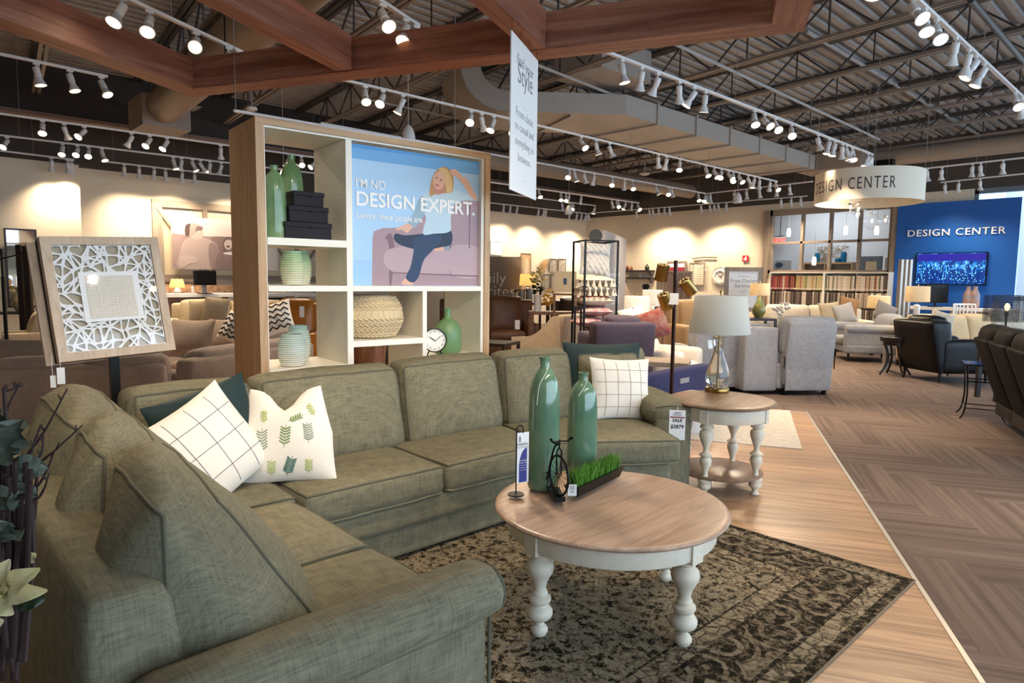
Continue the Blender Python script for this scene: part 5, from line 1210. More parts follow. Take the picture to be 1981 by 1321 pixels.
# ================================================================ framed paper-cut art on an easel, left
def web_art():
    # corner points of the front frame, seen at the left
    dn = 3.85
    TL = at(80, 452, d=3.5); TR = at(304, 463, d=3.93)
    hx = (TR - TL); hx.z = 0; W = hx.length; hx.normalize(); nrm = Vector((hx.y, -hx.x, 0))   # toward camera
    if nrm.dot(TL) > 0: nrm = -nrm
    up = Vector((0, 0, 1)) * math.cos(.16) + nrm * -.0 + (-nrm) * -math.sin(.0)
    # bottom corners measured by the same depth with a slight forward lean
    BL = at(110, 706, d=3.42); BR = at(341, 672, d=3.85)
    t = thing('framed_art', 'framed white paper-cut web art with woven linen centre, tilted on a black easel at left', 'picture', tuple((BL + BR) / 2))
    c = (TL + TR + BL + BR) / 4; X = ((TR - TL) + (BR - BL)) / 2; Y = ((TL - BL) + (TR - BR)) / 2; W = X.length; Hh = Y.length; M = basis(c - t.location, X, Y)
    def mk(): return MB().set(M=M)
    fw = .045; fm = wood('bleached_oak_frame', '#b79c80', '#d0b89c', axis=2, scale=26, rough=.5)
    m = mk(); a, b = W / 2, Hh / 2
    for q in ((-a, a, b - fw, b), (-a, a, -b, -b + fw), (-a, -a + fw, -b + fw, b - fw), (a - fw, a, -b + fw, b - fw)): m.box(q[0], q[1], q[2], q[3], -.05, .0)
    m.build('frame', fm, t, False)
    mk().box(-a + fw, a - fw, -b + fw, b - fw, -.045, -.035).build('backing_board', mat('grey_beige_board', '#b3a78f', .8), t, False)
    # voronoi-like web of paper strips
    rnd = random.Random(11); n = 11; ix, iy = a - fw, b - fw; P = {}
    for i in range(n + 1):
        for j in range(n + 1):
            u = -ix + 2 * ix * i / n; v = -iy + 2 * iy * j / n
            if 0 < i < n: u += rnd.uniform(-.4, .4) * 2 * ix / n
            if 0 < j < n: v += rnd.uniform(-.4, .4) * 2 * iy / n
            P[i, j] = Vector((u, v, 0))
    wb = mk(); 
    def strip(p, q):
        d = (q - p); L = d.length
        if L < 1e-4: return
        w = rnd.uniform(.0036, .0066); nn = Vector((-d.y, d.x, 0)).normalized(); vs = []; z = rnd.uniform(-.020, -.014)
        for f, k in ((0, 2.1), (.18, 1.15), (.5, .8), (.82, 1.15), (1, 2.1)): vs += [tuple(p + d * f + nn * w * k + Vector((0, 0, z))), tuple(p + d * f - nn * w * k + Vector((0, 0, z)))]
        wb.add(vs, [(2 * i, 2 * i + 1, 2 * i + 3, 2 * i + 2) for i in range(4)])
    for i in range(n + 1):
        for j in range(n + 1):
            nb = [(i + 1, j), (i, j + 1)] + ([(i + 1, j + 1)] if rnd.random() < .5 else []) + ([(i + 1, j - 1)] if rnd.random() < .5 else [])
            for k in nb:
                if k in P and rnd.random() < .88: strip(P[i, j], P[k])
    wb.build('paper_web', mat('white_cut_paper', '#f0eeea', .7), t, False)
    s = W * .232; m = mk(); m.box(-s - .005, s + .02, -s + .0, s + .005, -.013, -.009); m.build('centre_mat', mat('white_cut_paper', '#f0eeea'), t, False)
    wv = mk(); k = s * .84
    for i in range(21):
        u = -k + 2 * k * i / 20; wv.tube([(u + .006 + rnd.uniform(-.002, .002), -k, -.008), (u + .006 + rnd.uniform(-.002, .002), 0, -.007), (u + .006, k, -.008)], .0032, 5); wv.tube([(-k, u, -.0075), (0, u + rnd.uniform(-.002, .002), -.0065), (k + .012, u, -.0075)], .0032, 5)
    wv.build('woven_centre', mat('raffia_weave', '#e6dccb', .9), t)
    g = thin_glass('clear_glass'); mk().box(-a + fw, a - fw, -b + fw, b - fw, -.006, -.004).build('glazing', g, t, False)
    # second frame leaning on the back of the easel
    nz = Vector((M[0][2], M[1][2], M[2][2]))
    t2 = thing('framed_art', 'edge of a second framed picture on the back of the easel at left', 'picture', tuple(t.location - nz * .135 - Vector(M.col[0][:3]) * .03))
    M2 = M.copy(); M2.translation = c - t.location; 
    MB().set(M=M2).box(-a, a, -b, b - .0, -.025, 0).build('frame', fm, t2, False)
    # easel
    e = thing('display_easel', 'black metal easel carrying the paper-cut picture', 'easel', (t.location.x, t.location.y, 0)); bm = MB()
    cc = (BL + BR) / 2 - nz * .08; X_ = Vector(M.col[0][:3])
    MB().bar(tuple(cc - nz * .03 + Vector((0, 0, .12))), (cc.x - nz.x * .03, cc.y - nz.y * .03, .0), .045, .045).build('post', black_metal, e, False, world=True)
    MB().set(M=Matrix.Translation(c - e.location) @ basis((0, 0, 0), X, Y)).box(-a + .004, a - .05, -b + .002, b - .002, -.108, -.052).build('panel', mat('matte_black_board', '#0b0a09', .8), e, False)
    MB().bar((cc.x - .3, cc.y - .2, .02), (cc.x + .3, cc.y + .2, .02), .05, .04).bar((cc.x + .2, cc.y - .3, .02), (cc.x - .2, cc.y + .3, .02), .05, .04).build('foot', black_metal, e, False, world=True)
    return nz
nz = web_art()
for (px, py, w_, h_, lb) in ((118, 727, .034, .085, 'larger white paper tag hanging below the framed web art'), (103, 738, .024, .062, 'smaller white paper tag hanging below the framed web art')):
    d_ = 3.33; p = at(px, py, d=d_); t, M = plate('paper_tag', lb, 'price tag', p, w_, h_, FW + PI + .5, 0, th=.001)
    MB().tube([(0, 0, h_ / 2), (-.003, 0, h_ / 2 + .05), (0, 0, h_ / 2 + .11)], .0012, 5).build('string', paper, t)

# ================================================================ floral arrangement in the near left corner
def flowers():
    t = thing('floral_arrangement', 'dark floral arrangement with twigs, eucalyptus leaves and a cream lily at the left edge', 'flower arrangement', (-.24, 1.02, 0))
    t.location = tuple(Vector((at(-60, 1250, d=1.05).x, at(-60, 1250, d=1.05).y, 0)))
    base = Vector(t.location); rnd = random.Random(4)
    MB().set(M=Matrix.Translation((0, 0, 0))).lathe([(.001, 0), (.09, 0), (.13, .15), (.14, .4), (.10, .62), (.085, .66)], 28, cap=False).build('floor_vase', mat('black_ceramic', '#0c0b0a', .4), t)
    br = mat('dark_twig', '#2c1712', .7)
    tw = [((45, 745), (8, 700 + 60), 1.15), ((130, 752), (40, 905), 1.2), ((160, 822), (75, 905), 1.2), ((106, 872), (60, 960), 1.12), ((78, 823), (45, 930), 1.1), ((84, 842), (50, 900), 1.1), ((40, 740), (10, 830), 1.15), ((95, 915), (30, 990), 1.08)]
    m = MB()
    for a, b, d in tw:
        p = at(*a, d=d); q = at(*b, d=d - .02); s = at(30 + rnd.uniform(-20, 25), 1090, d=1.06); r_ = [.0014, .002, .0027, .0034, .004]
        mid = (p + q) / 2 + Vector((rnd.uniform(-.012, .012), 0, rnd.uniform(-.012, .012)))
        pts = smooth_path([p, mid, q, (q + s) / 2 + Vector((.004, .0, .0)), s], 5); m.tube(pts, [.0012 + .0034 * i / (len(pts) - 1) for i in range(len(pts))], 6)
        k = smooth_path([p, mid, q], 3)
        for i in range(1, len(k), 2): m.tube([k[i], k[i] + Vector((rnd.uniform(-.01, .01), rnd.uniform(-.01, .01), .012))], [.002, .0008], 5)
    m.build('twigs', br, t, True, world=True)
    m = MB()
    for k in range(46):
        x = rnd.uniform(-25, 60); p = at(x, rnd.uniform(880, 960), d=rnd.uniform(1.02, 1.12)); q = at(x * .5 + rnd.uniform(-10, 20), rnd.uniform(1180, 1330), d=rnd.uniform(1.0, 1.1)); m.tube([p, (p + q) / 2 + Vector((rnd.uniform(-.01, .01), rnd.uniform(-.01, .01), 0)), q], .0045, 6)
    m.build('stem_bundle', br, t, True, world=True)
    def leaf(mb, base_, tip, width, curl=.2, wav=.1, nrm=None):
        base_ = Vector(base_); tip = Vector(tip); d = tip - base_; L = d.length; dn = d.normalized(); nrm = nrm or (-Vector(CFWD) + Vector((0, 0, .3))).normalized(); side = dn.cross(nrm).normalized(); up = side.cross(dn); vs = []; fs = []; n = 10
        for i in range(n + 1):
            f = i / n; w = width * math.sin(PI * min(1, f * .93 + .05)) ** .8; c_ = base_ + d * f + up * (curl * L * math.sin(PI * f))
            for s in (-1, -.5, 0, .5, 1): vs.append(tuple(c_ + side * s * w + up * (abs(s) * w * .35 + wav * w * math.sin(f * 14 + s * 4) * abs(s))))
        for i in range(n):
            for k in range(4): fs.append((i * 5 + k, i * 5 + k + 1, i * 5 + k + 6, i * 5 + k + 5))
        mb.add(vs, fs)
    lf = mat('dusty_eucalyptus_leaf', '#474d40', .55, var=.3, vs=20); 
    for (a, b, w, d) in (((5, 900), (45, 812), .034, 1.02), ((-15, 830), (30, 880), .03, 1.04), ((10, 905), (92, 905), .022, 1.05), ((-10, 960), (40, 955), .026, 1.02), ((-12, 930), (25, 985), .026, 1.0), ((-25, 860), (-2, 790), .035, 1.06), ((-10, 1010), (30, 1040), .03, 1.0), ((20, 935), (70, 960), .018, 1.03), ((-20, 1060), (20, 1010), .03, .98)):
        m = MB(); leaf(m, at(*a, d=d), at(*b, d=d + .03), w, .15, .5); m.build('leaf', lf, t, True, world=True)
    pet = mat('cream_lily_petal', '#cfbe7e', .45, var=.12, vs=10, trans=0, col2='#ddd0a4')
    c = at(8, 1145, d=.93)
    for (px, py, w) in ((78, 1100, .018), (92, 1142, .016), (27, 1188, .018), (-30, 1175, .02), (-30, 1105, .02), (20, 1082, .018)):
        m = MB(); leaf(m, c, at(px, py, d=.90), w, .12, .25); m.build('lily_petal', pet, t, True, world=True)
    m = MB()
    for k in range(6): m.tube([c, c + Vector((rnd.uniform(-.01, .01), -.03, .02 + rnd.uniform(-.015, .01)))], [.0012, .002], 5)
    m.build('stamens', mat('pale_green_stem', '#9aa25a', .6), t, True, world=True)
    m = MB(); leaf(m, at(35, 1150, d=.97), at(88, 1158, d=.97), .02, .1, .2); m.build('leaf', mat('deep_green_leaf', '#1e2a16', .4), t, True, world=True)
    c2 = at(70, 1070, d=1.05); m = MB(); leaf(m, at(55, 1085, d=1.05), c2, .01, .1, .3); m.build('lily_petal', pet, t, True, world=True)
    c3 = at(-5, 1205, d=.9)
    m = MB(); leaf(m, c3, at(8, 1200, d=.89), .012); m.build('lily_petal', pet, t, True, world=True)
flowers()
# ================================================================ generic upholstery
def F(px, py, d, z=0.0):
    p = at(px, py, d=d); p.z = z; return p
def FX(px, d):     # floor point below image column px at forward distance d
    p = at(px, 560, d=d); p.z = 0; return p
leg_m = mat('dark_stained_leg', '#1d1411', .4)
def seat_unit(name, label, cat, loc, rz, w, d, hs, hb, m_, n=1, arm=.2, ah=.62, lean=.14, base_z=.10, style='loose', arms=(1, 1), bt=.2, tuft=False, group=None, pm_=None, legs=True, back_split=None, legh=None):
    """front looks along local -Y; origin on the floor at the centre"""
    t = thing(name, label, cat, tuple(loc), rz, group)
    x0, x1 = -w / 2, w / 2; a0 = arm if arms[0] else 0; a1 = arm if arms[1] else 0; yf, yb = -d / 2, d / 2
    MB().hexa([(x0 + .02, yf + .03), (x1 - .02, yf + .03), (x1 - .02, yb - .04), (x0 + .02, yb - .04)], base_z, hs - .14, .03).build('base', m_, t)
    for s, k in ((-1, 0), (1, 1)):
        if not arms[k]: continue
        xa = x0 if s < 0 else x1 - arm
        m = MB()
        if style == 'roll':
            m.hexa([(xa + .03, yf + .02), (xa + arm - .03, yf + .02), (xa + arm - .03, yb - .12), (xa + .03, yb - .12)], base_z, ah - .08, .03)
            m.rbox((xa + arm / 2, (yf + yb) / 2 - .06, ah - .07), (arm + .02, d - .16, .16), .075, (0, 0, .005))
        else:
            m.hexa([(xa, yf), (xa + arm, yf), (xa + arm, yb - .08), (xa, yb - .08)], base_z, ah, min(.06, arm * .3), (.005, .005, .01))
        m.build('arm', m_, t)
    # back shell
    q8 = [(x0 + .02, yb - bt - .08, base_z), (x1 - .02, yb - bt - .08, base_z), (x1 - .02, yb - .02, base_z), (x0 + .02, yb - .02, base_z)]
    top = hb - (.06 if style in ('loose', 'roll') else 0)
    q8 += [(x0 + .02, yb - bt + .0, top), (x1 - .02, yb - bt, top), (x1 - .02, yb + lean * .5, top), (x0 + .02, yb + lean * .5, top)]
    MB().rbox((0, 0, 0), (w, bt, hb), .05, (0, .01, .01), 6, q8).build('back_frame', m_, t)
    iw = (w - a0 - a1) / n
    for k in range(n):
        xa = x0 + a0 + iw * k
        MB().hexa([(xa + .004, yf - .01), (xa + iw - .004, yf - .01), (xa + iw - .004, yb - bt - .05), (xa + .004, yb - bt - .05)], hs - .15, hs, .045, (.0, .01, .03)).build('seat_cushion', m_, t)
        q8 = [(xa + .006, yb - bt - .20, hs - .02), (xa + iw - .006, yb - bt - .20, hs - .02), (xa + iw - .006, yb - bt + .0, hs - .02), (xa + .006, yb - bt, hs - .02),
              (xa + .006, yb - bt - .08, hb), (xa + iw - .006, yb - bt - .08, hb), (xa + iw - .006, yb - .04 + lean * .3, hb), (xa + .006, yb - .04 + lean * .3, hb)]
        c = MB().rbox((0, 0, 0), (iw, .22, hb - hs), .06, (.005, .05, .02), 7, q8, .004).build('back_cushion', m_, t)
        if tuft:
            m = MB()
            for i in range(3):
                x = xa + iw * (i + 1) / 4; y = yb - bt - .18; z = (hs + hb) / 2; m.set((x, y, z)); m.lathe([(.001, -.004), (.015, 0), (.001, .008)], 8)
            m.build('tuft_button', m_, c)
    if legs:
        lh = legh or base_z
        for sx in (-1, 1):
            for sy in (-1, 1): MB().set((sx * (w / 2 - .09), sy * (d / 2 - .1), 0)).lathe([(.001, 0), (.016, 0), (.026, lh + .01), (.001, lh + .01)], 10).build('leg', leg_m, t)
    return t
def recliner_back(name, label, loc, rz, w, hb, m_, group=None, d=.85, side=True, skirt=True):
    """wall-saver recliner seen from behind: rounded top pillow, flat hinged back panel, side wings. front along -Y"""
    t = thing(name, label, 'recliner', tuple(loc), rz, group)
    yb = d / 2
    MB().hexa([(-w / 2, -d / 2), (w / 2, -d / 2), (w / 2, yb - .12), (-w / 2, yb - .12)], .08, .42, .03).build('base', m_, t)
    for s in (-1, 1): MB().hexa([(s * w / 2 - (.0 if s < 0 else .17), -d / 2), (s * w / 2 + (.17 if s < 0 else 0), -d / 2), (s * w / 2 + (.17 if s < 0 else 0), yb - .16), (s * w / 2 - (.0 if s < 0 else .17), yb - .16)], .08, .60, .05).build('arm', m_, t)
    iw = w * .86
    q8 = [(-iw / 2, yb - .22, .14), (iw / 2, yb - .22, .14), (iw / 2, yb - .06, .14), (-iw / 2, yb - .06, .14), (-iw / 2, yb - .14, hb - .07), (iw / 2, yb - .14, hb - .07), (iw / 2, yb + .04, hb - .05), (-iw / 2, yb + .04, hb - .05)]
    MB().rbox((0, 0, 0), (iw, .16, .8), .03, (0, .008, 0), 5, q8).build('back_panel', m_, t)
    q8 = [(-iw / 2 - .02, yb - .30, hb - .5), (iw / 2 + .02, yb - .30, hb - .5), (iw / 2 + .02, yb - .05, hb - .5), (-iw / 2 - .02, yb - .05, hb - .5), (-iw / 2 - .02, yb - .26, hb), (iw / 2 + .02, yb - .26, hb), (iw / 2 + .02, yb - .0, hb), (-iw / 2 - .02, yb - .0, hb)]
    MB().rbox((0, 0, 0), (iw, .25, .5), .07, (.02, .02, .02), 6, q8, .004).build('headrest', m_, t)
    MB().hexa([(-w / 2 + .17, -d / 2 - .01), (w / 2 - .17, -d / 2 - .01), (w / 2 - .17, yb - .3), (-w / 2 + .17, yb - .3)], .33, .48, .05, (0, 0, .02)).build('seat_cushion', m_, t)
    if skirt: MB().hexa([(-iw / 2 + .02, yb - .05), (iw / 2 - .02, yb - .05), (iw / 2 - .02, yb - .03), (-iw / 2 + .02, yb - .03)], .07, .42, .008, wob=.006).build('skirt_flap', m_, t)
    m = MB()
    for s in (-1, 1): m.tube([(s * (iw / 2 + .012), yb - .05, .52), (s * (iw / 2 + .012), yb - .03, .50), (s * (iw / 2 + .012), yb - .03, .36)], .008, 6)
    m.build('recline_latch', black_metal, t)
    for s in (-1, 1): MB().box(s * w * .36 - .02, s * w * .36 + .02, yb - .15, yb - .1, 0, .09).build('foot', black_metal, t, False)
    return t
AWAY = FW - PI / 2 + PI      # rz so that local -Y points away from the camera
TOW = FW - PI / 2            # rz so that local -Y ... faces the camera
# (local -Y has world heading rz - 90deg)
def face(h): return h + PI / 2
taupe = mat('taupe_velour', '#8f7c6c', .85, weave=120, sheen=.2); grey_rec = mat('light_grey_tweed', '#939397', .9, weave=220); grey_arm = mat('pale_grey_linen', '#9fa1a6', .9, weave=200)
ivory = mat('ivory_chenille', '#d8ccb8', .9, weave=150); cream_up = mat('cream_linen_upholstery', '#c9b795', .9, weave=160); blackl = mat('black_brown_leather', '#0f0c0b', .42, spec=.25, var=.2, vs=6, bump=.15, bs=40)
brownl = mat('saddle_brown_leather', '#6b4630', .38, var=.35, vs=4, bump=.15, bs=30); choc = mat('dark_chocolate_leather', '#2a1712', .35, var=.2, vs=6); orangel = mat('tan_orange_leather', '#b8701f', .35, var=.2, vs=4, bump=.1, bs=30)
purple = mat('dusky_plum_tweed', '#4a3f4c', .9, weave=160); navy = mat('indigo_tweed', '#2c2b52', .9, weave=180)
tanrec = mat('tan_leather', '#a8865c', .5)

# ---- taupe sectional behind the web art
angT = math.radians(24)
def taupe_piece(px, z, w, lab, gr=None, off=0):
    pass
p0 = at(-30, 700, z=.80); p1 = at(326, 690, z=.80); p2 = at(612, 652, z=.80)
d1 = (p1 - p0); d1.z = 0; L1_ = d1.length; a1_ = math.atan2(d1.y, d1.x); c1 = (p0 + p1) / 2; n1 = Vector((-d1.y, d1.x, 0)).normalized(); c1 = c1 + n1 * .44; c1.z = 0
t = seat_unit('sectional_piece', 'taupe sofa section nearest the framed web art, its back to the green sofa', 'sofa', c1, a1_, L1_ - .02, .88, .44, .80, taupe, 2, .2, .62, arms=(0, 0), style='loose', lean=.02)
t.rotation_euler = (0, 0, a1_); 
p1 = p1 + (p2 - p1).normalized() * .22; d2 = (p2 - p1); d2.z = 0; a2_ = math.atan2(d2.y, d2.x); c2 = (p1 + p2) / 2 + Vector((-d2.y, d2.x, 0)).normalized() * .44; c2.z = 0
t2_ = seat_unit('sectional_piece', 'taupe sofa section running behind the bookcase post', 'sofa', c2, a2_, d2.length - .03, .88, .44, .80, taupe, 2, .2, .62, arms=(0, 1), style='loose', lean=.02)
for t_ in (t, t2_): t_.rotation_euler = (0, 0, t_.rotation_euler[2] + PI); 
for t_, c_ in ((t, c1), (t2_, c2)): pass
def cushion_at(name, label, px, py, d, size, m_, tilt=.25, roll=0, face_=None, thick=.16, group=None, pattern=None): return pillow(name, label, at(px, py, d=d), size, FW + PI if face_ is None else face_, tilt, roll, m_, thick, n=10, group=group, pattern=pattern)
cushion_at('throw_pillow', 'long plump taupe back pillow at the left end of the taupe sectional', 45, 684, 5.8, (.80, .26), taupe, .1)
cushion_at('throw_pillow', 'plump taupe pillow in the middle of the taupe sectional', 372, 652, 7.5, (.5, .42), taupe, .3); cushion_at('throw_pillow', 'plump taupe pillow right against the bookcase post', 440, 648, 8.0, (.5, .40), taupe, .3)
# far row of the taupe sectional facing us
pz = FX(395, 8.6); seat_unit('sofa', 'taupe sofa facing us behind the taupe sectional', 'sofa', pz, face(FW + PI + .1), 2.2, .9, .42, .86, taupe, 3, .2, .6)
# ---- cream tufted sofa by the desk
pz = FX(440, 12.2); t = seat_unit('sofa', 'cream tufted sofa below the laughing father photo', 'sofa', pz, face(FW + PI + .15), 2.2, .9, .46, 1.04, cream_up, 2, .2, .7, tuft=True)
cushion_at('throw_pillow', 'left cream pillow on the cream tufted sofa', 388, 602, 11.5, .42, cream_up, .3, .1); cushion_at('throw_pillow', 'right cream pillow on the cream tufted sofa', 417, 600, 11.4, .46, cream_up, .3, -.1)
bw = mat('black_thread_pattern', '#14120f', .9)
zig = [([(-.9 + 1.8 * k / 8, v + (.12 if k % 2 else -.06)) for k in range(9)], .011) for v in (-.7, -.35, 0, .35, .7)]
cushion_at('throw_pillow', 'black and white zigzag pillow beside the bookcase post', 458, 636, 7.4, .34, offwh2, .3, -.4, pattern=[('zigzag_print', bw, zig)])
cushion_at('throw_pillow', 'black and white banded pillow seen through the lower left bookcase bay', 534, 616, 8.2, .42, offwh2, .3, .3, pattern=[('zigzag_print', bw, zig)])
t = seat_unit('recliner', 'tan orange leather recliner seen through the lower left bookcase bay', 'recliner', FX(566, 10.2), face(FW + PI + .1), .95, .95, .48, 1.14, orangel, 1, .2, .66)
seat_unit('sofa', 'brown stone-patterned sofa beyond the orange recliner, seen through the bookcase', 'sofa', FX(640, 12.6), face(FW + PI), 1.7, .9, .46, 1.02, mat('stone_pattern_chenille', '#6d5b4c', .9, var=.8, vs=9, col2='#a59078'), 2, .2, .66)
p_ = FX(706, 6.3); t = thing('log_stool', 'carved wooden log stool glimpsed under the lowest middle bookcase shelf', 'stool', tuple(p_)); MB().lathe([(.001, 0), (.19, 0), (.17, .1), (.15, .3), (.17, .5), (.2, .86), (.001, .87)], 18).build('log_body', wood('log_wood', '#6b3f26', '#b07a50', axis=2, scale=18), t)
plate('paper_tag', 'white ticket on the orange recliner arm', 'price tag', at(584, 603, d=9.68), .07, .16, FW + PI)
# ---- dark leather chaise far left, lamp, mirror
t = seat_unit('recliner', 'dark chocolate leather recliner cut by the left edge', 'recliner', FX(-40, 8.4), face(FW - .5), 1.5, 1.0, .42, .98, choc, 1, .24, .62, style='roll')
t = seat_unit('accent_chair', 'small cream wingback chair near the far left wall behind the dark recliner', 'chair', FX(55, 10.2), face(FW + PI - .9), .65, .7, .45, .92, cream_up, 1, .07, .6)
b = FX(7, 9.4); t = thing('arm_lamp', 'black boom floor lamp at the left edge', 'lamp', tuple(b)); MB().tube([(0, 0, 0), (0, 0, 1.84)], [.016, .016], 8).tube([(0, 0, 0), (0, 0, 1.45)], .024, 8).build('pole', black_metal, t); q = at(64, 485, d=9.4); MB().tube([at(-30, 509, d=9.4), q], .011, 6).build('boom', black_metal, t, True, world=True); MB().lathe([(.001, 0), (.15, 0), (.15, .02), (.001, .03)], 20).build('base', black_metal, t)
# framed mirror with ceiling reflection on the far left wall
m0 = at(43, 520, Y=14.93); t = thing('wall_mirror', 'tall dark framed mirror on the far left wall above a dark console', 'mirror', tuple(m0)); MB().box(-.24, .24, -.03, 0, -.70, .72).build('frame', leg_m, t, False); MB().box(-.21, .21, -.034, -.03, -.67, .69).build('mirror_glass', mat('mirror', '#cfc8bd', .03, 1), t, False)
pz = FX(42, 11.5); t = thing('console_table', 'dark console under the far left mirror', 'table', tuple(pz), -.2); MB().box(-.5, .5, -.2, .2, .80, .84).build('tabletop', leg_m, t, False)
for sx in (-1, 1):
    for sy in (-1, 1): MB().box(sx * .46 - .025, sx * .46 + .025, sy * .16 - .025, sy * .16 + .025, 0, .8).build('leg', leg_m, t, False)
p = at(33, 568, d=11.4); tall = thing('ginger_jar', 'blue and gold painted jar on the far left console', 'vase', (pz.x, pz.y, .842)); q = p - pz; tall.location = (pz.x + q.x * .3, pz.y + q.y * .3, .842)
MB().lathe([(.001, 0), (.07, 0), (.12, .08), (.14, .2), (.12, .32), (.07, .36), (.08, .42), (.001, .43)], 20).build('jar_body', mat('teal_gold_marble', '#2f6f7c', .3, var=.9, vs=9, col2='#c9a75a'), tall)
pz = FX(50, 10.6); t = thing('folding_screen', 'dark wood tall frame panel behind the boom lamp', 'screen', tuple(pz), FW - PI / 2); m = MB(); m.box(-.11, -.03, -.03, .03, 0, 1.95); m.box(.0, .09, -.03, .03, 0, 1.93); m.build('panel_post', leg_m, t, False)
# ---- barn door frame and father photo on the back wall
yw = WY - .001
def W(px, py, dy=0): p = at(px, py, Y=WY - dy); return p
x0_, z1_ = W(292, 385).x, W(292, 385).z; z0_ = 1.36; x1_ = x0_ + 4.3
t = thing('barn_door_frame', 'grey barnwood frame with diagonal braces around the father and child photo', 'wall decor', (x0_, WY, z0_)); H_ = z1_ - z0_; gw = wood('barnwood_rail_x', '#857565', '#a39382', axis=0, scale=22, rough=.7)
def bwbox(name, a, b, c_, d_, m_=greywood): MB().box(a, b, -.06, -.002, c_, d_).build(name, m_, t, False)
Wt = x1_ - x0_
bwbox('stile', 0, .20, 0, H_); bwbox('stile', Wt - .2, Wt, 0, H_); bwbox('rail', .2, Wt - .2, H_ - .15, H_, gw); bwbox('rail', .2, Wt - .2, 0, .15, gw)
for f in (.25, .5, .75): bwbox('stile', Wt * f - .05, Wt * f + .05, .15, H_ - .15)
for (a, b) in ((.02, .24), (.48, .27), (.52, .74), (.98, .76)): MB().bar((Wt * a, -.03, H_ - .15), (Wt * b, -.03, .15), .09, .05).build('brace', greywood, t, False)
MB().box(.1, Wt - .1, -.012, -.001, .1, H_ - .1).build('cream_backing', mat('cream_board', '#e0cfae', .8), t, False)
a = W(330, 418, .09); b_ = W(331, 520, .09); 
t = thing('photo_poster', 'sepia photo panel of a laughing bearded adult and a child holding a bowl', 'poster', (a.x, WY - .09, b_.z)); PWd, PHt = 2.35, a.z - b_.z
MB().box(0, PWd, -.02, .02, 0, PHt).build('photo_board', mat('sepia_pale', '#e3d5cd', .6), t, False)
SL = [0]
def sp(name, pts, col, tt=None):
    Z7 = 190 / 837.; P = []
    for (x, y) in pts:
        q = at(280 + x * Z7, 360 + y * Z7, Y=WY - .09); P.append((max(0, min(PWd, q.x - a.x)), 0, max(0, min(PHt, q.z - b_.z))))
    P = [(v.x, v.z) for v in smooth_path(P, 4, True)]; P = [(max(0, min(PWd, u)), max(0, min(PHt, v))) for u, v in P]; SL[0] += 1; y = -.0205 - SL[0] * .0008; n = len(P)
    ar = sum(P[i][0] * P[(i + 1) % n][1] - P[(i + 1) % n][0] * P[i][1] for i in range(n))
    if ar < 0: P = P[::-1]
    MB().add([(u, y, v) for u, v in P], [tuple(range(n))]).build(name, mat('sepia_' + col.strip('#'), col, .6), t, False)
sp('printed_sofa', [(222, 420), (300, 412), (560, 430), (700, 440), (900, 440), (980, 700), (222, 700)], '#a48c88'); sp('printed_sofa', [(560, 440), (640, 430), (760, 450), (770, 560), (640, 600), (600, 520)], '#8b716d')
sp('printed_torso', [(300, 560), (330, 470), (400, 435), (500, 440), (590, 480), (625, 540), (615, 700), (290, 700)], '#b7a49c'); sp('printed_shade', [(560, 480), (622, 530), (612, 700), (560, 690), (540, 560)], '#97807b')
sp('printed_neck', [(385, 400), (440, 360), (490, 360), (490, 440), (420, 455)], '#c6b3aa'); sp('printed_head', [(350, 350), (380, 320), (430, 318), (490, 350), (485, 372), (440, 380), (420, 410), (370, 430)], '#b49d94'); sp('printed_hair', [(338, 370), (350, 330), (385, 320), (380, 360), (375, 420), (345, 420)], '#5f4a47'); sp('printed_beard', [(440, 345), (490, 350), (480, 378), (445, 378), (430, 400)], '#7d6661')
sp('printed_forearm', [(300, 600), (360, 590), (385, 590), (430, 605), (445, 630), (425, 660), (390, 655), (350, 680), (300, 690)], '#c5b1a8'); sp('printed_child', [(620, 580), (680, 560), (800, 600), (800, 700), (612, 700)], '#85706c'); sp('printed_child_hair', [(660, 500), (670, 450), (710, 432), (760, 450), (760, 560), (680, 570)], '#745f5b'); sp('printed_child_face', [(672, 495), (690, 462), (725, 460), (745, 495), (725, 540), (690, 538)], '#d3c1b8'); sp('printed_mouth', [(690, 512), (708, 506), (722, 514), (706, 526)], '#6b4a48')
sp('printed_bowl', [(662, 572), (720, 580), (850, 580), (850, 620), (740, 640), (690, 632)], '#8c7571'); sp('printed_popcorn', [(665, 572), (720, 560), (850, 562), (850, 585), (720, 586)], '#efe6df')
# ---- reception desk
p = F(335, 600, 13.5); t = thing('reception_desk', 'walnut-fronted reception desk with a white counter below the father photo', 'desk', tuple(p), 0); MB().box(-.3, .75, 0, .5, 0, 1.05).build('walnut_front', wood('walnut_slats', '#5a3826', '#7d5238', axis=2, scale=24), t, False); MB().box(-.35, 3.2, -.05, .55, 1.05, 1.12).build('counter', white_paint, t, False); MB().box(2.6, 2.7, 0, .5, 0, 1.05).build('counter_leg', white_paint, t, False); MB().box(1.15, 1.25, .1, .5, 0, 1.05).build('counter_leg', white_paint, t, False); MB().box(.75, 3.2, .50, .55, .2, 1.0).build('modesty_panel', leg_m, t, False)
MB().box(-.35, 3.6, .58, .62, 1.12, 1.30).build('stone_splash', mat('ledger_stone', '#6e4d38', .8, var=.8, vs=14, col2='#c9a27c'), t, False)
dp = 13.75
def TP(px, d_, z): p = at(px, 560, d=d_); p.z = z; return p
table_lamp('table_lamp', 'small lit lamp with white shade on the reception counter', TP(343, dp, 1.1205), [(.001, 0), (.05, 0), (.07, .04), (.05, .09), (.02, .12), (.001, .12)], (.15, .11, .12, .30), mat('blue_white_ceramic', '#8895a8', .2, var=.5, vs=20, col2='#f0f0f0'), shade_mat('warm_lit_shade', '#ffe9c4', .6), lit=6)
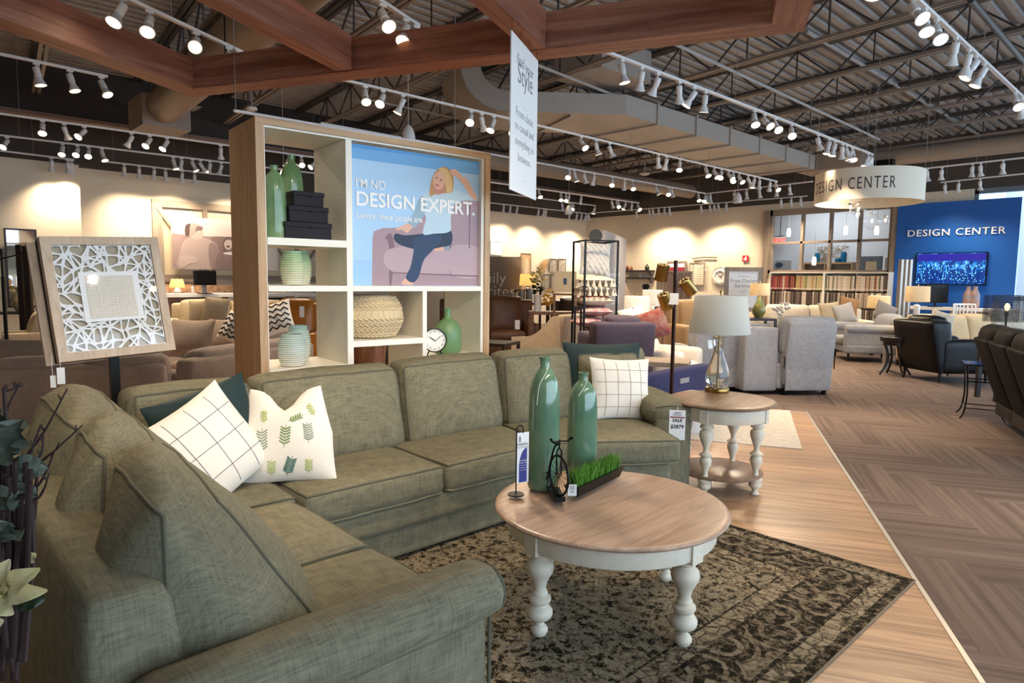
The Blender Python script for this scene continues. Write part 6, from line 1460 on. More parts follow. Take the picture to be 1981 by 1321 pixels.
p = TP(397, dp, 1.1205); t = thing('computer_monitor', 'black computer monitor seen from behind on the reception counter', 'monitor', tuple(p), .25); MB().rbox((0, 0, .33), (.50, .045, .30), .01).build('screen', black_metal, t); MB().box(-.05, .05, .02, .05, .02, .35).build('stand', mat('silver_plastic', '#8a8a8c', .4), t, False); MB().box(-.12, .12, -.08, .1, 0, .015).build('stand_foot', black_metal, t, False)
tag(MB().set(TP(373, dp, 1.1205)).lathe([(.001, 0), (.028, 0), (.028, .13), (.01, .15), (.01, .19), (.001, .19)], 14).build('pump_bottle', trackw), 'small white pump bottle on the reception counter', 'bottle')

# ================================================================ right of the bookcase
t = seat_unit('reclining_sofa', 'saddle brown leather reclining sofa just right of the bookcase', 'sofa', FX(944, 12.9), face(FW + PI + .12), 1.9, 1.0, .50, 1.15, brownl, 2, .24, .68)
plate('paper_tag', 'white price ticket on the brown leather sofa arm', 'price tag', at(1001, 628, d=12.1), .09, .17, FW + PI)
def tbl(name, label, loc, rz, w, d, h, m_, th=.04, lw=.05, cat='table', shelf=None, round_=False):
    t = thing(name, label, cat, tuple(loc), rz); MB().box(-w / 2, w / 2, -d / 2, d / 2, h - th, h).build('tabletop', m_, t, False)
    for sx in (-1, 1):
        for sy in (-1, 1): MB().box(sx * (w / 2 - lw / 2) - lw / 2, sx * (w / 2 - lw / 2) + lw / 2, sy * (d / 2 - lw / 2) - lw / 2, sy * (d / 2 - lw / 2) + lw / 2, 0, h - th).build('leg', m_, t, False)
    if shelf: MB().box(-w / 2 + lw, w / 2 - lw, -d / 2 + lw * .5, d / 2 - lw * .5, shelf, shelf + .03).build('lower_shelf', m_, t, False)
    return t
tbl('side_table', 'black occasional table in front of the brown leather sofa', FX(958, 9.3), .4, .55, .55, .62, leg_m, .04, .04)
def slope_chair():
    oat = mat('oatmeal_linen', '#cdb89b', .9, weave=160); t = thing('accent_chair', 'cream accent chair with sloping arms, its back to us beside the pillow tower', 'chair', tuple(FX(1062, 10.2)), face(FW + 1.0))
    MB().hexa([(-.34, -.36), (.34, -.36), (.34, .30), (-.34, .30)], .16, .40, .03).build('base', oat, t)
    MB().hexa([(-.32, -.40), (.32, -.40), (.32, .24), (-.32, .24)], .36, .50, .05, (0, 0, .02)).build('seat_cushion', oat, t)
    MB().rbox((0, 0, 0), (.7, .14, .9), .05, (0, .02, 0), 6, [(-.36, .22, .16), (.36, .22, .16), (.33, .38, .16), (-.33, .38, .16), (-.37, .34, .99), (.37, .34, .99), (.34, .47, .98), (-.34, .47, .98)]).build('backrest', oat, t)
    for s in (-1, 1):
        pr = smooth_path([(0, .40, .97), (0, .28, .95), (0, .14, .80), (0, -.06, .66), (0, -.30, .63), (0, -.42, .62)], 4); vs = []; fs = []
        for q in pr: vs += [(s * .40, q.y, .16), (s * .40, q.y, q.z), (s * .33, q.y, q.z), (s * .33, q.y, .16)]
        for i in range(len(pr) - 1): fs += [tuple((4 * i + k, 4 * i + (k + 1) % 4, 4 * i + 4 + (k + 1) % 4, 4 * i + 4 + k) if s < 0 else (4 * i + 4 + k, 4 * i + 4 + (k + 1) % 4, 4 * i + (k + 1) % 4, 4 * i + k)) for k in range(4)]
        fs += [(0, 1, 2, 3), tuple(4 * (len(pr) - 1) + k for k in (3, 2, 1, 0))]; MB().add(vs, fs).build('arm', oat, t)
    for sx in (-1, 1):
        for sy in (-1, 1): MB().set((sx * .30, sy * .28, 0)).lathe([(.001, 0), (.014, 0), (.024, .17), (.001, .17)], 8).build('leg', leg_m, t)
slope_chair()
# family favorites panel
p = at(1008, 497, d=15.2); t = thing('freestanding_sign', 'grey freestanding panel lettered Family Favorites', 'sign', (p.x, p.y, 0), FW - PI / 2); w_ = 1.75; MB().box(-w_, 0, -.06, .06, 0, p.z).build('panel', mat('greige_paint', '#8d8173', .8), t, False)
Mt = lambda x, z: Matrix.Translation((x, -.062, z)) @ Matrix.Rotation(PI / 2, 4, 'X')
text_mesh('lettering', 'Family', .36, wh, t, Mt(-1.25, p.z - .60), .001, offset=-.004); text_mesh('lettering', 'Favorites', .36, wh, t, Mt(-1.45, p.z - .90), .001, offset=-.004); text_mesh('lettering', 'stylish, but perfect for everyday life', .085, wh, t, Mt(-1.4, p.z - 1.02), .001)
# pictures on the back wall (Y plane) right of the panel
def wallpic(name, label, x0, y0, x1, y1, frame, fill, cat='picture', plane='Y', fw=.03, dy=.04):
    if plane == 'Y': a = at(x0, y0, Y=WY - dy); b = at(x1, y1, Y=WY - dy); w_ = abs(b.x - a.x); t = thing(name, label, cat, (min(a.x, b.x), WY - dy, min(a.z, b.z))); rot = 0
    else: a = at(x0, y0, X=WX - dy); b = at(x1, y1, X=WX - dy); w_ = abs(b.y - a.y); t = thing(name, label, cat, (WX - dy, max(a.y, b.y), min(a.z, b.z)), -PI / 2)
    h_ = abs(a.z - b.z); m = MB(); m.box(0, w_, -.02, .02, 0, fw); m.box(0, w_, -.02, .02, h_ - fw, h_); m.box(0, fw, -.02, .02, fw, h_ - fw); m.box(w_ - fw, w_, -.02, .02, fw, h_ - fw); m.build('frame', frame, t, False)
    MB().box(fw, w_ - fw, -.005, .015, fw, h_ - fw).build('picture_sheet', fill, t, False); return t, w_, h_
wallpic('framed_picture', 'bright white framed picture on the back wall above the Family Favorites panel', 948, 465, 972, 494, trackw, mat('pale_seascape', '#e9edf0', .5, var=.1, vs=3))
t, w_, h_ = wallpic('sunburst_panel', 'tall framed palm burst relief on the back wall left of the wicker fish', 1008, 489, 1026, 572, greywood, mat('tan_relief', '#b99b73', .7)); m = MB()
for k in range(17): a_ = PI * (.05 + .9 * k / 16); m.bar((w_ / 2, -.01, h_ * .3), (w_ / 2 + w_ * .42 * math.cos(a_), -.012, h_ * .3 + h_ * .6 * math.sin(a_)), .012)
m.build('palm_rays', mat('cream_rays', '#e6d6b8', .7), t, False)
for (q, lb) in (((1063, 500, 1077, 526), 'grey branch print upper left of the four on the back wall'), ((1080, 500, 1094, 526), 'grey branch print upper right of the four on the back wall'), ((1048, 530, 1063, 558), 'grey branch print lower left of the four on the back wall'), ((1066, 530, 1080, 558), 'grey branch print lower right of the four on the back wall')):
    t, w_, h_ = wallpic('framed_print', lb, *q, mat('pewter_frame', '#6f675e', .5), mat('grey_print_sheet', '#8f867c', .7), fw=.02); m = MB()
    for k in range(7): m.tube([(w_ * .5, -.008, h_ * .08), (w_ * (.5 + .3 * math.sin(k * 2)), -.008, h_ * .5), (w_ * (.15 + .7 * k / 6), -.008, h_ * .88)], .006, 4)
    m.build('branch_motif', mat('pale_branch', '#c4bcae', .7), t)
p = at(1052, 514, Y=WY - .05); t = thing('wicker_fish', 'diamond-shaped woven wicker wall hanging', 'wall decor', tuple(p)); m = MB()
for k in range(9): u = -1 + 2 * k / 8; m.tube(smooth_path([(-.22, 0, -.22 + .0 * u), (.0 + u * .09, -.02, .02 - u * .12), (.19, 0, .22)], 4), .011, 5)
for k in range(7): u = .15 + .7 * k / 6; c_ = -.22 + .42 * u; s_ = .16 * math.sin(PI * u); m.tube([(c_ - s_, -.01, c_ + s_), (c_ + s_, -.01, c_ - s_)], .008, 5)
m.build('wicker_ribs', mat('honey_wicker', '#a58352', .7), t)
# console with flowers
t = tbl('console_table', 'weathered wood console behind the cream accent chair', FX(1072, 12.6), TOW, .95, .42, .90, wood('rustic_brown_x', '#6b4a33', '#947055', axis=0, scale=20), .06, .09, shelf=.45)
cd = 12.6
def TP(px, d_, z): p = at(px, 560, d=d_); p.z = z; return p
def blossom(loc, R, nf, m_pet, name='petals', seed=1, parent=None, sz=.03):
    rnd = random.Random(seed); m = MB()
    for k in range(nf):
        d = Vector((rnd.gauss(0, 1), rnd.gauss(0, 1), rnd.gauss(0, 1))).normalized() * R * rnd.uniform(.5, 1); d.z *= 1.25; c = Vector(loc) + d
        for j in range(5):
            a = 2 * PI * j / 5; e = Vector((math.cos(a), math.sin(a) * .6, .7 + .3 * math.sin(a))).normalized() * sz * rnd.uniform(.7, 1.2); s = e.cross(Vector((0, 0, 1))).normalized() * sz * .32
            m.add([tuple(c), tuple(c + e * .6 + s), tuple(c + e), tuple(c + e * .6 - s)], [(0, 1, 2, 3)])
    return m.build(name, m_pet, parent, False, world=True)
ylw = mat('yellow_petal', '#e0b02a', .6); mag = mat('cream_yellow_magnolia', '#f0dfa0', .6); green_l = mat('deep_leaf_green', '#3a4a22', .6)
p = TP(1040, cd - .05, .9006); t = thing('flower_vase', 'white vase of tall cream magnolias on the wood console', 'flower arrangement', tuple(p)); MB().lathe([(.001, 0), (.09, 0), (.07, .06), (.075, .3), (.07, .31)], 20, cap=False).build('vase', trackw, t); blossom(p + Vector((0, 0, .62)), .13, 16, mag, 'blossoms', 1, t, .10); blossom(p + Vector((0, 0, .40)), .10, 14, green_l, 'leaves', 2, t, .08)
p = TP(1062, cd - .1, .9006); t = thing('flower_vase', 'glass vase of bright yellow flowers on the wood console', 'flower arrangement', tuple(p)); MB().lathe([(.001, 0), (.05, 0), (.06, .1), (.05, .12)], 18, cap=False).build('vase', glass, t); blossom(p + Vector((0, 0, .24)), .14, 34, ylw, 'blossoms', 3, t, .06)
for (px, h_, lb) in ((992, .2, 'low silver lantern box on the far console, left of the magnolias'), (1009, .26, 'silver mercury canister between two others left of the magnolias'), (1024, .30, 'tallest silver mercury canister left of the magnolias')):
    p = TP(px, cd + 1.7, 1.001); t = thing('candle_canister', lb, 'canister', tuple(p)); MB().lathe([(.001, 0), (.075, 0), (.075, h_), (.05, h_), (.001, h_ - .02)], 18).build('canister_body', mat('mottled_silver', '#a9a9a4', .35, .6, var=.4, vs=25), t)
tbl('console_table', 'long console carrying silver canisters behind the brown leather sofa', FX(1005, cd + 1.75), TOW, 1.3, .42, 1.0, mat('dark_walnut', '#4d3423', .5), .05, .06)
p = TP(1021, 14.8, 1.28); table_lamp('table_lamp', 'small lit lamp with warm shade in front of the palm burst panel', p, [(.001, 0), (.08, 0), (.02, .05), (.015, .12), (.001, .12)], (.19, .17, .08, .34), black_metal, MATS['warm_lit_shade'], lit=8)
tbl('console_table', 'dark console under the small lit lamp', FX(1021, 14.8), TOW, .6, .4, 1.275, leg_m, .04, .04)
p = at(1093, 545, d=11.6); plate('display_card', 'tan folded card stand with a blue oval logo left of the pillow tower', 'sign', p, .40, .36, FW + PI + .1, .0, .01, mat('tan_card', '#d6bd94', .8), parts=(('rect', -.03, .03, -.05, .06, mat('slate_blue_print', '#3c4a63', .6)),))
tbl('plinth_table', 'slim stand holding the tan card', FX(1093, 11.62), TOW, .40, .30, 1.26, wood('rustic_brown_x', '', '', 0), .03, .03)
t = seat_unit('reclining_chair', 'dark espresso leather chair behind the tan card', 'recliner', FX(1112, 14.0), face(FW + PI), 1.0, .9, .5, 1.12, choc, 1, .2, .68)
# ---- pillow tower
b = FX(1150, 9.25); t = thing('pillow_rack', 'open black metal display frame stacked with pillows', 'display rack', tuple(b), FW + .25)
RH = 2.04; a_ = .235; m = MB()
for sx in (-1, 1):
    for sy in (-1, 1): MB().box(sx * a_ - .012, sx * a_ + .012, sy * a_ - .012, sy * a_ + .012, 0, RH).build('post', black_metal, t, False)
m.box(-a_, a_, -a_ - .012, -a_ + .012, RH - .02, RH); m.box(-a_, a_, a_ - .012, a_ + .012, RH - .02, RH); m.box(-a_ - .012, -a_ + .012, -a_, a_, RH - .02, RH); m.box(a_ - .012, a_ + .012, -a_, a_, RH - .02, RH); m.box(-a_, a_, -a_, a_, .30, .32); m.build('top_and_tray', black_metal, t, False)
def flat_pillow(name, label, c, size, m_, thick, rz=0, pattern=None, tassel=False):
    t = pillow(name, label, c, size, FW + PI + rz, PI / 2, .0, m_, thick, n=10, pattern=pattern)
    if tassel:
        m = MB(); s = size / 2 * .94
        for sd in range(4):
            for k in range(6):
                f = -1 + 2 * (k + .5) / 6; a = (f * s, s) if sd == 0 else (f * s, -s) if sd == 1 else (s, f * s) if sd == 2 else (-s, f * s)
                ca, sa = math.cos(FW + rz), math.sin(FW + rz); x, y = a[0] * ca - a[1] * sa, a[0] * sa + a[1] * ca
                m.set((x * 1.03, y * 1.03, -.045)); m.lathe([(.001, .06), (.012, .045), (.010, .03), (.03, -.04), (.001, -.045)], 7)
        m.build('tassels', m_, t)
    return t
wool = mat('white_cable_knit', '#cfccc6', .95, bump=.8, bs=18); wool2 = mat('ivory_woven', '#cdc2b0', .95, bump=.4, bs=40); pinkv = mat('pink_printed_velvet', '#a8606c', .9, var=.5, vs=10, col2='#e2c3bd'); folk = mat('ivory_folk_print', '#e0cdb4', .9, var=.0)
def RP(z, dx=0): return Vector((b.x, b.y, z)) + Vector(CRGT) * dx
flat_pillow('throw_pillow', 'pink velvet pillow at the bottom of the pillow tower', RP(.92, -.06), .46, pinkv, .15, .2); flat_pillow('throw_pillow', 'pink velvet pillow second from the bottom of the pillow tower', RP(1.07, .02), .48, pinkv, .14, -.1)
flat_pillow('throw_pillow', 'ivory pillow with red folk print and corner tassels in the middle of the pillow tower', RP(1.22), .48, folk, .16, .1, pattern=[('folk_print', mat('rust_thread', '#9a3a2a', .9), [([(u, v), (u + .15, v + .2), (u + .3, v)], .012) for u in (-.8, -.4, 0, .4) for v in (-.8, -.3, .3)])], tassel=False)
flat_pillow('throw_pillow', 'ivory tasselled pillow, lower of the two in the pillow tower', RP(1.375), .50, wool2, .11, .1, tassel=True); flat_pillow('throw_pillow', 'ivory tasselled pillow, upper of the two in the pillow tower', RP(1.50), .50, wool2, .13, .0, tassel=True)
kn_l = [([(u + .12 * math.sin(k * .9 + u * 9), -.95 + 1.9 * k / 16) for k in range(17)], .011) for u in (-.75, -.5, -.25, 0, .25, .5, .75)] + [([(u - .12 * math.sin(k * .9 + u * 9), -.95 + 1.9 * k / 16) for k in range(17)], .011) for u in (-.62, -.37, -.12, .12, .37, .62)]
pillow('throw_pillow', 'white cable knit pillow standing on top of the pillow tower', RP(1.79, .0), .47, FW + PI + .3, .12, -.06, wool, .16, n=10, pattern=[('cable_stitches', wool, kn_l)])
tbl('stool', 'small black stool beside the pillow tower', FX(1119, 8.8), TOW, .10, .10, 1.15, black_metal, .02, .02, cat='stool')
# ---- comfort & casual panel
pa = at(1170, 446, d=11.6); pb = at(1212, 462, d=14.0); pc = at(1153, 446, d=11.75); dd = Vector((pb.x - pa.x, pb.y - pa.y, 0)); nn = Vector((pc.x - pa.x, pc.y - pa.y, 0)).normalized(); pz_ = (pa.z + pb.z) / 2
t = thing('freestanding_sign', 'tall pale grey boxed panel lettered comfort and casual behind the pillow tower', 'sign', (pa.x, pa.y, 0), math.atan2(dd.y, dd.x)); L_ = dd.length; MB().box(0, L_, 0, .16, 0, pz_).build('panel', mat('pale_grey_panel_paint', '#b5aca4', .8), t, False)
Mt2 = lambda x, z: Matrix.Translation((x, -.003, z)) @ Matrix.Rotation(PI / 2, 4, 'X')
text_mesh('lettering', 'comfort', .42, wh, t, Mt2(.35, pz_ - .92), .002, offset=-.003); text_mesh('lettering', '& casual', .42, wh, t, Mt2(.35, pz_ - 1.32), .002, offset=-.003); text_mesh('lettering', 'relaxed pieces for living', .12, wh, t, Mt2(.35, pz_ - 1.50), .002)
t = thing('paper_fan', 'dark round paper fan propped on the pillow rack top', 'decor', tuple(at(1152, 456, d=9.3))); MB().set(M=basis((0, 0, 0), CRGT, (0, 0, 1))).lathe([(.001, -.01), (.09, -.008), (.095, 0), (.09, .008), (.001, .01)], 24).build('fan_disc', mat('slate_wood', '#4c463f', .6), t)
# ---- purple recliner, cream sofa, red pillow
t = seat_unit('recliner', 'dusky plum upholstered recliner just behind the green sofa', 'recliner', FX(1192, 8.3), face(FW + .12), .80, .80, .45, 1.06, purple, 1, .18, .84, lean=.16, bt=.26)
t = thing('recliner_footrest', 'indigo upholstered open footrest panel with a small control plate beside the lamp pole', 'recliner', tuple(FX(1312, 6.75)), math.atan2(at(1360, 702, d=7.1).y - at(1270, 715, d=6.4).y, at(1360, 702, d=7.1).x - at(1270, 715, d=6.4).x))
MB().hexa([(-.72, -.10), (.60, -.10), (.60, .03), (-.72, .03)], .08, .61, .035, (0, .01, .01)).build('side_panel', navy, t); MB().box(-.10, .08, -.118, -.1, .47, .52).build('control_plate', mat('silver_plastic', '#8a8a8c'), t, False)
for sx in (-.6, .5): MB().box(sx - .03, sx + .03, 0, .06, 0, .09).build('foot', black_metal, t, False)
t = seat_unit('sofa', 'cream slipcovered sofa holding the red geometric pillow', 'sofa', FX(1280, 8.75), face(FW - 2.2), .85, .9, .45, .80, mat('cream_slipcover', '#e3d6c6', .9), 2, .2, .62)
cushion_at('throw_pillow', 'red, rust and grey geometric pillow right of the plum recliner', 1264, 628, 8.25, .38, mat('red_geometric_print', '#7d1f17', .8, var=.9, vs=9, col2='#8f7468'), .2, .35); cushion_at('throw_pillow', 'white pillow with a red stripe behind the geometric pillow', 1225, 618, 9.1, .36, offwh2, .2, .3, pattern=[('red_stripe', mat('red_thread', '#a32b34', .9), [([(.2, -.9), (.2, .9)], .014)])])
t = tbl('side_table', 'square greywashed side table below the cream sofa arm', FX(1290, 7.35), .5, .5, .55, .62, greywood, .05, .06)
lb_ = [(.001, 0), (.07, 0), (.03, .06), (.04, .14), (.018, .2), (.001, .2)]
table_lamp('table_lamp', 'white drum lamp on white base, front one behind the plum recliner', TP(1233, 9.9, .84), lb_, (.19, .18, .16, .43), trackw, sh_white, lit=11); table_lamp('table_lamp', 'white drum lamp just behind the front white drum lamp', TP(1263, 11.0, .93), lb_, (.17, .16, .16, .42), trackw, sh_white, lit=11)
tbl('side_table', 'small pale table under the front white drum lamp', FX(1233, 9.9), TOW, .4, .4, .84, mat('blond_wood', '#b48e62', .5), .04, .04); tbl('side_table', 'small table under the rear white drum lamp', FX(1263, 11.0), TOW, .4, .4, .93, mat('blond_wood', '#b48e62'), .04, .04)
# wall shelves on the right wall
def RW(px, py, dx=0): return at(px, py, X=WX - dx)
a = RW(1213, 523); b_ = RW(1262, 521)
for k, (y, lb) in enumerate(((524, 'upper dark wall shelf on the right wall'), (538, 'lower dark wall shelf on the right wall'))):
    p = RW(1237, y); t = thing('wall_shelf', lb, 'shelf', (WX, p.y, p.z), -PI / 2); MB().box(-.62, .62, -.22, 0, -.03, .02).build('board', leg_m, t, False)
    for s in (-1, 1): MB().bar((s * .5, -.01, -.16), (s * .5, -.19, -.02), .02).build('bracket', leg_m, t, False)
    for j, (dx, R, cc, l2) in enumerate(((-.42, .07, '#7a3b2c', 'red gourd jar'), (-.25, .06, '#8d5a3c', 'amber jar'), (.38, .08, '#1f2a16', 'dark potted succulent')) if k == 0 else ((-.40, .08, '#cdbf8a', 'pale gourd ornament'), (.1, .05, '#d8d2c8', 'small white pot'))):
        q = thing('shelf_ornament', l2 + (' on the upper wall shelf' if k == 0 else ' on the lower wall shelf'), 'ornament', (WX - .11, p.y - dx, p.z + .0205)); MB().lathe([(.001, 0), (R * .7, 0), (R, R), (R * .7, R * 1.7), (R * .3, R * 2.1), (R * .35, R * 2.4), (.001, R * 2.4)], 16).build('ornament_body', mat('ornament_' + cc.strip('#'), cc, .5), q)
p = TP(1249, 12.4, 1.02); tag(MB().set(p).lathe([(.001, 0), (.07, 0), (.09, .05), (.03, .1), (.06, .2), (.04, .3), (.08, .38), (.05, .42)], 18).build('black_vase', mat('black_gloss', '#101014', .1), None), 'black fluted vase standing behind the white drum lamps', 'vase')
tbl('console_table', 'black console under the black fluted vase', FX(1246, 12.4), TOW, .6, .4, 1.018, leg_m, .05, .05)
# sale display, chart, twig, clock
wallpic('wall_frame', 'wood backed white and burgundy sale poster on the right wall', 1290, 505, 1326, 546, greywood_x, trackw, 'sign', 'X', .05); p0_ = RW(1308, 523, .07); tag(MB().box(p0_.x - .004, p0_.x, p0_.y - .30, p0_.y + .30, p0_.z - .10, p0_.z + .10).build('sale_band', redink), 'burgundy band of the sale poster on the right wall', 'sign')
t = thing('slatted_cabinet', 'tall wooden slatted display cabinet below the sale poster', 'cabinet', (FX(1307, 14.6).x, FX(1307, 14.6).y, 0), TOW); m = MB(); m.box(-.36, .36, 0, .3, 0, 1.72); m.build('cabinet_body', greywood, t, False); m = MB()
for k in range(9): m.box(-.33 + .075 * k, -.29 + .075 * k, -.015, 0, .1, 1.68)
m.build('slats', wood('rustic_brown_z', '#6b4a33', '#8d6a4e', axis=2, scale=20), t, False)
t, w_, h_ = wallpic('measurement_chart', 'cream tree chart picture with small grey motifs on the right wall', 1334, 508, 1362, 552, greywood_x, mat('cream_chart', '#e0d3bc', .8), 'picture', 'X', .025); m = MB()
for k in range(9): m.box(w_ * .16, w_ * .34, -.008, -.004, h_ * (.08 + .1 * k), h_ * (.12 + .1 * k)); m.box(w_ * .5, w_ * .86, -.008, -.004, h_ * (.08 + .1 * k), h_ * (.095 + .1 * k))
m.build('printed_rows', mat('grey_brown_print', '#8b7d6c', .7), t, False)
a = RW(1339, 500, .05); b_ = RW(1387, 498, .05); t = thing('twig_mobile', 'horizontal twig wall hanging with shell drops on the right wall', 'wall decor', tuple(a)); MB().tube([a, (a + b_) / 2 + Vector((0, 0, .02)), b_], .02, 6).build('twig', mat('bark', '#7a6242', .8), t, True, world=True); m = MB()
for k in range(7): q = a + (b_ - a) * (.35 + .1 * k); m.tube([q, q - Vector((0, 0, .15 + .1 * (k % 3)))], .004, 4); m.set(q - Vector((0, 0, .17 + .1 * (k % 3)))).lathe([(.001, -.03), (.02, 0), (.001, .03)], 6); m.set()
m.build('shell_drops', paper, t, True, world=True)
p = RW(1393, 535, .05); t = thing('octagonal_clock', 'white octagonal wall clock beside the Free Design Services sign', 'clock', tuple(p), -PI / 2); Mo = Matrix.Rotation(PI / 2, 4, 'X'); MB().set(M=Mo).lathe([(.25, -.03), (.25, .02), (.22, .03), (.18, .03), (.18, -.03)], 8, cap=False).lathe([(.12, -.02), (.30, -.03), (.29, -.0), (.27, -.02)], 8).build('octagon_frame', white_paint, t); MB().set(M=Mo).lathe([(.001, .0), (.17, .0), (.17, -.02)], 30).build('dial', mat('clock_dial', '#efece3'), t); m = MB().set(M=Mo)
m.bar((0, 0, .01), (.09, .06, .01), .012).bar((0, 0, .01), (-.05, .05, .01), .014).bar((0, 0, .01), (.08, -.05, .01), .008); m.build('hands', ink, t, False)
p = RW(1442, 500, .03); t = thing('fire_alarm_sign', 'small square red and white exit symbol sign on the right wall', 'sign', tuple(p), -PI / 2); MB().box(-.09, .09, -.01, .01, -.09, .09).build('sign_plate', mat('signal_red', '#c21f2b', .5), t, False); MB().set(M=Matrix.Translation((0, -.012, 0)) @ Mo).prism([(-.05, -.06), (.0, -.02), (.0, -.06), (.04, -.06), (.04, .06), (-.0, .06), (-.0, .02), (-.05, -.0)], -.001, .001).build('symbol', paper, t, False)
t = seat_unit('recliner', 'tan leather recliner partly hidden behind the linen lamp shade', 'recliner', FX(1350, 13.0), face(FW + PI + .2), .95, .9, .48, 1.12, tanrec, 1, .2, .66)
p = at(1438, 560, d=12.6); t, M = plate('framed_sign', 'greywood framed white sign reading Free Design Services', 'sign', (p.x, p.y, p.z), .56, .68, FW + PI - .05, 0, .01, paper, parts=(('Free Design', 0, .13, .105, mat('grey_print', '#8b878c')), ('Services', 0, .04, .105, mat('grey_print', '#8b878c')), ('you select now', 0, .24, .035, mat('grey_print', '#8b878c')), ('ask us for', 0, -.04, .03, mat('grey_print', '#8b878c'))))
m = MB().set(M=M); 
for q in ((-.36, -.28, -.42, .42), (.28, .36, -.42, .42), (-.28, .28, .34, .42), (-.28, .28, -.42, -.34)): m.box(q[0], q[1], q[2], q[3], -.02, .02)
m.build('frame', greywood, t, False); MB().box(-.02, .02, -.02, .02, -p.z, -.4).build('stand', greywood, t, False)
p = TP(1470, 11.9, .86); table_lamp('table_lamp', 'lamp with yellow cream shade and green gold gourd base on a dark table', p, [(.001, 0), (.06, 0), (.11, .08), (.12, .15), (.08, .24), (.03, .32), (.025, .38), (.001, .38)], (.17, .16, .40, .62), mat('green_gold_glaze', '#3d6b4d', .2, var=.6, vs=5, col2='#b08a3a'), sh_cream, lit=14)
tbl('side_table', 'black open side table under the green gold lamp', FX(1466, 11.9), TOW, .55, .5, .858, leg_m, .04, .04, shelf=.62)
# ---- grey recliners row seen from behind
hd_ = FW + .10
recliner_back('recliner', 'light grey recliner at the left of the grey row, mostly behind the glass lamp', FX(1374, 9.3), face(hd_) , .78, 1.02, grey_rec)
t = thing('console_wedge', 'light grey storage console between two grey recliners', 'sofa console', tuple(FX(1451, 9.15)), face(hd_)); MB().hexa([(-.235, -.45), (.235, -.45), (.235, .42), (-.235, .42)], .05, .90, .03, (0, .01, .01)).build('console_body', grey_rec, t); MB().hexa([(-.22, -.40), (.22, -.40), (.22, .2), (-.22, .2)], .885, .93, .015).build('lid', grey_rec, t)
recliner_back('recliner', 'light grey recliner at the right end of the grey row, full back panel in view', FX(1541, 9.1), face(hd_ + .04), .80, 1.04, grey_rec)
tag(MB().set((FX(1345, 6.6).x, FX(1345, 6.6).y, 0)).lathe([(.001, 0), (.2, 0), (.22, .1), (.22, .34), (.19, .38), (.001, .39)], 30).build('round_ottoman', mat('white_boucle', '#d9d6d2', .9, bump=.5, bs=60), None), 'round white boucle ottoman peeking behind the turned side table', 'ottoman')
# ---- white sofa and grey armchair
seat_unit('sofa', 'ivory tufted sofa in front of the fabric swatch wall', 'sofa', FX(1575, 14.9), face(FW + PI - .12), 2.35, .95, .46, .98, ivory, 2, .24, .68, style='roll', tuft=True)
cushion_at('throw_pillow', 'striped cream pillow on the ivory sofa', 1605, 604, 13.9, .44, cream_up, .3, .1); cushion_at('throw_pillow', 'pale silver pillow on the ivory sofa', 1634, 607, 13.8, .44, mat('silver_linen', '#b9b5b0', .8), .3, .25)
t = thing('fringed_throw', 'fringed tan knit throw draped over the ivory sofa end', 'throw blanket', tuple(at(1618, 640, d=13.6))); tw_ = mat('tan_knit_throw', '#a9835c', .95, bump=.5, bs=60); MB().set(M=basis((0, 0, 0), CRGT, (0, 0, 1))).rbox((0, 0, .0), (.20, .34, .05), .02, (0, 0, .02), wob=.01).build('throw_cloth', tw_, t); m = MB().set(M=basis((0, 0, 0), CRGT, (0, 0, 1)))
for k in range(16): m.tube([(-.09 + .012 * k, -.16, 0), (-.09 + .012 * k + .004 * math.sin(k), -.26, .01)], .004, 4)
m.build('fringe', tw_, t)
cushion_at('throw_pillow', 'tan knitted pillow high on the ivory sofa back', 1642, 592, 14.2, .40, tw_, .3, -.2)
p = at(1512, 606, d=13.3); t = thing('orchid_plant', 'white orchid in front of the ivory sofa', 'plant', (p.x, p.y, .5)); MB().lathe([(.001, 0), (.06, 0), (.08, .12), (.07, .12)], 16, cap=False).tube([(0, 0, .1), (.01, 0, .35)], .006, 6).build('pot_and_stem', black_metal, t); blossom(Vector((p.x, p.y, .92)), .16, 22, paper, 'blossoms', 8, t, .08)
tbl('coffee_table', 'small dark table under the white orchid', (p.x, p.y, 0), .2, .6, .6, .5, leg_m)
t = seat_unit('armchair', 'light grey rolled-arm armchair with dark tapered legs seen from the side', 'armchair', FX(1682, 13.0), face(2.2), 1.05, 1.08, .46, .90, grey_arm, 1, .24, .70, style='roll', base_z=.16, lean=.2)
cushion_at('throw_pillow', 'dark grey pillow on the grey armchair back', 1712, 604, 13.3, .42, mat('storm_grey_linen', '#7d7874', .9), .4, -.5)
# ---- black recliner + round end table + lamps
t = seat_unit('recliner', 'black brown leather recliner with flared legs in the right middle distance', 'recliner', FX(1838, 10.4), face(-.62), .92, .98, .48, 1.00, blackl, 1, .20, .66, base_z=.15, lean=.3)
b = FX(1742, 10.8); t = thing('end_table', 'dark round-topped end table with curved legs left of the black recliner', 'table', tuple(b)); MB().lathe([(.001, .56), (.24, .56), (.25, .59), (.25, .63), (.24, .64), (.001, .64)], 36).build('tabletop', leg_m, t); MB().lathe([(.001, .50), (.20, .50), (.20, .56), (.001, .56)], 30).build('apron', leg_m, t)
for k in range(4):
    a = PI / 4 + k * PI / 2; MB().tube(smooth_path([(.20 * math.cos(a), .20 * math.sin(a), .52), (.13 * math.cos(a), .13 * math.sin(a), .35), (.15 * math.cos(a), .15 * math.sin(a), .18), (.25 * math.cos(a), .25 * math.sin(a), .01)], 5), .018, 8).build('leg', leg_m, t)
MB().tube([(-.22, -.2, .05), (.22, .2, .05)], .015, 8).build('stretcher', leg_m, t)
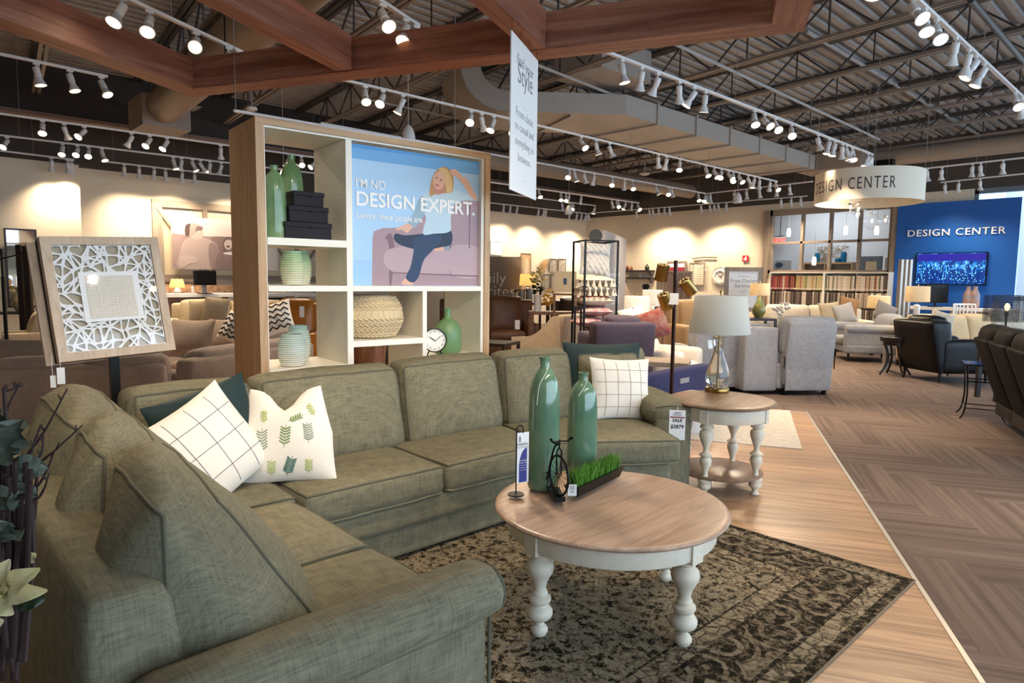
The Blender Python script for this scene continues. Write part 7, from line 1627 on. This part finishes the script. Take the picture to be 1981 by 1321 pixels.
table_lamp('table_lamp', 'lamp with wide cream shade on a pale column base behind the black recliner', TP(1776, 12.0, .76), [(.001, 0), (.08, 0), (.08, .02), (.055, .03), (.05, .36), (.001, .37)], (.31, .30, .42, .70, .6), trackw, sh_cream, lit=14); tbl('side_table', 'small dark table hidden behind the black recliner under the wide lamp', FX(1776, 12.0), TOW, .4, .4, .758, leg_m)
b2 = FX(1702, 14.0); table_lamp('table_lamp', 'lamp with cream shade and cobalt blue base behind the grey armchair', Vector((b2.x, b2.y, .62)), [(.001, 0), (.06, 0), (.05, .08), (.07, .2), (.04, .33), (.001, .34)], (.22, .205, .36, .62), mat('cobalt_glaze', '#12285f', .15), sh_cream, lit=14); tbl('side_table', 'small dark table under the cobalt lamp', b2, TOW, .45, .45, .618, leg_m)
# ---- beige sectional right
seat_unit('sofa', 'beige sectional sofa in front of the blue wall', 'sofa', FX(1872, 12.1), face(FW + PI + .35), 2.3, .95, .46, .93, mat('beige_chenille', '#c8b08a', .9, weave=160), 3, .22, .66)
cushion_at('throw_pillow', 'floral beige pillow at the left end of the beige sectional', 1822, 624, 11.7, .42, mat('beige_floral', '#b59f82', .9, var=.5, vs=14, col2='#e6dccb'), .3, -.3); cushion_at('throw_pillow', 'paisley beige pillow near the mesh lamp', 1948, 618, 10.5, (.55, .34), MATS['beige_floral'], .3, 0)
# mesh shade lamp
p = at(1946, 625, d=8.6); t = thing('mesh_lamp', 'lamp with rectangular black mesh shade and a glowing filament bulb', 'lamp', tuple(p)); zb = 0.0
m = MB(); sw, sd, z0, z1 = .24, .10, .02, .36
for k in range(33):
    x = -sw + 2 * sw * k / 32; m.box(x - .0022, x + .0022, -sd - .001, -sd + .001, z0, z1); m.box(x - .0022, x + .0022, sd - .001, sd + .001, z0, z1)
for k in range(23): z = z0 + (z1 - z0) * k / 22; m.box(-sw, sw, -sd - .001, -sd + .001, z - .0022, z + .0022); m.box(-sw, sw, sd - .001, sd + .001, z - .0022, z + .0022)
for s in (-1, 1):
    for k in range(9): y = -sd + 2 * sd * k / 8; m.box(s * sw - .001, s * sw + .001, y - .002, y + .002, z0, z1)
t.rotation_euler = (0, 0, TOW); m.build('mesh_shade', black_metal, t, False); MB().tube([(0, 0, -.22), (0, 0, .10)], .011, 8).lathe([(.001, .08), (.022, .09), (.02, .15), (.001, .16)], 12).build('stem', black_metal, t); MB().lathe([(.001, .16), (.018, .17), (.032, .21), (.022, .25), (.001, .26)], 16).build('filament_bulb', mat('filament_glow', '#ffd79a', .3, emit='#ffb765', es=9), t); MB().lathe([(.001, -.23), (.07, -.23), (.07, -.215), (.001, -.21)], 20).build('base', black_metal, t)
l = bpy.data.lights.new('lamp_bulb', 'POINT'); l.energy = 5; l.color = (1, .7, .4); o = bpy.data.objects.new('lamp_bulb', l); COL.objects.link(o); o.location = p + Vector((0, 0, .21))
tbl('side_table', 'hidden dark table under the mesh shade lamp', (p.x, p.y, 0), TOW, .4, .4, p.z - .2305, leg_m)
# ---- black leather sofa at right edge (back to us)
def black_sofa():
    blackl = mat('black_matte_leather', '#0a0807', .6, spec=.12, bump=.1, bs=40)
    A = at(1875, 660, z=.90); B = at(1990, 700, z=.78)
    t = thing('reclining_sofa', 'black leather power reclining sofa cut by the right edge, back toward us', 'sofa', tuple(FX(1960, 6.9)), 0)
    # back runs from near point to far point
    a = at(1912, 838, z=.12); 
    u = (at(1981, 700, d=5.55) - at(1884, 655, d=7.2)); u.z = 0; u.normalize(); base = at(1880, 660, d=7.25); base.z = 0; n = Vector((-u.y, u.x, 0)); n = n if n.x > 0 else -n
    f0 = at(1926, 840, z=.10); f0.z = 0
    for k in range(3):
        w = .62; s0 = u * (w * k); b0 = base + s0; b1 = base + u * (w * (k + 1) - .012)
        lo = n * .34 + u * .0
        q8 = [b0 + n * .30 + Vector((0, 0, .14)), b1 + n * .30 + Vector((0, 0, .14)), b1 + n * .50 + Vector((0, 0, .14)), b0 + n * .50 + Vector((0, 0, .14)), b0 + Vector((0, 0, .93)), b1 + Vector((0, 0, .93)), b1 + n * .2 + Vector((0, 0, .95)), b0 + n * .2 + Vector((0, 0, .95))]
        MB().rbox((0, 0, 0), (w, .2, .8), .03, (0, .01, 0), 5, [tuple(q) for q in q8]).build('back_panel', blackl, t, True, world=True)
        q8 = [b0 + n * .04 + Vector((0, 0, .80)), b1 + n * .04 + Vector((0, 0, .80)), b1 + n * .34 + Vector((0, 0, .78)), b0 + n * .34 + Vector((0, 0, .78)), b0 + n * .05 + Vector((0, 0, 1.07)), b1 + n * .05 + Vector((0, 0, 1.07)), b1 + n * .28 + Vector((0, 0, 1.06)), b0 + n * .28 + Vector((0, 0, 1.06))]
        MB().rbox((0, 0, 0), (w, .28, .27), .09, (.01, .02, .02), 6, [tuple(q) for q in q8], .004).build('headrest', blackl, t, True, world=True)
        m = MB(); c0 = b0 + n * .5; c1_ = b1 + n * .5; m.hexa([tuple(c0)[:2], tuple(c1_)[:2], tuple(c1_ + n * .55)[:2], tuple(c0 + n * .55)[:2]], .12, .48, .05); m.build('seat', blackl, t, True, world=True)
        MB().hexa([tuple(b0 + n * .26)[:2], tuple(b1 + n * .26)[:2], tuple(b1 + n * .31)[:2], tuple(b0 + n * .31)[:2]], .10, .24, .01).build('mechanism_cover', mat('dark_steel_plate', '#2a2623', .4, .4), t, True, world=True)
    MB().hexa([tuple(base + n * .3 - u * .20)[:2], tuple(base + n * .3 - u * .01)[:2], tuple(base + n * 1.05 - u * .01)[:2], tuple(base + n * 1.05 - u * .20)[:2]], .08, .64, .06).build('arm', blackl, t, True, world=True)
    for k in (0.1, 1.7): q = base + u * k + n * .45; MB().box(q.x - .03, q.x + .03, q.y - .03, q.y + .03, 0, .14).build('foot', black_metal, t, False, world=True)
black_sofa()
b = F(1896, 805, 7.4); b.z = 0; t = thing('wire_side_table', 'black wire-legged side table tucked behind the black sofa', 'table', tuple(b), .3); MB().box(-.2, .2, -.2, .2, .60, .62).build('tabletop', mat('smoked_glass', '#2a2a2a', .1), t, False)
for sx in (-1, 1):
    for sy in (-1, 1): MB().tube(smooth_path([(sx * .17, sy * .17, .60), (sx * .15, sy * .15, .3), (sx * .17, sy * .17, .08), (sx * .21, sy * .21, .006)], 4), .009, 7).build('leg', black_metal, t)
MB().tube([(-.15, -.15, .42), (.15, -.15, .42), (.15, .15, .42), (-.15, .15, .42)], .006, 6, closed=True).build('wire_stretcher', black_metal, t); MB().tube([(-.165, -.165, .12), (.165, -.165, .12), (.165, .165, .12), (-.165, .165, .12)], .006, 6, closed=True).build('wire_stretcher', black_metal, t)
t = thing('column_lamp_base', 'silver cylinder floor lamp base standing beside the round end table', 'lamp', tuple(FX(1722, 11.3))); MB().lathe([(.001, 0), (.13, 0), (.13, .015), (.05, .03), (.045, .62), (.001, .62)], 24).build('column', mat('brushed_silver', '#b5b1ac', .3, .8), t)
# ================================================================ design center: partition, room behind, swatches, blue wall
m = MB(); xw0, xw1 = WX - .04, WX + .12
for y in (PY0, PY1): m.box(xw0, xw1, y - .07, y + .07, PZ0 - .05, PZ1 + .09)
m.box(xw0, xw1, PY0, PY1, PZ1 - .06, PZ1 + .09); m.box(xw0, xw1, PY0, PY1, PZ0 - .10, PZ0 + .04)
zmid = at(1612, 467, X=WX).z
m.box(xw0 + .02, xw1 - .02, PY0, PY1, zmid - .03, zmid + .03)
for px in (1551, 1605.5, 1662): y = at(px, 467, X=WX).y; m.box(xw0 + .02, xw1 - .02, y - .035, y + .035, PZ0, PZ1)
struct('trim_3', m, greywood_x)
struct('trim_4', MB().box(WX - .10, WX - .001, at(1489, 460, X=WX).y, at(1480, 460, X=WX).y, 0, 3.5), greywood)
struct('trim_5', MB().box(WX - .12, WX - .001, 5.58, 5.70, 0, 3.46), greywood)
# room behind
struct('wall_inner_back', MB().box(22.3, 22.4, 3.5, 14, 0, 4.2), mat('pale_blue_grey_paint', '#cfd2d6', .85))
struct('wall_inner_side', MB().box(WX + .2, 22.3, 13.0, 13.1, 0, 4.2), MATS['pale_blue_grey_paint']); struct('wall_inner_end', MB().box(WX + .2, 22.3, 4.2, 4.3, 0, 4.2), MATS['pale_blue_grey_paint'])
struct('ceiling_inner', MB().box(WX + .2, 22.4, 4.2, 13.1, 4.1, 4.2), white_paint)
l = bpy.data.lights.new('room_lamp', 'AREA'); l.energy = 50; l.size = 2.5; l.color = (.86, .93, 1); o = bpy.data.objects.new('room_lamp', l); COL.objects.link(o); o.location = (20.6, 8.6, 4.05)
first = None
for (px, py, lb) in ((1526, 450, 'leftmost slim white pendant behind the gridded partition'), (1575, 505, 'lowest slim white pendant behind the gridded partition, left of centre'), (1636, 446, 'slim white pendant behind the third upper partition opening'), (1696, 446, 'slim white pendant behind the globe lights')):
    p = at(px, py, X=20.0)
    if True:
        first = t = thing('slim_pendant', lb, 'pendant light', tuple(p)); MB().lathe([(.001, -.12), (.05, -.12), (.06, .0), (.045, .12), (.001, .12)], 16).build('glass_cylinder', mat('pendant_glow', '#fff8ee', .4, emit='#fff3e0', es=3), t); MB().tube([(0, 0, .12), (0, 0, 4.13 - p.z)], .006, 5).build('cord', trackw, t)
p = at(1509, 465, X=21.9); t = thing('exit_sign', 'red lit EXIT sign behind the first partition opening', 'sign', tuple(p), -PI / 2); MB().box(-.17, .17, -.02, .02, -.11, .11).build('sign_box', paper, t, False); text_mesh('lettering', 'EXIT', .2, mat('exit_red', '#ff2a1c', .5, emit='#ff2a1c', es=3), t, Matrix.Translation((0, -.022, -.07)) @ Matrix.Rotation(PI / 2, 4, 'X'), .002, 'CENTER', offset=.004); MB().box(-.2, .12, -.01, .01, .13, .15).tube([(0, 0, .11), (0, 0, 4.12 - p.z)], .01, 6).build('bracket', black_metal, t, False)
a = at(1502, 504, X=22.25); b_ = at(1530, 504, X=22.25); struct('door_1', MB().box(22.2, 22.3, b_.y, a.y, 0, a.z), mat('grey_steel_door', '#a7a49f', .5))
p = at(1508, 512, X=22.2); t = thing('wall_clock', 'oval wall sign by the door behind the partition', 'sign', (22.18, p.y, p.z), -PI / 2); MB().set(M=Mo).lathe([(.001, -.0), (.13, 0), (.13, .02), (.001, .02)], 20, sy=.6).build('oval_plate', mat('slate_blue_print', '#3c4a63', .6), t)
# low inner shelf cabinet with blue vases, metal fish decor, mirror
a = at(1555, 508, X=21.4); b_ = at(1648, 507, X=21.4); t = thing('low_bookcase', 'pale wood open shelf behind the partition holding blue vases', 'bookcase', (21.4, a.y, 0), -PI / 2); Wc = a.y - b_.y; wd_ = mat('blond_wood', '#b48e62'); MB().box(0, Wc, 0, .4, a.z - .05, a.z).build('top', wd_, t, False)
for f in (0, .45, .5, 1): MB().box(f * Wc - .02, f * Wc + .02, 0, .4, 0, a.z - .05).build('upright', wd_, t, False)
MB().box(0, Wc, .36, .4, 0, a.z - .05).build('back', mat('pale_grey_panel_paint', '#b5aca4'), t, False)
bluev = mat('ocean_blue_glass', '#0f5f86', .1, var=.4, vs=4)
for (px, H_, R, lb) in ((1581, .30, .08, 'blue cylinder vase at the left of the shelf behind the partition'), (1632, .32, .085, 'tall blue cylinder vase at the right behind the partition'), (1621, .13, .08, 'low round blue jar beside the tall blue vase')):
    p = at(px, 500, X=21.6); t = thing('blue_vase', lb, 'vase', (21.6, p.y, a.z + .0005)); MB().lathe([(.001, 0), (R * .8, 0), (R, .02), (R * 1.0, H_ * .8), (R * .8, H_), (.001, H_ - .01)], 20).build('vase_body', bluev, t)
for (c0, c1, lb) in (((1581, 478), (1602, 505), 'left half of the metal leaf school wall art behind the partition'), ((1609, 476), (1640, 502), 'right half of the metal leaf school wall art behind the partition')):
    a_ = at(*c0, X=22.27); b2 = at(*c1, X=22.27); t = thing('metal_wall_art', lb, 'wall decor', (22.27, a_.y, b2.z), -PI / 2); m = MB(); rnd = random.Random(6); w_, h_ = a_.y - b2.y, a_.z - b2.z
    for k in range(60):
        x, z = rnd.uniform(0, w_), rnd.uniform(0, h_); m.set((x, -.02, z), ry=rnd.uniform(-.9, -.3)); m.add([(-.05, 0, 0), (0, -.005, .018), (.05, 0, 0), (0, -.005, -.018)], [(0, 1, 2, 3)])
    m.set(); m.build('metal_leaves', mat('mixed_bronze_leaf', '#6e5b49', .5, .3, var=.6, vs=3, col2='#b09878'), t, False)
a_ = at(1665, 496, X=21.3); b2 = at(1704, 545, X=21.3); t = thing('ornate_mirror', 'mirror with dark carved frame behind the last partition opening', 'mirror', (21.3, a_.y, b2.z), -PI / 2); w_, h_ = a_.y - b2.y, a_.z - b2.z; m = MB(); fw = .14
for q in ((0, w_, h_ - fw, h_), (0, fw, 0, h_ - fw), (w_ - fw, w_, 0, h_ - fw)): m.box(q[0], q[1], 0, .05, q[2], q[3])
m.build('frame', mat('carved_dark_frame', '#27272c', .5, var=.8, vs=26, col2='#7f8894'), t, False); MB().box(fw, w_ - fw, .01, .03, 0, h_ - fw).build('mirror_glass', mat('warm_mirror', '#d8c4a4', .15, .3), t, False)
MB().box(w_ * .2, w_ * .8, .1, .3, -b2.z, 0).build('easel_support', wd_, t, False)
t, w_, h_ = wallpic('framed_print', 'small grey print at the far right behind the partition', 1712, 497, 1722, 522, trackw, mat('grey_print_sheet', '#8f867c'), 'picture', 'X', .02, dy=-4.02)
# ---- swatch rack
rT = at(1489.5, 526, X=WX - .45); RY1 = at(1489, 526, X=WX - .45).y; RY0 = at(1721, 526, X=WX - .45).y; RZ = rT.z
t = thing('swatch_rack', 'white open rack of hanging fabric samples below the gridded partition', 'shelving', (WX - .45, RY1, 0), -PI / 2); Wr = RY1 - RY0; white_l = laminate
MB().box(0, Wr, 0, .44, RZ - .035, RZ).build('top_board', white_l, t, False); MB().box(0, Wr, .40, .44, 0, RZ - .04).build('back_board', white_l, t, False)
for f in (0, .235, .487, .74, 1): wv_ = .03 if f in (0, .487, 1) else .012; MB().box(max(0, f * Wr - wv_), min(Wr, f * Wr + wv_), 0.0 if wv_ > .02 else .1, .40, 0, RZ - .035).build('upright', white_l, t, False)
z1r, z2r, z3r = at(1600, 558, X=WX - .42).z, at(1600, 590, X=WX - .42).z, .35
tops = [RZ - .10, z1r - .10, z1r - .10 - (RZ - z1r)]
for z in tops:
    MB().tube([(.03, .06, z + .03), (Wr - .03, .06, z + .03)], .008, 6).build('hanging_rail', mat('chrome', '#9a9a9c', .2, 1), t)
MB().box(.03, Wr - .03, .02, .4, z1r - .03, z1r).build('shelf', white_l, t, False)
sw_cols = ['#8c3a3a', '#a5524c', '#c9b8a2', '#5f2d2a', '#a0654a', '#d6c3a5', '#b79a6a', '#8b8a5c', '#c2b280', '#767a5a', '#4b3f38', '#9c8f80', '#cbbda9', '#6f6257', '#e0d5c3', '#b4a08a', '#3a302b', '#857363']
sw_m = [mat('swatch_fabric_%d' % i, c, .9, var=.3, vs=30) for i, c in enumerate(sw_cols)]
cnt = 0
def sw_col(row, bay, k):
    if row == 0: return [[0, 1, 3, 0, 2, 1, 3, 4], [6, 1, 8, 7, 2, 6, 9, 8, 5], [9, 12, 14, 15, 12, 14, 5, 14], [5, 14, 8, 12, 4, 14, 13]][bay]
    if row == 1: return [[10, 16, 13, 12, 15, 13], [13, 12, 10, 13, 16], [16, 10, 13, 15, 12, 13], [12, 15, 13, 12, 14, 17]][bay]
    return [[15, 13, 10], [13, 12, 15], [13, 10, 15], [12, 13, 15]][bay]
protos = {}
rnd = random.Random(21)
for row, ztop in enumerate(tops):
    for bay in range(4):
        f0, f1 = [(0.02, .225), (.245, .472), (.502, .73), (.75, .985)][bay]; n = 24 if row < 2 else 12
        for k in range(n):
            if row == 2 and bay in (1, 2, 3) and k > 8: continue
            x = Wr * (f0 + (f1 - f0) * (k + .5) / n); ci = sw_col(row, bay, k); c = ci[int(k / n * len(ci)) if rnd.random() < .6 else rnd.randrange(len(ci))]
            key = c
            if key not in protos:
                s_ = MB(); s_.rbox((0, .14, -.24), (.036, .28, .48), .006, wob=.003); o = s_.build('fabric_swatch', sw_m[c], None); protos[key] = o
            else:
                o = protos[key].copy(); COL.objects.link(o)
            o.location = (WX - .43, RY1 - x, ztop + rnd.uniform(-.01, .01) if row < 2 else ztop); o.rotation_euler = (rnd.uniform(-.0, .0), 0, -PI / 2 + rnd.uniform(-.04, .04))
            o.scale = (1, 1, min(1, .93 * (tops[0] - tops[1]) / .50))
            rn = ('upper', 'middle', 'lowest')[row]; bn = ('first', 'second', 'third', 'last')[bay]
            tag(o, 'folded fabric sample hanging in the %s row, %s bay of the swatch rack' % (rn, bn), 'fabric sample', 'fabric samples, %s row %s bay' % (rn, bn))
# ---- blue wall
BX = WX - .14
yA = at(1738, 397, X=BX).y; yB = at(1978, 380, X=BX).y; zT = (at(1738, 397, X=BX).z + at(1978, 380, X=BX).z) / 2
struct('wall_blue', MB().box(BX, BX + .13, yB, yA, 0, zT), blue_m)
t = thing('wall_lettering', 'raised white DESIGN CENTER letters on the blue wall', 'sign', (BX, yA, 0), -PI / 2)
pL = at(1756.5, 458, X=BX); pR = at(1946, 451, X=BX); o = text_mesh('lettering', 'DESIGN CENTER', 1, wh, t, Matrix.Identity(4), .02, 'LEFT', offset=.002, spacing=1.12); xs = [v.co.x for v in o.data.vertices]; w0 = max(xs) - min(xs); sc = (pL.y - pR.y) / w0; hz_ = at(1756.5, 445, X=BX).z - pL.z
o.data.transform(Matrix.Translation((yA - pL.y - min(xs) * sc, -.02, pL.z)) @ Matrix(((sc, 0, 0, 0), (0, 0, -1, 0), (0, hz_ / .72, 0, 0), (0, 0, 0, 1))))
a = at(1774, 489.5, X=BX - .06); b_ = at(1907, 551, X=BX - .06); t = thing('television', 'wide flat television showing a blue night city skyline on the blue wall', 'television', (BX - .05, a.y, b_.z), -PI / 2); w_, h_ = a.y - b_.y, a.z - b_.z; MB().box(0, w_, -.03, .045, 0, h_).build('casing', black_metal, t, False)
def city_mat():
    m = bpy.data.materials.new('night_city_screen'); m.use_nodes = True; nt = m.node_tree; N = nt.nodes; L = nt.links; b = N['Principled BSDF']; b.inputs['Base Color'].default_value = (.01, .01, .02, 1); b.inputs['Roughness'].default_value = .2
    tc = N.new('ShaderNodeTexCoord'); mp = N.new('ShaderNodeMapping'); mp.inputs['Scale'].default_value = (1, 1, .55); L.new(tc.outputs['Object'], mp.inputs[0]); n = N.new('ShaderNodeTexNoise'); n.inputs['Scale'].default_value = 14; n.inputs['Detail'].default_value = 8; n.inputs['Roughness'].default_value = .8; L.new(mp.outputs[0], n.inputs[0])
    r = N.new('ShaderNodeValToRGB'); r.color_ramp.elements[0].position = .48; r.color_ramp.elements[1].position = .66; r.color_ramp.elements[0].color = (.002, .015, .10, 1); r.color_ramp.elements[1].color = (.35, .8, 1, 1); e = r.color_ramp.elements.new(.55); e.color = (.0, .16, .6, 1); L.new(n.outputs['Fac'], r.inputs[0]); L.new(r.outputs[0], b.inputs['Emission Color']); b.inputs['Emission Strength'].default_value = 1.1; return m
MB().box(.02, w_ - .02, -.033, -.03, .02, h_ - .02).build('screen', city_mat(), t, False)
m = MB(); rnd = random.Random(9); sky = MB()
for k in range(46):
    x = .05 + (w_ - .14) * k / 45; hh = h_ * rnd.uniform(.25, .62); 
    if k == 26: hh = h_ * .92
    m.box(x, x + rnd.uniform(.015, .045), -.0345, -.033, .03, hh)
m.build('screen_towers', mat('tower_blue', '#031030', .3, emit='#0b3f9a', es=.45), t, False); m = MB()
for k in range(100): x = .05 + rnd.uniform(0, w_ - .12); z = rnd.uniform(.05, h_ * .6); m.box(x, x + .012, -.036, -.0345, z, z + .018)
m.build('screen_lights', mat('screen_cyan', '#7fe0ff', .3, emit='#6fd0ff', es=1.6), t, False); MB().box(.03, w_ - .03, -.0338, -.033, h_ * .74, h_ - .03).build('screen_sky', mat('screen_violet', '#150f4a', .3, emit='#2b2aa8', es=.5), t, False)
# desk, monitor, chair, bottles, fluted roll display
p = FX(1812, 13.6); t = thing('work_desk', 'white desk with pale wood side under the blue wall', 'desk', (17.5, 4.2, 0), -PI / 2); MB().box(-.9, 1.3, -.35, .35, .92, .98).build('desktop', white_paint, t, False); MB().box(.1, 1.25, -.3, .3, 0, .92).build('wood_side', wood('pale_oak_x', '#a18b73', '#bca78f', axis=0, scale=20), t, False); MB().box(-.88, -.82, -.3, .3, 0, .92).build('desk_leg', white_paint, t, False)
p = Vector((17.4, at(1809, 600, X=17.4).y, .985)); t = thing('computer_monitor', 'black desktop monitor on the white desk under the television', 'monitor', tuple(p), FW - PI / 2 + .2); MB().rbox((0, 0, .30), (.62, .05, .42), .012).build('screen', black_metal, t); MB().tube([(0, .02, .0), (0, .02, .2)], .02, 8).box(-.12, .12, -.08, .1, 0, .015).build('stand', black_metal, t)
p = Vector((16.7, at(1873, 600, X=16.7).y, 0)); t = thing('desk_chair', 'white curved-back desk chair below the television', 'chair', tuple(p), FW + PI / 2); MB().rbox((0, 0, .46), (.5, .46, .05), .02).build('seat', trackw, t); m = MB()
for k in range(9): a_ = -1.1 + 2.2 * k / 8; m.tube(smooth_path([(.25 * math.sin(a_), -.22 * math.cos(a_), .48), (.27 * math.sin(a_), -.25 * math.cos(a_), .75), (.26 * math.sin(a_), -.26 * math.cos(a_), 1.06)], 3), .014, 6)
m.tube([(.26 * math.sin(-1.1 + 2.2 * k / 10), -.26 * math.cos(-1.1 + 2.2 * k / 10), 1.07) for k in range(11)], .022, 8); m.build('backrest', trackw, t)
for sx in (-1, 1):
    for sy in (-1, 1): MB().tube([(sx * .2, sy * .18, .44), (sx * .24, sy * .22, 0)], .014, 7).build('leg', trackw, t)
for (px, lb) in ((1871, 'left of the two hand painted bottles under the television'), (1884, 'right of the two hand painted bottles under the television')):
    p = Vector((17.6, at(px, 600, X=17.6).y, .9806)); t = thing('painted_bottle', lb, 'bottle', tuple(p)); MB().lathe([(.001, 0), (.08, 0), (.10, .05), (.10, .28), (.06, .38), (.04, .42), (.045, .48), (.001, .48)], 20).build('bottle_body', mat('painted_stripes', '#c07a3c', .3, var=.9, vs=5, col2='#4d7f9a', stretch=(.3, .3, 3)), t)
p = FX(1749, 14.9); t = thing('fluted_display', 'tall silver fluted sample roll stand left of the television', 'display stand', tuple(p), FW - PI / 2); zt = at(1749, 502, d=14.9).z; m = MB()
for k in range(3): m.set((-.10 + .10 * k, 0, 0)).lathe([(.001, .0), (.055, .0), (.055, zt), (.001, zt)], 16)
m.build('fluted_rolls', mat('satin_steel', '#a39a90', .3, .8), t)
# ---- sign ring with globe cluster
R_ = .80; c = at(1680, 360, d=11.0); zb = at(1680, 395, d=10.6).z; zt = at(1680, 326, d=10.5).z; zb, zt = 2.80, 3.28
t = thing('sign_ring', 'large hanging cream drum sign ring reading DESIGN CENTER', 'sign', (c.x, c.y, zb)); Hr = zt - zb
MB().lathe([(R_, 0), (R_, Hr), (R_ - .02, Hr), (R_ - .02, 0), (R_, 0)], 96, cap=False).build('drum_band', mat('cream_drum_fabric', '#efe2cc', .8, bump=.1, bs=60), t)
for k in range(4): a_ = k * PI / 2 + .4; MB().tube([(R_ * .98 * math.cos(a_), R_ * .98 * math.sin(a_), Hr), (R_ * .98 * math.cos(a_), R_ * .98 * math.sin(a_), 4.9 - zb)], .004, 5).build('hanging_wire', MATS['thin_steel_wire'], t)
o = text_mesh('lettering', 'DESIGN CENTER', .26, ink, t, Matrix.Identity(4), .0, 'LEFT', offset=-.001, spacing=1.25)
import bmesh as _b
bmx = _b.new(); bmx.from_mesh(o.data); _b.ops.subdivide_edges(bmx, edges=[e for e in bmx.edges if e.calc_length() > .05], cuts=3); bmx.to_mesh(o.data); bmx.free()
xs = [v.co.x for v in o.data.vertices]; wt_ = max(xs) - min(xs); th0 = math.atan2(-c.y, -c.x)
for v in o.data.vertices:
    th = th0 + ((v.co.x - min(xs)) / wt_ * 1.72 - 1.25); r_ = R_ + .003 ; v.co = Vector((r_ * math.cos(th), r_ * math.sin(th), v.co.y + Hr * .5 - .09))
gl = thin_glass('clear_globe_glass'); gf = MB(); first = None
for (px, py, R, lb) in ((1645, 402, .06, 'small clear glass globe at the left of the hanging cluster'), (1661, 405, .115, 'large clear glass globe at the left of the cluster'), (1658, 417, .055, 'small globe overlapping the left large globe'), (1687, 428, .135, 'largest clear glass globe, lowest in the cluster'), (1713, 427, .06, 'small clear globe at the right end of the cluster')):
    p = at(px, py, d=11.0 + (.1 if R > .1 else -.1)); t = thing('globe_pendant', lb, 'pendant light', tuple(p)); MB().lathe([(max(.001, R * math.sin(PI * k / 20)), -R * math.cos(PI * k / 20)) for k in range(20)], 28, cap=False).build('glass_globe', gl, t)
    MB().lathe([(.03, R - .01), (.03, R + .02), (.012, R + .03), (.001, R + .03)], 14).tube([(0, 0, R), (0, 0, 4.97 - p.z)], .003, 5).build('cap_and_cord', mat('satin_nickel', '#b4aca2', .3, .9), t); MB().lathe([(.001, -.025), (.018, 0), (.012, .03), (.001, .04)], 12).build('bulb', glow, t)
